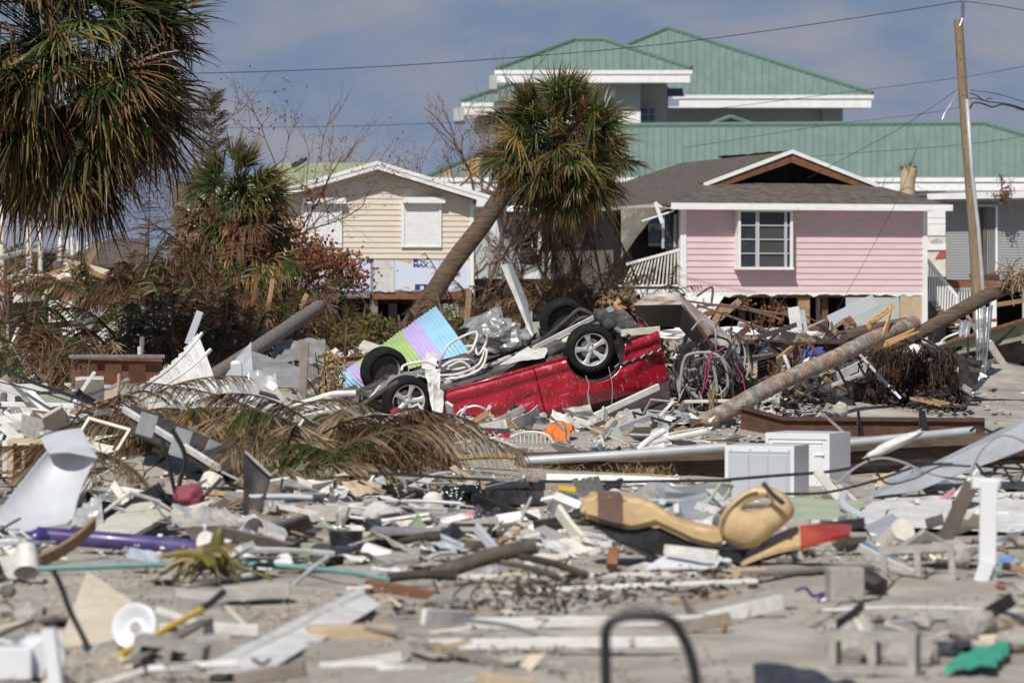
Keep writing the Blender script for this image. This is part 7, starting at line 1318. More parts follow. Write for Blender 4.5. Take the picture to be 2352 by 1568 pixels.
sk = pl('wooden_stake', 'square wooden stake standing left of the pastel sheet', 'stake', (700, 786), (693, 918), 52.5, .12, .10, 'greywood', (1, 0, 0)); pl('wood_stake', 'thin brown broken stake behind the mid fan palm foot', 'stake', (590, 640), (570, 765), 66, .08, .06, 'redwood', (1, 0, 0)); pl('wood_stake', 'second thin broken stake right of the first', 'stake', (627, 640), (607, 765), 66, .08, .06, 'wood', (1, 0, 0)); pl('wood_stake', 'slanting brown stake near the log root tuft', 'stake', (705, 675), (678, 735), 66, .08, .05, 'wood', (1, 0, 0)); pl('wood_stake', 'orange-brown palm stake right of the leaning trunk foot', 'stake', (1078, 665), (1072, 745), 66, .10, .1, 'wood', (1, 0, 0))
tbx = thing('rusty_truck_bed', 'rust brown panelled truck bed behind the bent fence panel', 'truck bed', P(260, 900, 55)); sh('side_panel', None, None, [(165, 892, 54.6), (372, 888, 55.2), (372, 822, 55.2), (165, 822, 54.6)], 0, 'redwood', 12, 6, th=.03, par=tbx); pl('top_rail', None, None, (160, 818, 54.5), (376, 818, 55.1), 0, .05, .08, 'galv', par=tbx)
for x in (205, 260, 315): sh('pressed_panel', None, None, [(x - 22, 878), (x + 22, 878), (x + 18, 836), (x - 18, 836)], 54.6, 'rust', 4, 4, th=.02, par=tbx)
pl('post_stub', 'small white finial post behind the rusty truck bed', 'post', (320, 796), (320, 822), 56, .05, .05, 'white', (1, 0, 0))
ac = thing('white_wall_unit', 'white wall unit with dotted vent strip beside the aluminium rails', 'unit', P(710, 950, 48.5)); sh('case', None, None, [(680, 955, 48.2), (745, 938, 48.6), (738, 905, 49), (672, 925, 48.6)], 0, 'offwhite', 4, 3, th=.12, par=ac); sh('vent', None, None, [(684, 940, 48.1), (738, 925, 48.5), (736, 917, 48.6), (682, 932, 48.2)], 0, 'graymetal', 4, 2, th=.01, par=ac)
# ---------------------------------------------------------------- pastel corrugated sheet
pc = thing('pastel_corrugated_sheet', 'curved corrugated metal sheet striped pastel blue, lilac and green', 'corrugated sheet', P(930, 880, 57.6))
bands = [(0, .10, 'pblue'), (.10, .20, 'ppurple'), (.20, .64, 'pgreen'), (.64, .80, 'ppurple'), (.80, 1.0, 'pblue')]
def pcp(u, v):
    a = P(783, 858, 57.2).lerp(P(1001, 702, 58.6), u); b = P(806, 896, 56.8).lerp(P(1080, 812, 57.0), u); p = a.lerp(b, v); n_ = Vector((-.35, -.9, .3))
    p = p + n_ * (.20 + .10 * u) * 4 * v * (1 - v) + Vector((.10, 0, 0)) * 4 * v * (1 - v) * (u - .5) + n_ * .016 * math.cos(u * 2 * math.pi * 31); return p + n_ * .03 * noise.noise(p * 4)
for a, b, m_ in bands:
    nu, nv = max(8, int((b - a) * 250)), 14; v = [pcp(a + (b - a) * i / nu, j / nv + (rr.uniform(-.02, .02) if j in (0, nv) else 0)) for i in range(nu + 1) for j in range(nv + 1)]; n_ = len(v); v += [p + Vector((.002, .006, -.002)) for p in v]; f = []
    for i in range(nu):
        for j in range(nv): q = (i * (nv + 1) + j, (i + 1) * (nv + 1) + j, (i + 1) * (nv + 1) + j + 1, i * (nv + 1) + j + 1); f += [q, tuple(x + n_ for x in q[::-1])]
    mk('band', (v, f), M[m_], pc, smooth=True, angle=60)
# ---------------------------------------------------------------- things lying on the car
def cq(px, py, dd=0.0, lift=0.02):                        # point on the car's upturned underside seen at a pixel
    o = Vector((0, 0, H)); dr = (P(px, py, 1.0) - o); n_ = CARM.to_3x3() @ Vector((0, 0, 1)); c0_ = CARM @ Vector((0, 0, lift)); t_ = (c0_ - o).dot(n_) / dr.dot(n_); return o + dr * t_
def px_of(p): return (p.x / p.y * F + CX, HY - (p.z - H) / p.y * F, p.y)
def cpl(name, label, cat, a, b, w_, th, m_, la=.05, lb=.05, up=(0, 0, 1), **k):
    o = mk(name, plank_geo(cq(*a, lift=la), cq(*b, lift=lb), w_, th, up=up, **k), M[m_]); return tag(o, label, cat)
ws = thing('white_upright_sheet', 'tall folded white metal sheet standing up from the car underside', 'sheet', P(1222, 778, 55)); sh('facet', None, None, [(1150, 608, 55.2), (1163, 606, 55.1), (1224, 770, 54.9), (1221, 776, 54.9)], 0, 'white', 4, 12, th=.004, par=ws, amp=.008); sh('facet', None, None, [(1163, 606, 55.1), (1176, 607, 55.4), (1209, 690, 55.5), (1196, 694, 55.0)], 0, 'white', 4, 8, th=.004, par=ws, amp=.01); sh('facet', None, None, [(1196, 694, 55.0), (1209, 690, 55.5), (1227, 768, 55.0), (1224, 770, 54.9)], 0, 'white', 4, 8, th=.004, par=ws, amp=.01)
ca = thing('crumpled_aluminium_ball', 'balled up dull aluminium sheet lying on the car front underside', 'sheet', P(1142, 815, 54.8)); v, f = lump(P(1146, 772, 54.9), (.37, .3, .25), .42, 1.5, 5, 7); v = [p + (p - P(1146, 772, 54.9)) * (.22 * (.4 - abs(noise.noise(p * 5))) + .10 * noise.noise(p * 13)) for p in v]; mk('crumple', (v, f), M['dullalu'], ca, smooth=True, angle=28)
sh('flap', None, None, [(1056, 752, 55.3), (1150, 772, 55), (1148, 712, 55.6), (1138, 706, 55.8)], 0, 'dullalu', 12, 8, th=.004, par=ca, amp=.06, freq=4, ridged=True, seed=3); sh('flap', None, None, [(1054, 757, 55.2), (1160, 742, 55.4), (1150, 705, 56), (1075, 735, 55.8)], 0, 'galv', 10, 6, th=.004, par=ca, amp=.05, freq=3, ridged=True, seed=5)
tf = thing('white_tube_chair', 'bent white tube chair frame tangled on the car underside', 'chair', P(1050, 850, 54.2))
for pts in ([(1008, 842), (1016, 818), (1035, 788), (1094, 762), (1086, 800), (1074, 812)], [(1090, 790), (1098, 815), (1115, 790), (1122, 765)], [(922, 850), (930, 838), (975, 830), (1000, 838), (1040, 848), (1080, 840)], [(1005, 870), (1060, 866), (1105, 845), (1118, 810), (1112, 800)], [(1010, 862), (1055, 858), (1098, 838), (1112, 806)], [(960, 862), (1000, 872), (1050, 876), (1090, 862), (1110, 842)], [(1030, 842), (1060, 830), (1080, 850), (1050, 866), (1025, 860)], [(1015, 842), (1040, 828), (1075, 826), (1095, 836)]): tb('tube', None, None, [(x, y, 54.3 + .1 * math.sin(x)) for x, y in pts], 0, .019, 'white', 7, par=tf)
for i, (a, b, w_, m_, la, lab) in enumerate((((822, 938), (1086, 812), .055, 'galv', .10, 'longest aluminium rail lying along the car front'), ((700, 948), (1010, 852), .05, 'white', .12, 'white aluminium rail left of the car'), ((690, 940), (960, 850), .06, 'galv', .16, 'upper silver rail left of the car'), ((760, 955), (1000, 870), .05, 'white', .07, 'lower white rail before the far front wheel'), ((1003, 896), (1330, 758), .07, 'galv', .07, 'long dark-edged rail along the car underside'), ((1020, 880), (1290, 770), .05, 'white', .12, 'white rail along the car underside'))):
    d0, d1 = (54.9, 55.6) if a[0] < 900 else (54.4, 55.4); mk('aluminium_rail', plank_geo(P(*a, d0 - .04 * i), P(*b, d1 - .04 * i), w_, .03, segs=6, bow=.03, seed=i), M[m_]); tag(bpy.data.objects[list(WL)[-1]], lab, 'rail', 'metal rails by the car front')
tb('black_pipe', 'black bent exhaust pipe lying over the car underside', 'pipe', [(1228, 794, 54.6), (1262, 768, 54.9), (1300, 736, 55.1), (1328, 712, 55.2), (1348, 716, 55.2), (1366, 728, 55.2)], 0, .034, 'darksteel', 10)
pl('white_angle', 'white perforated angle strip lying on the car underside', 'strip', (1225, 800, 54.4), (1386, 718, 55.3), 0, .07, .03, 'white'); pl('cream_plank', 'cream plank resting on the car rear underside', 'plank', (1428, 765, 54.2), (1515, 757, 54.5), 0, .10, .03, 'offwhite'); 
sh('white_board_sheet', 'pale torn sheet lying before the near rear wheel', 'sheet', [(1150, 836, 54.0), (1252, 820, 54.1), (1260, 790, 54.6), (1210, 796, 54.6)], 0, 'white', 10, 6, th=.006, amp=.025, freq=4, seed=4, jag=.06); sh('cream_sheet', 'cream boards lying left of the near rear wheel', 'sheet', [(1225, 795, 54.6), (1310, 780, 54.6), (1310, 765, 55), (1250, 778, 55)], 0, 'offwhite', 8, 4, th=.02, amp=.03, freq=4, seed=6)
sh('grey_plate', 'grey plate on the car rear behind the muffler', 'plate', [(1400, 760, 55), (1480, 752, 55.3), (1470, 735, 55.8), (1410, 742, 55.6)], 0, 'graymetal', 6, 4, th=.01, amp=.03)
sh('white_crumpled_strip', 'crumpled white metal strip hanging beside the near front wheel', 'sheet', [(976, 850, 53.5), (1012, 846, 53.6), (1010, 985, 53.2), (1000, 980, 53.2)], 0, 'white', 8, 18, th=.004, amp=.05, freq=6, seed=5, ridged=True); sh('white_crumpled_strip', 'torn white strip bulging before the near front wheel', 'sheet', [(996, 880, 53.3), (1018, 900, 53.4), (1016, 950, 53.2), (995, 970, 53.2)], 0, 'white', 6, 10, th=.004, amp=.03, freq=6, seed=6)
sh('torn_grey_sheet', 'torn grey sheet between the two front wheels', 'sheet', [(840, 905, 54), (930, 880, 54), (985, 850, 54.8), (905, 862, 55)], 0, 'dullalu', 14, 8, th=.004, amp=.07, freq=5, seed=7, ridged=True); sh('white_scrap_sheet', 'small white torn sheet above the aluminium rails', 'sheet', [(968, 845, 55), (1000, 850, 54.8), (1005, 815, 55.3), (980, 806, 55.4)], 0, 'white', 6, 6, th=.004, amp=.04, freq=6, seed=9)
for k, (a, b) in enumerate((((1345, 862), (1350, 905)), ((1350, 905), (1346, 950)), ((1398, 842), (1405, 930)))): tb('hanging_wire', ['pale wire hanging from the wheel arch', 'pale cable end hanging below the wheel arch', 'thin wire hanging behind the near rear wheel'][k], 'wire', [a, ((a[0] + b[0]) / 2 + 5, (a[1] + b[1]) / 2), b], 53.3, [.008, .014, .006][k], 'greycable', 6)
# rusted bent steel box
rb = thing('rusted_steel_box_beam', 'large bent rusted steel box section behind the car tail', 'beam', P(1560, 810, 58)); A0, A1, A2, A3 = (1455, 702, 57.2), (1568, 700, 57.2), (1610, 745, 57.2), (1642, 806, 57.2)
sh('top_face', None, None, [(1456, 700, 57.2), (1566, 698, 57.2), (1560, 673, 58.2), (1490, 672, 58.2)], 0, 'rustwhite', 8, 4, th=.012, par=rb, amp=.01); sh('top_face', None, None, [(1566, 698, 57.2), (1640, 795, 57.2), (1700, 790, 58.2), (1560, 673, 58.2)], 0, 'rustwhite', 8, 4, th=.012, par=rb); sh('shaded_front_face', None, None, [(1470, 745, 58.6), (1560, 752, 58.6), (1568, 700, 57.2), (1455, 702, 57.2)], 0, 'darksteel', 6, 4, th=.012, par=rb); sh('shaded_front_face', None, None, [(1560, 752, 58.6), (1618, 812, 58.3), (1642, 797, 57.2), (1568, 700, 57.2)], 0, 'darksteel', 6, 4, th=.012, par=rb); sh('edge_lip', None, None, [(1568, 702, 57.1), (1578, 712, 57.1), (1648, 803, 57.1), (1636, 803, 57.1)], 0, 'rust', 3, 6, th=.012, par=rb)  # fronts coloured dark for their shade, tops pale as if sunlit
tb('rusty_curl', 'curled orange rusty pipe behind the muffler', 'pipe', [(1370, 725), (1390, 738), (1420, 742), (1432, 722), (1415, 702), (1425, 690)], 57.8, .045, 'osb', 8); 
for k in range(5): pl('broken_wood_piece', 'brown broken wood slat behind the car rear', 'slat', (1395 + 8 * k, 690 + 8 * k), (1440 + 8 * k, 712 + 9 * k), 62, .07, .02, 'redwood' if k % 2 else 'wood', group='brown slats behind the car rear')
pl('green_board', 'teal painted board behind the car rear', 'board', (1365, 735, 64), (1420, 700, 64), 0, .10, .02, 'teal'); sh('sage_floor', 'flat sage green floor sheet behind the car', 'sheet', [(1200, 770, 62), (1290, 772, 62), (1290, 735, 66), (1210, 740, 66)], 0, 'sage', 4, 4, th=.03)
# in front of the car
sh('orange_cloth', 'bright orange crumpled cloth in front of the car', 'cloth', [(1240, 1000, 45.00), (1300, 1022, 44.60), (1322, 968, 45.40), (1268, 964, 45.60)], 0, 'orange', 22, 16, th=.008, amp=.12, freq=6, seed=3, smooth=True)
bp = thing('red_bumper', 'long red bumper piece lying in front of the car', 'bumper', P(1090, 1022, 44.90)); sh('skin', None, None, [(1010, 1000, 45.30), (1172, 1020, 44.90), (1171, 992, 45.00), (1010, 984, 45.40)], 0, 'carred', 14, 5, th=.008, par=bp, bulge2=(0, -.05, 0), amp=.01); sh('black_top', None, None, [(960, 982, 45.60), (1171, 990, 45.05), (1171, 984, 45.30), (960, 976, 45.80)], 0, 'blackplastic', 10, 2, th=.01, par=bp)
sh('red_fender', 'dented red fender lying below the near front wheel', 'fender', [(860, 980, 49.80), (962, 985, 49.60), (940, 952, 50.20), (880, 950, 50.40)], 0, 'carred', 12, 8, th=.006, amp=.03, freq=4, seed=2, bulge=(0, -.12, .08), smooth=True)
sh('white_bumper', 'long dusty white bumper skin left of the red bumper', 'bumper', [(765, 968, 47.00), (1020, 1008, 46.20), (1012, 988, 46.50), (790, 952, 47.50)], 0, 'offwhite', 16, 5, th=.01, amp=.02, freq=3, seed=8, bulge=(0, -.06, .09), smooth=True)
wk = thing('white_wicker_basket', 'white wire basket half buried right of the red bumper', 'basket', P(1222, 1025, 43.9)); tb('rim', None, None, [(1172, 1004), (1195, 995), (1230, 992), (1258, 1000), (1272, 1018)], 43.9, .016, 'white', 6, par=wk)
for k in range(10): tb('spoke', None, None, [(1176 + 9.5 * k, 1003 - 9 * math.sin(math.pi * (k + .5) / 10)), (1178 + 9.3 * k, 1030)], 43.9, .007, 'white', 5, straight=True, par=wk)
pl('grey_siding_plank', 'grey siding plank lying below the red bumper', 'plank', (1042, 1022, 43.4), (1150, 1038, 42.6), 0, .12, .02, 'graymetal', 'd'); sh('dark_grill', 'black crumpled plastic part against the car door', 'part', [(1155, 958, 52.4), (1245, 970, 52.2), (1210, 940, 52.6), (1178, 930, 52.6)], 0, 'blackplastic', 10, 6, th=.01, amp=.07, freq=6, seed=4, ridged=True); tb('bent_trim', 'bent grey trim arch lying against the car door', 'trim', [(1043, 960), (1060, 942), (1090, 932), (1115, 940), (1128, 955)], 52.6, .018, 'dullalu', 6); pl('white_trim', 'bent white trim standing before the car door', 'trim', (1106, 975), (1126, 930), 52.4, .05, .02, 'white', (1, 0, 0))
pl('white_trim', 'white channel strip under the car rear end', 'trim', (1360, 958, 52.6), (1512, 888, 53.4), 0, .09, .05, 'white'); sh('dark_sheet', 'dark slanting sheet under the car rear end', 'sheet', [(1370, 965, 53), (1520, 960, 53), (1560, 850, 55), (1500, 890, 54.4)], 0, 'darksteel', 8, 6, th=.01, amp=.04, seed=6); sh('white_slab', 'pale concrete slab under the white channel strip', 'slab', [(1400, 978, 48.80), (1490, 985, 48.60), (1470, 938, 49.60), (1420, 945, 49.60)], 0, 'rubble', 6, 5, th=.06, amp=.02); sh('sage_box', 'pale green crushed carton before the car rear', 'carton', [(1375, 1012, 45.10), (1440, 1018, 44.90), (1420, 980, 45.70), (1395, 978, 45.70)], 0, 'foam', 5, 4, th=.08, amp=.03); pl('white_plank', 'white short plank standing right of the green carton', 'plank', (1520, 995), (1545, 1028), 44, .10, .03, 'white', (1, 0, 0)); pl('white_plank', 'white plank lying right of the orange cloth', 'plank', (1320, 972, 48), (1440, 1000, 46.6), 0, .10, .02, 'white', 'd')
# ---------------------------------------------------------------- right pile: wires, rods, timbers
wt = thing('grey_wire_tangle', 'tangle of grey and black wires right of the car', 'cables', P(1640, 990, 51.6)); r2 = random.Random(31)
for k in range(80):
    c_ = (1640 + r2.gauss(0, 32), 880 + r2.gauss(0, 42)); rx, ry = r2.uniform(12, 55), r2.uniform(25, 75); a0 = r2.uniform(0, 6.3); ln = r2.uniform(1.5, 4.5); d0 = 51.8 + r2.uniform(-.4, .6); pts = [(c_[0] + rx * math.cos(a0 + ln * i / 7) + r2.gauss(0, 3), min(988, c_[1] + ry * math.sin(a0 + ln * i / 7) + r2.gauss(0, 3)), d0 + .2 * math.sin(i)) for i in range(8)]
    tb('wire', None, None, pts, 0, r2.choice((.006, .008, .012, .016)), r2.choice(['greycable', 'greycable', 'cable', 'cable', 'greywood', 'darkbark']), 5, 3, par=wt)
for pts in ([(1668, 795), (1650, 806), (1632, 812), (1622, 840), (1618, 880), (1612, 905)], [(1690, 838), (1705, 865), (1712, 900), (1716, 925)], [(1632, 815), (1628, 850), (1620, 890)]): tb('magenta_wire', None, None, pts, 51.3, .010, 'pinkcable', 6, par=wt)
for pts in ([(1560, 900), (1570, 830), (1590, 812), (1640, 812), (1665, 838), (1672, 880), (1665, 910)], [(1580, 935), (1600, 948), (1650, 946), (1675, 938)], [(1618, 812), (1640, 850), (1648, 900)]): tb('conduit_loop', None, None, pts, 51.4, .022, 'greycable', 8, par=wt)
pl('white_lath', 'white lath lying across the grey wire tangle', 'lath', (1572, 922, 51.0), (1688, 920, 51.0), 0, .045, .02, 'offwhite'); tb('metal_spike', 'silver metal spike hanging below the wire tangle', 'rod', [(1634, 938), (1632, 965), (1629, 985)], 50.9, [.012, .014, .018, .018, .018, .018, .016, .014, .01, .008, .006], 'galv', 8)
fb = thing('frayed_fibre_tuft', 'frayed dry fibre tuft hanging below the wire tangle', 'fibre', P(1640, 1000, 51))
for k in range(50): x = 1640 + r2.gauss(0, 18); tb('fibre', None, None, [(1638 + r2.gauss(0, 6), 900 + r2.uniform(-30, 40)), ((x + 1638) / 2, 950), (x, 985 + r2.uniform(-20, 20))], 51.1 + r2.uniform(-.2, .2), .006, r2.choice(['straw', 'haybrown', 'greywood']), 4, 3, par=fb)
bb = thing('far_steel_beam', 'dark steel beam lying behind the wire tangle', 'beam', P(1800, 840, 61)); sh('web', None, None, [(1632, 822, 60.8), (2010, 828, 61), (2010, 786, 61), (1632, 786, 60.8)], 0, 'darksteel', 20, 4, th=.02, par=bb, amp=.01); sh('top_flange', None, None, [(1630, 787, 60.6), (2012, 787, 60.8), (2012, 780, 61.4), (1630, 780, 61.2)], 0, 'rust', 8, 2, th=.02, par=bb); sh('bottom_flange', None, None, [(1630, 828, 60.5), (2010, 834, 60.7), (2010, 828, 61.1), (1630, 823, 60.9)], 0, 'rust', 8, 2, th=.02, par=bb); pl('brace', None, None, (1732, 782), (1800, 826), 60.4, .10, .02, 'rust', (1, 0, 0), par=bb)
lp('blue_cloth', 'bunched blue cloth hanging on the fallen trunk', 'cloth', 1871, 820, 54.6, (.19, .12, .14), 'bluecloth', 4, .5, 2.2, 4, True); pl('tan_timber', 'tan splintered timber leaning left of the blue cloth', 'plank', (1745, 870, 55), (1820, 808, 56), 0, .2, .05, 'wood'); pl('dark_timber', 'dark thin timber right of the tan splintered one', 'plank', (1815, 815, 55.4), (1845, 840, 55), 0, .06, .04, 'redwood', (1, 0, 0))
tb('white_pipe_end', 'white plastic pipe end below the peeling trunk', 'pipe', [(1800, 922, 52), (1812, 919, 52.1), (1830, 915, 52.4)], 0, .045, 'offwhite', 12); pl('bent_white_sheet', 'white bent panel right below the peeling trunk', 'panel', (1925, 870, 53.6), (2000, 832, 54), 0, .2, .02, 'white', seed=2, bow=.05); pl('white_strip', 'white strip crossing the bent panel', 'strip', (1910, 885, 53.4), (2002, 850, 53.8), 0, .05, .02, 'white')
lp('grey_melted_lump', 'grey melted lump under the middle of the peeling trunk', 'lump', 1760, 930, 51.6, (.22, .2, .26), 'concrete', 5, .35, 2.5, 4); lp('dark_drum', 'dark crushed drum behind the grey melted lump', 'drum', 1850, 905, 53.4, (.3, .3, .22), 'darksteel', 6, .35, 2, 4); lp('dark_bundle', 'dark tarp bundle right of the crushed drum', 'tarp', 1900, 940, 52.6, (.4, .3, .2), 'blackplastic', 7, .4, 2, 4); lp('dark_bundle', 'dark tarp bundle behind the grey wires', 'tarp', 1640, 900, 53.4, (.45, .4, .5), 'darksteel', 8, .35, 2, 4); lp('dark_bundle', 'dark debris bundle left of the hanging leaves', 'tarp', 1960, 900, 54.4, (.4, .3, .35), 'darksteel', 9, .4, 2, 4); lp('clear_plastic', 'pale crumpled plastic bag by the dark beam', 'bag', 1740, 848, 55.4, (.15, .1, .1), 'galv', 3, .4, 2.4, 3, True)
# small broken pieces on the sand right, deck and corrugated strip
dk = thing('fallen_wood_deck', 'olive wooden deck edge rising to the right picture edge', 'deck', P(2240, 900, 64)); sh('fascia', None, None, [(2118, 832, 63.6), (2440, 760, 64.6), (2440, 712, 64.6), (2120, 806, 63.6)], 0, 'greenshingle', 8, 3, th=.06, par=dk); pl('top_board', None, None, (2080, 815, 63.5), (2440, 708, 64.5), 0, .2, .05, 'redwood', 'h', par=dk); sh('under_deck_shade', None, None, [(2125, 905, 65), (2440, 950, 65), (2440, 762, 65), (2120, 834, 64.6)], 0, 'dark', 4, 4, th=.05, par=dk)  # near-black sheet stands in for the shaded void under the deck
for k in range(4): pl('deck_joist', None, None, (2140 + 70 * k, 826 - 16 * k, 64), (2150 + 70 * k, 830 - 16 * k, 66), 0, .15, .05, 'greywood', par=dk)
sh('corrugated_strip', 'pale corrugated strip hanging in front of the wooden deck', 'sheet', [(2244, 890, 60.6), (2262, 892, 60.6), (2282, 700, 60.8), (2238, 712, 60.8)], 0, 'galv', 30, 16, th=.003, corr=(3.5, .035, 'u'), amp=.05, freq=2, seed=4); sh('corrugated_strip', 'short curled corrugated strip left of the hanging one', 'sheet', [(2200, 770, 61), (2225, 772, 61), (2232, 735, 61.2), (2205, 738, 61.2)], 0, 'galv', 16, 8, th=.003, corr=(2, .03, 'u'), amp=.06, seed=5)
for k, (a, b, w_, m_, dd) in enumerate((((1830, 760), (1822, 705), .2, 'white', 66), ((1845, 760), (1838, 712), .16, 'graypanel', 66.3), ((1905, 740), (2010, 690), .3, 'graypanel', 84), ((2000, 745), (2052, 700), .1, 'freshwood', 72), ((1640, 740), (1700, 690), .12, 'wood', 70), ((1625, 770), (1665, 700), .14, 'wood', 72), ((1690, 775), (1720, 752), .1, 'rust', 64), ((1740, 776), (1830, 745), .08, 'darksteel', 63), ((1890, 770), (1940, 735), .07, 'wood', 66), ((1560, 745), (1640, 715), .1, 'redwood', 64), ((2290, 700), (2352, 690), .1, 'wood', 84), ((2170, 740), (2290, 735), .06, 'redwood', 70))):
    pl('leaning_timber', ['white leaning board under the pink house', 'grey leaning board beside the white leaning one', 'wide grey sheet metal duct under the pink house', 'bright split timber before the lower tan panel', 'brown timber under the torn house wrap', 'tall brown timber below the torn house wrap', 'rusty bar above the far steel beam', 'black bar slanting over the far steel beam', 'brown lath before the pink house posts', 'reddish timber right of the rusted steel box', 'brown timber at the right edge under the grey house', 'reddish plank lying behind the upper palm trunk'][k], 'timber', a, b, dd, w_, .04, m_, (1, 0, .2))
for k, pts in enumerate(([(1570, 690), (1640, 700), (1720, 712), (1800, 735)], [(1600, 700), (1700, 735), (1790, 770)], [(1560, 715), (1650, 700), (1760, 716), (1850, 730)], [(1600, 680), (1635, 660), (1634, 700)])): tb('thin_branch', ['long thin branch crossing before the pink house floor', 'thin branch sloping down to the far steel beam', 'arching thin branch before the house posts', 'short hooked branch above the rusted box'][k], 'branch', pts, 68, .022, 'bark', 6)
for i, (px, py, dd, r_) in enumerate(((1660, 770, 76, (1.2, .5, .14)), (1740, 772, 78, (1.2, .5, .12)), (1800, 775, 76, (1, .5, .12)))): lp('white_refuse', 'heap of white refuse under the pink house floor', 'rubbish', px, py, dd, r_, 'cleanwhite', i, .6, 3, 4, group='white refuse under the pink house')
# ---------------------------------------------------------------- scattered individual pieces
def variants(kind, n):
    out = []
    for s_ in range(n):
        r_ = random.Random(hash(kind) % 1000 + s_ if False else len(kind) * 100 + s_)
        if kind == 'plank': vf = plank_geo((-.5, 0, 0), (.5, 0, 0), r_.uniform(.07, .16), r_.uniform(.02, .05), segs=4, bow=r_.uniform(0, .05), seed=s_, rough=.02)
        elif kind == 'strip': vf = plank_geo((-.5, 0, 0), (.5, 0, 0), r_.uniform(.02, .05), r_.uniform(.01, .025), segs=5, bow=r_.uniform(0, .1), seed=s_, rough=.01)
        elif kind == 'scrap': q = lambda a, b: (a + r_.uniform(-.15, .15), b + r_.uniform(-.15, .15), 0); vf = sheet(q(-.5, -.35), q(.5, -.35), q(.5, .35), q(-.5, .35), 7, 5, .01, r_.uniform(.06, .2), 2.2, seed=s_ + 20, jag=.05, ridged=s_ % 2 == 0)
        elif kind == 'chunk': vf = lump((0, 0, 0), (.5, r_.uniform(.3, .5), r_.uniform(.2, .4)), .38, 1.7, 2, s_)
        elif kind == 'slabpiece': 
            n_ = r_.randint(4, 6); poly = [(math.cos(6.283 * k / n_ + r_.uniform(-.3, .3)) * r_.uniform(.35, .55), math.sin(6.283 * k / n_ + r_.uniform(-.3, .3)) * r_.uniform(.3, .5), 0) for k in range(n_)]; vf = MB().slab(poly, (0, 0, -r_.uniform(.06, .16))).get()
        elif kind == 'twig': pts = [Vector((-.5 + k / 6, r_.gauss(0, .05), r_.gauss(0, .04))) for k in range(7)]; b = MB().tube(pts, [.014, .013, .012, .011, .009, .007, .004], 5); b.tube([pts[3], pts[3] + Vector((.2, .12, .08))], [.008, .004], 4); vf = b.get()
        elif kind == 'frame':
            b = MB(); w_, h = .5, r_.uniform(.3, .45); t_ = r_.uniform(.03, .06)
            for y in (-h, h): b.box((0, y, 0), (2 * w_, t_, .05))
            for x in (-w_ + t_ / 2, r_.choice((0, .15)), w_ - t_ / 2): b.box((x, 0, 0), (t_, 2 * h - t_ - .001, .045))
            vf = b.get()
        elif kind == 'corr': vf = sheet((-.5, -.3, 0), (.5, -.3, 0), (.5, .3, 0), (-.5, .3, 0), 40, 4, .006, r_.uniform(.05, .15), 1.6, seed=s_ + 5, jag=.02, corr=(9, .018, 'u'))
        elif kind == 'louvre':
            b = MB(); b.box((-.48, 0, 0), (.05, .7, .05)); b.box((.48, 0, 0), (.05, .7, .05))
            for q in range(10): b.box((0, -.31 + .068 * q, 0), (.909, .05, .012), rot(28))
            vf = b.get()
        elif kind == 'siding': 
            b = MB(); n_ = r_.randint(2, 4)
            for q in range(n_): b.hexa([(-.5 + r_.uniform(0, .12), q * .13, .02), (.5 - r_.uniform(0, .2), q * .13, .02), (.5 - r_.uniform(0, .1), q * .13 + .128, 0), (-.5, q * .13 + .128, 0)], [(-.5 + r_.uniform(0, .1), q * .13, .012), (.5 - r_.uniform(0, .2), q * .13, .012), (.5, q * .13 + .128, -.008), (-.5, q * .13 + .128, -.008)])
            vf = b.get()
        elif kind == 'pipe': vf = MB().tube(smooth_path([(-.5, 0, 0), (-.1, r_.uniform(-.05, .05), r_.uniform(0, .06)), (.5, r_.uniform(-.1, .1), 0)], 4), r_.uniform(.015, .04), 9).get()
        elif kind == 'bucket': v_, f_ = lathe([(-.4, 0), (-.4, .28), (.4, .36), (.4, .34), (-.37, .26), (-.37, 0)], 18); vf = (v_, f_)
        elif kind == 'hollow': b = cmu_geo(); vf = ([p * 2.5 for p in b.v], b.f)
        elif kind == 'rag': vf = sheet((-.5, -.4, 0), (.5, -.4, 0), (.5, .4, 0), (-.5, .4, 0), 14, 12, .01, .3, 3, seed=s_)
        me = bpy.data.meshes.new(kind); me.from_pydata([tuple(p) for p in vf[0]], [], vf[1]); me.update(); out.append(me)
    return out
VAR = {k: variants(k, 7) for k in ('plank', 'strip', 'scrap', 'chunk', 'slabpiece', 'twig', 'rag', 'frame', 'corr', 'louvre', 'siding', 'pipe', 'bucket', 'hollow')}
_mc = {}
def vmesh(kind, i, m_):
    key = (kind, i, m_)
    if key not in _mc: me = VAR[kind][i].copy(); me.materials.append(M[m_]); _mc[key] = me
    return _mc[key]
NM = dict(plank='broken_board', strip='trim_strip', scrap='sheet_scrap', chunk='concrete_chunk', slabpiece='broken_slab', twig='fallen_twig', rag='crumpled_rag', frame='window_sash', corr='corrugated_scrap', louvre='broken_shutter', siding='siding_scrap', pipe='broken_pipe', bucket='bucket', hollow='concrete_block')
ADJ = dict(white='white', offwhite='cream', rubble='pale grey', graymetal='grey metal', concrete='concrete', darksteel='dark steel', blackplastic='black plastic', wood='bare wood', greywood='weathered wood', graypanel='pale grey', redwood='reddish wood', darkbark='dark', alu='shiny', paleply='pale plywood', cardboard='tan', redplastic='red', dark='very dark', teal='teal', galv='silver', dullalu='dull silver', sage='sage green', pinkbatt='pink', tileblue='faded blue', burlap='brown', insul='pale blue', bluecloth='blue', clothpink='pink', orange='orange', rust='rusty')
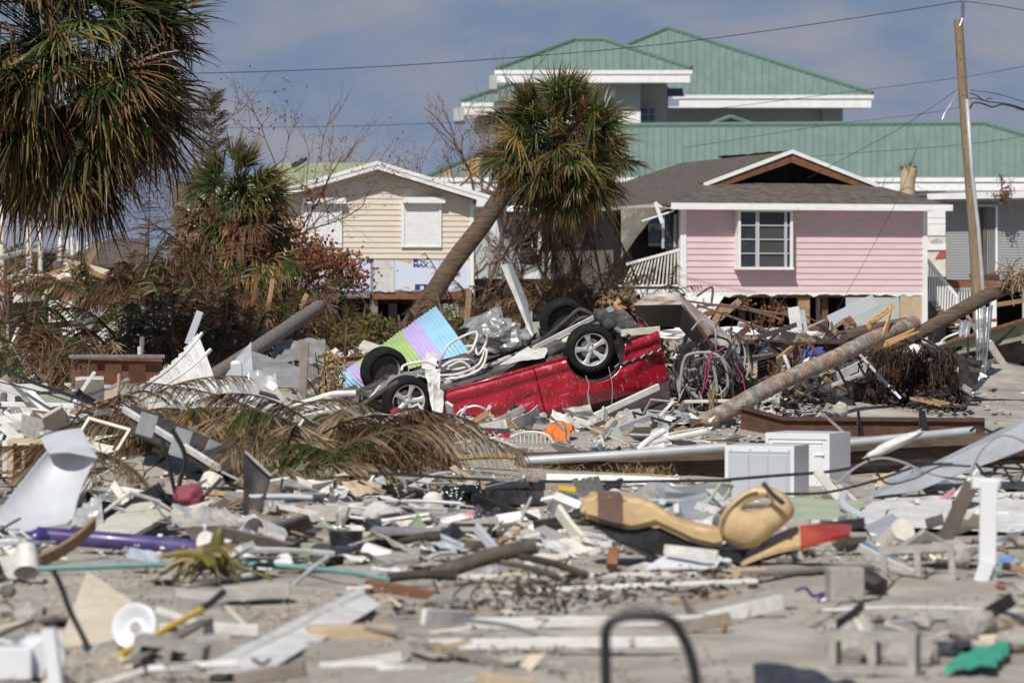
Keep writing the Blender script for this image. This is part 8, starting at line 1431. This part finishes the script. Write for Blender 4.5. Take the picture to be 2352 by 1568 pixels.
KEEP = [(30, 510, 21.8, 26.2), (1300, 1980, 21.5, 25.2), (1985, 2230, 46, 54), (760, 1030, 43.5, 47.5), (1000, 1340, 41, 46.5), (330, 450, 30, 42), (890, 1040, 37, 40.4), (230, 520, 43.5, 48.5), (520, 660, 43, 48.5), (860, 1020, 51.5, 54), (1020, 1500, 51.2, 54), (40, 500, 23.6, 26.2), (1310, 1980, 22.6, 25.2), (1640, 2010, 27.5, 34.5), (330, 640, 20.6, 23.2), (250, 530, 16.5, 19.3), (1180, 1670, 33, 37.5), (2010, 2300, 20.5, 23.5), (1880, 2130, 15.5, 17.8), (1300, 1900, 15, 20), (100, 350, 17, 20), (470, 880, 16.5, 20.5), (-60, 240, 26, 29.5), (1940, 2440, 27, 30), (500, 740, 28, 29.4), (1000, 1260, 29.3, 31.6)]
LONG = ('plank', 'strip', 'twig', 'pipe')
def scatter(n, px0, px1, d0, d1, kinds, mats, size, where, group, seed, tilt=18, lift=(0, .12)):
    r_ = random.Random(seed)
    for i in range(n):
        d = 1 / (r_.uniform(1 / d1, 1 / d0)); px = r_.uniform(px0, px1); x = X(px, d)
        if any(a <= px <= b and c <= d <= e for a, b, c, e in KEEP) and r_.random() < .88: continue
        k = r_.choice(kinds); m_ = r_.choice(mats); s_ = r_.uniform(*size)
        if k in ('chunk', 'slabpiece'): m_ = r_.choice(('concrete', 'rubble', m_))
        if k == 'twig': m_ = 'darkbark'
        if k == 'hollow': m_ = 'concrete'; s_ = .4
        if k == 'bucket': s_ = r_.uniform(.2, .34); m_ = r_.choice(('white', 'blackplastic', 'offwhite'))
        if k == 'rag': m_ = r_.choice(('burlap', 'burlap', 'offwhite', 'white', 'charcoal')); s_ *= .6
        if m_ in ('tileblue', 'pinkbatt', 'insul'): s_ *= .6
        if k in ('corr', 'pipe') and m_ in ('wood', 'greywood', 'redwood', 'concrete', 'rubble'): m_ = 'galv'
        adj = ADJ.get(m_, 'dark'); nm = NM[k]
        if k in ('plank', 'scrap', 'strip'): nm = adj.replace(' ', '_') + '_' + dict(plank='board', scrap='sheet_scrap', strip='trim_piece')[k]
        o = bpy.data.objects.new(nm, vmesh(k, r_.randrange(7), m_)); COL.objects.link(o); ln = k in LONG; s_ *= 1.7 if ln else 1; q = min(1, s_ * 1.3)
        o.scale = (s_, q, q) if ln else (s_, s_ * (r_.uniform(.8, 1.3) if k in ('scrap', 'slabpiece', 'rag') else 1), s_)
        tl = tilt * (2.2 if k == 'bucket' else 1); o.location = (x, d, hz(x, d) + r_.uniform(*lift)); o.rotation_euler = (R(r_.gauss(0, tl)), R(r_.gauss(0, tl)), r_.uniform(0, 6.28) if k != 'strip' else r_.gauss(0, .7))
        word = NM[k].replace('_', ' ').replace('concrete ', ''); tag(o, ('%s %s ' % (adj, word) if not word.startswith(adj) else word + ' ') + where, word, '%s %s %s' % (adj, word, group))
WH = ['white', 'white', 'white', 'offwhite', 'rubble']
MIX = ['white', 'offwhite', 'rubble', 'graymetal', 'concrete', 'darksteel', 'blackplastic', 'wood', 'greywood', 'graypanel']
FL = ['plank', 'plank', 'scrap', 'scrap', 'siding', 'strip', 'slabpiece', 'frame', 'corr', 'louvre', 'pipe', 'rag']
MX2 = MIX + WH + ['pinkbatt', 'tileblue', 'insul', 'galv', 'sage', 'cardboard', 'darkbark', 'blackplastic'] + MIX + WH  # dark entries also stand in for shadow gaps among the pieces
scatter(170, 850, 1620, 47.2, 52.3, ['plank', 'scrap', 'scrap', 'slabpiece', 'strip', 'siding', 'corr', 'frame'], WH + ['graymetal', 'concrete', 'darksteel', 'graypanel', 'blackplastic'], (.15, .6), 'in the rubble just in front of the red car', 'before the car', 1, 26, (-.02, .10))
scatter(150, 850, 1700, 38.5, 47.5, FL, WH + ['graymetal', 'rubble', 'concrete', 'graypanel', 'darksteel', 'wood', 'cardboard'], (.16, .55), 'in the rubble between car and fallen pole', 'behind the fallen pole', 2, 20, (0, .14))
scatter(150, 1560, 2230, 51.5, 58, ['scrap', 'plank', 'scrap', 'rag', 'strip', 'pipe', 'frame', 'corr', 'twig'], ['darksteel', 'darksteel', 'blackplastic', 'greywood', 'redwood', 'dark', 'darkbark', 'white', 'wood', 'graymetal'], (.18, .7), 'in the dark heap under the peeling palm trunk', 'dark heap at right', 3, 42, (0, .62))
scatter(40, 1560, 2000, 47.5, 51.5, ['scrap', 'slabpiece', 'strip', 'twig', 'chunk', 'rag'], ['darksteel', 'rubble', 'white', 'greywood', 'darkbark', 'concrete'], (.1, .35), 'below the lower end of the peeling palm trunk', 'under the trunk', 23, 25, (0, .1))
scatter(130, 430, 900, 42, 58, FL + ['twig', 'pipe'], WH + ['graymetal', 'dullalu', 'wood', 'darkbark', 'graypanel', 'darksteel'], (.15, .6), 'in the rubble left of the red car', 'left of the car', 4, 32, (0, .4))
scatter(120, -60, 450, 35, 56, FL + ['twig'], WH + ['graymetal', 'wood', 'darkbark', 'darksteel', 'redwood'], (.15, .6), 'in the left rubble below the dead palm clumps', 'far left rubble', 5, 32, (0, .45))
scatter(260, 400, 1420, 24.8, 33.5, FL + FL + ['twig', 'bucket'], MX2, (.12, .42), 'between the frond heap and the charred logs', 'middle ground', 6, 18, (0, .10))
scatter(50, 640, 1650, 31.5, 34, FL, WH + ['graymetal', 'cardboard', 'wood'], (.15, .5), 'before the fallen pole and frond heap', 'before the pole', 26, 18, (0, .12))
scatter(210, 1350, 2440, 23.8, 33.5, FL + FL + ['bucket'], MX2, (.14, .45), 'around the tan seat and white siding', 'right middle', 7, 22, (0, .14))
scatter(26, 1900, 2440, 31, 36, FL, WH + ['graymetal', 'galv', 'darksteel'], (.2, .5), 'around the grey steel channel', 'right channel', 27, 24, (0, .12))
scatter(70, -60, 720, 31.5, 37, FL + ['twig', 'twig'], WH + ['wood', 'darksteel', 'redwood', 'graymetal', 'darkbark', 'burlap'], (.15, .5), 'at the foot of the frond heap at left', 'frond heap foot', 28, 24, (0, .16))
scatter(190, -60, 720, 23, 33, FL + ['twig', 'bucket'], MX2, (.12, .42), 'near the white curved bodywork at left', 'left middle', 8, 22, (0, .16))
scatter(150, 450, 1950, 17.5, 25.5, ['strip', 'strip', 'slabpiece', 'scrap', 'twig', 'chunk', 'plank', 'siding', 'pipe'], ['white', 'white', 'offwhite', 'greywood', 'concrete', 'rubble', 'wood', 'darkbark', 'paleply', 'graymetal'], (.06, .3), 'on the blurred sand in the centre foreground', 'centre foreground', 9, 9, (0, .03))
scatter(90, 1880, 2440, 17.5, 25, ['slabpiece', 'scrap', 'strip', 'twig', 'chunk', 'plank'], MIX + ['rubble', 'cardboard', 'redplastic'], (.08, .3), 'on the blurred sand in the right foreground', 'right foreground', 10, 16, (0, .07))
scatter(110, -60, 620, 16.6, 24.5, ['strip', 'slabpiece', 'chunk', 'twig', 'scrap', 'plank'], ['white', 'white', 'offwhite', 'rubble', 'concrete', 'greywood', 'paleply', 'graymetal'], (.07, .28), 'on the blurred gravel in the left foreground', 'left foreground', 11, 12, (0, .04))
scatter(110, 700, 1650, 57, 72, FL, WH + ['wood', 'redwood', 'greywood', 'graymetal', 'darksteel', 'teal', 'darkbark'], (.2, .7), 'in the rubble behind the red car', 'behind the car', 12, 32, (0, .3))
scatter(130, 1550, 2300, 60, 84, FL, ['wood', 'redwood', 'greywood', 'darksteel', 'white', 'offwhite', 'dark', 'darkbark'], (.25, .8), 'in the rubble under the pink house', 'under pink house', 13, 38, (0, .4))
scatter(80, -60, 700, 58, 84, FL, ['wood', 'redwood', 'greywood', 'white', 'offwhite', 'graymetal', 'darkbark'], (.25, .8), 'in the rubble before the collapsed house', 'before collapsed house', 14, 32, (0, .35))
scatter(30, 2180, 2440, 46, 62, ['slabpiece', 'chunk', 'scrap'], ['rubble', 'concrete', 'white'], (.06, .2), 'on the sand mound at the right', 'sand mound', 15, 10, (0, .03))
# uncountable small stuff: gravel, chips, leaf litter
def stuff(name, label, n, px0, px1, d0, d1, m_, size, seed, flat=.5, patches=0.0, lift=0.0):
    r_ = np.random.default_rng(seed); d = 1 / r_.uniform(1 / d1, 1 / d0, n); px = r_.uniform(px0, px1, n); V = []; Fc = []; k = 0
    for i in range(n):
        x = (px[i] - CX) * d[i] / F
        if patches and noise.noise(Vector((x * .7, d[i] * .45, seed))) < patches - .3: continue
        s_ = r_.uniform(*size); z = hz(x, d[i]) + r_.uniform(0, lift) if lift else hz(x, d[i]); a = r_.uniform(0, 6.28, 1)[0]; ca, sa = math.cos(a), math.sin(a); q = r_.uniform(.5, 1.1, 6)
        for (u, v_, w_) in ((1, 0, 0), (0, 1, 0), (-1, 0, 0), (0, -1, 0), (0, 0, 1), (0, 0, -1)): h = q[k % 6]; V.append((x + (u * ca - v_ * sa) * s_ * q[0] * (1 if u else q[1]), d[i] + (u * sa + v_ * ca) * s_ * q[2], z + w_ * s_ * flat * q[3] + (u * q[4] - v_ * q[5]) * s_ * .25))
        Fc += [tuple(k + j for j in t_) for t_ in ((0, 1, 4), (1, 2, 4), (2, 3, 4), (3, 0, 4), (1, 0, 5), (2, 1, 5), (3, 2, 5), (0, 3, 5))]; k += 6
    o = mk(name, (V, Fc), M[m_]); tag(o, label, 'rubble', None, 'stuff')
stuff('gravel', 'pale gravel strewn over the sandy foreground', 5200, -80, 2430, 16.5, 30, 'rubble', (.006, .024), 1, .5, .35)
stuff('gravel_patch', 'brown gravel patch on the left foreground sand', 3000, -80, 900, 17.5, 25, 'cardboard', (.006, .022), 2, .4, .4)
stuff('leaf_litter', 'dry brown leaf litter strewn across the sand', 2200, -80, 2430, 17, 34, 'haybrown', (.008, .03), 3, .25, .42)
stuff('dark_litter', 'dark leaf litter in the centre foreground', 900, 900, 1750, 20.5, 24, 'darkbark', (.01, .04), 4, .4, .3, .05)
stuff('rubble_chips', 'pale rubble chips in front of the car', 1800, 760, 1760, 42, 53, 'rubble', (.012, .06), 5, .6, .4, .03)
stuff('white_chips', 'white chips among the middle debris', 2600, -80, 2430, 25, 36, 'white', (.008, .04), 6, .4, .3, .05)
stuff('dark_chips', 'dark debris bits in the right heap', 1800, 1540, 2230, 50, 58, 'darksteel', (.015, .08), 7, .6, .35, .3)
stuff('rear_chips', 'mixed debris bits behind the car', 4200, -80, 2300, 56, 84, 'greywood', (.02, .09), 8, .5, .25, .2)
stuff('left_chips', 'mixed pale debris bits in the left rubble', 2600, -80, 760, 36, 56, 'rubble', (.012, .05), 9, .5, .25, .15)
st = MB(); r2 = random.Random(8)
for k in range(900):
    x, d = X(r2.uniform(1080, 1560), 35.6), 0; d = r2.uniform(34.2, 36.3); px = r2.choice((r2.gauss(1290, 90), r2.gauss(1480, 40))); p = Vector((X(px, d), d, hz(X(px, d), d) + r2.uniform(0, .10))); a = rdir(r2, r2.uniform(0, 6.3), r2.uniform(-.2, .6)) * r2.uniform(.08, .22); s_ = a.cross(UP).normalized() * .0035; st.add([p - s_, p + s_, p + a], [(0, 1, 2)])
tag(st.build('straw_litter', M['straw']), 'dry straw litter along the fallen utility pole', 'straw', None, 'stuff')

for o in COL.objects:
    if o.parent is None and 'label' in o and 'kind' not in o: o['kind'] = 'thing'
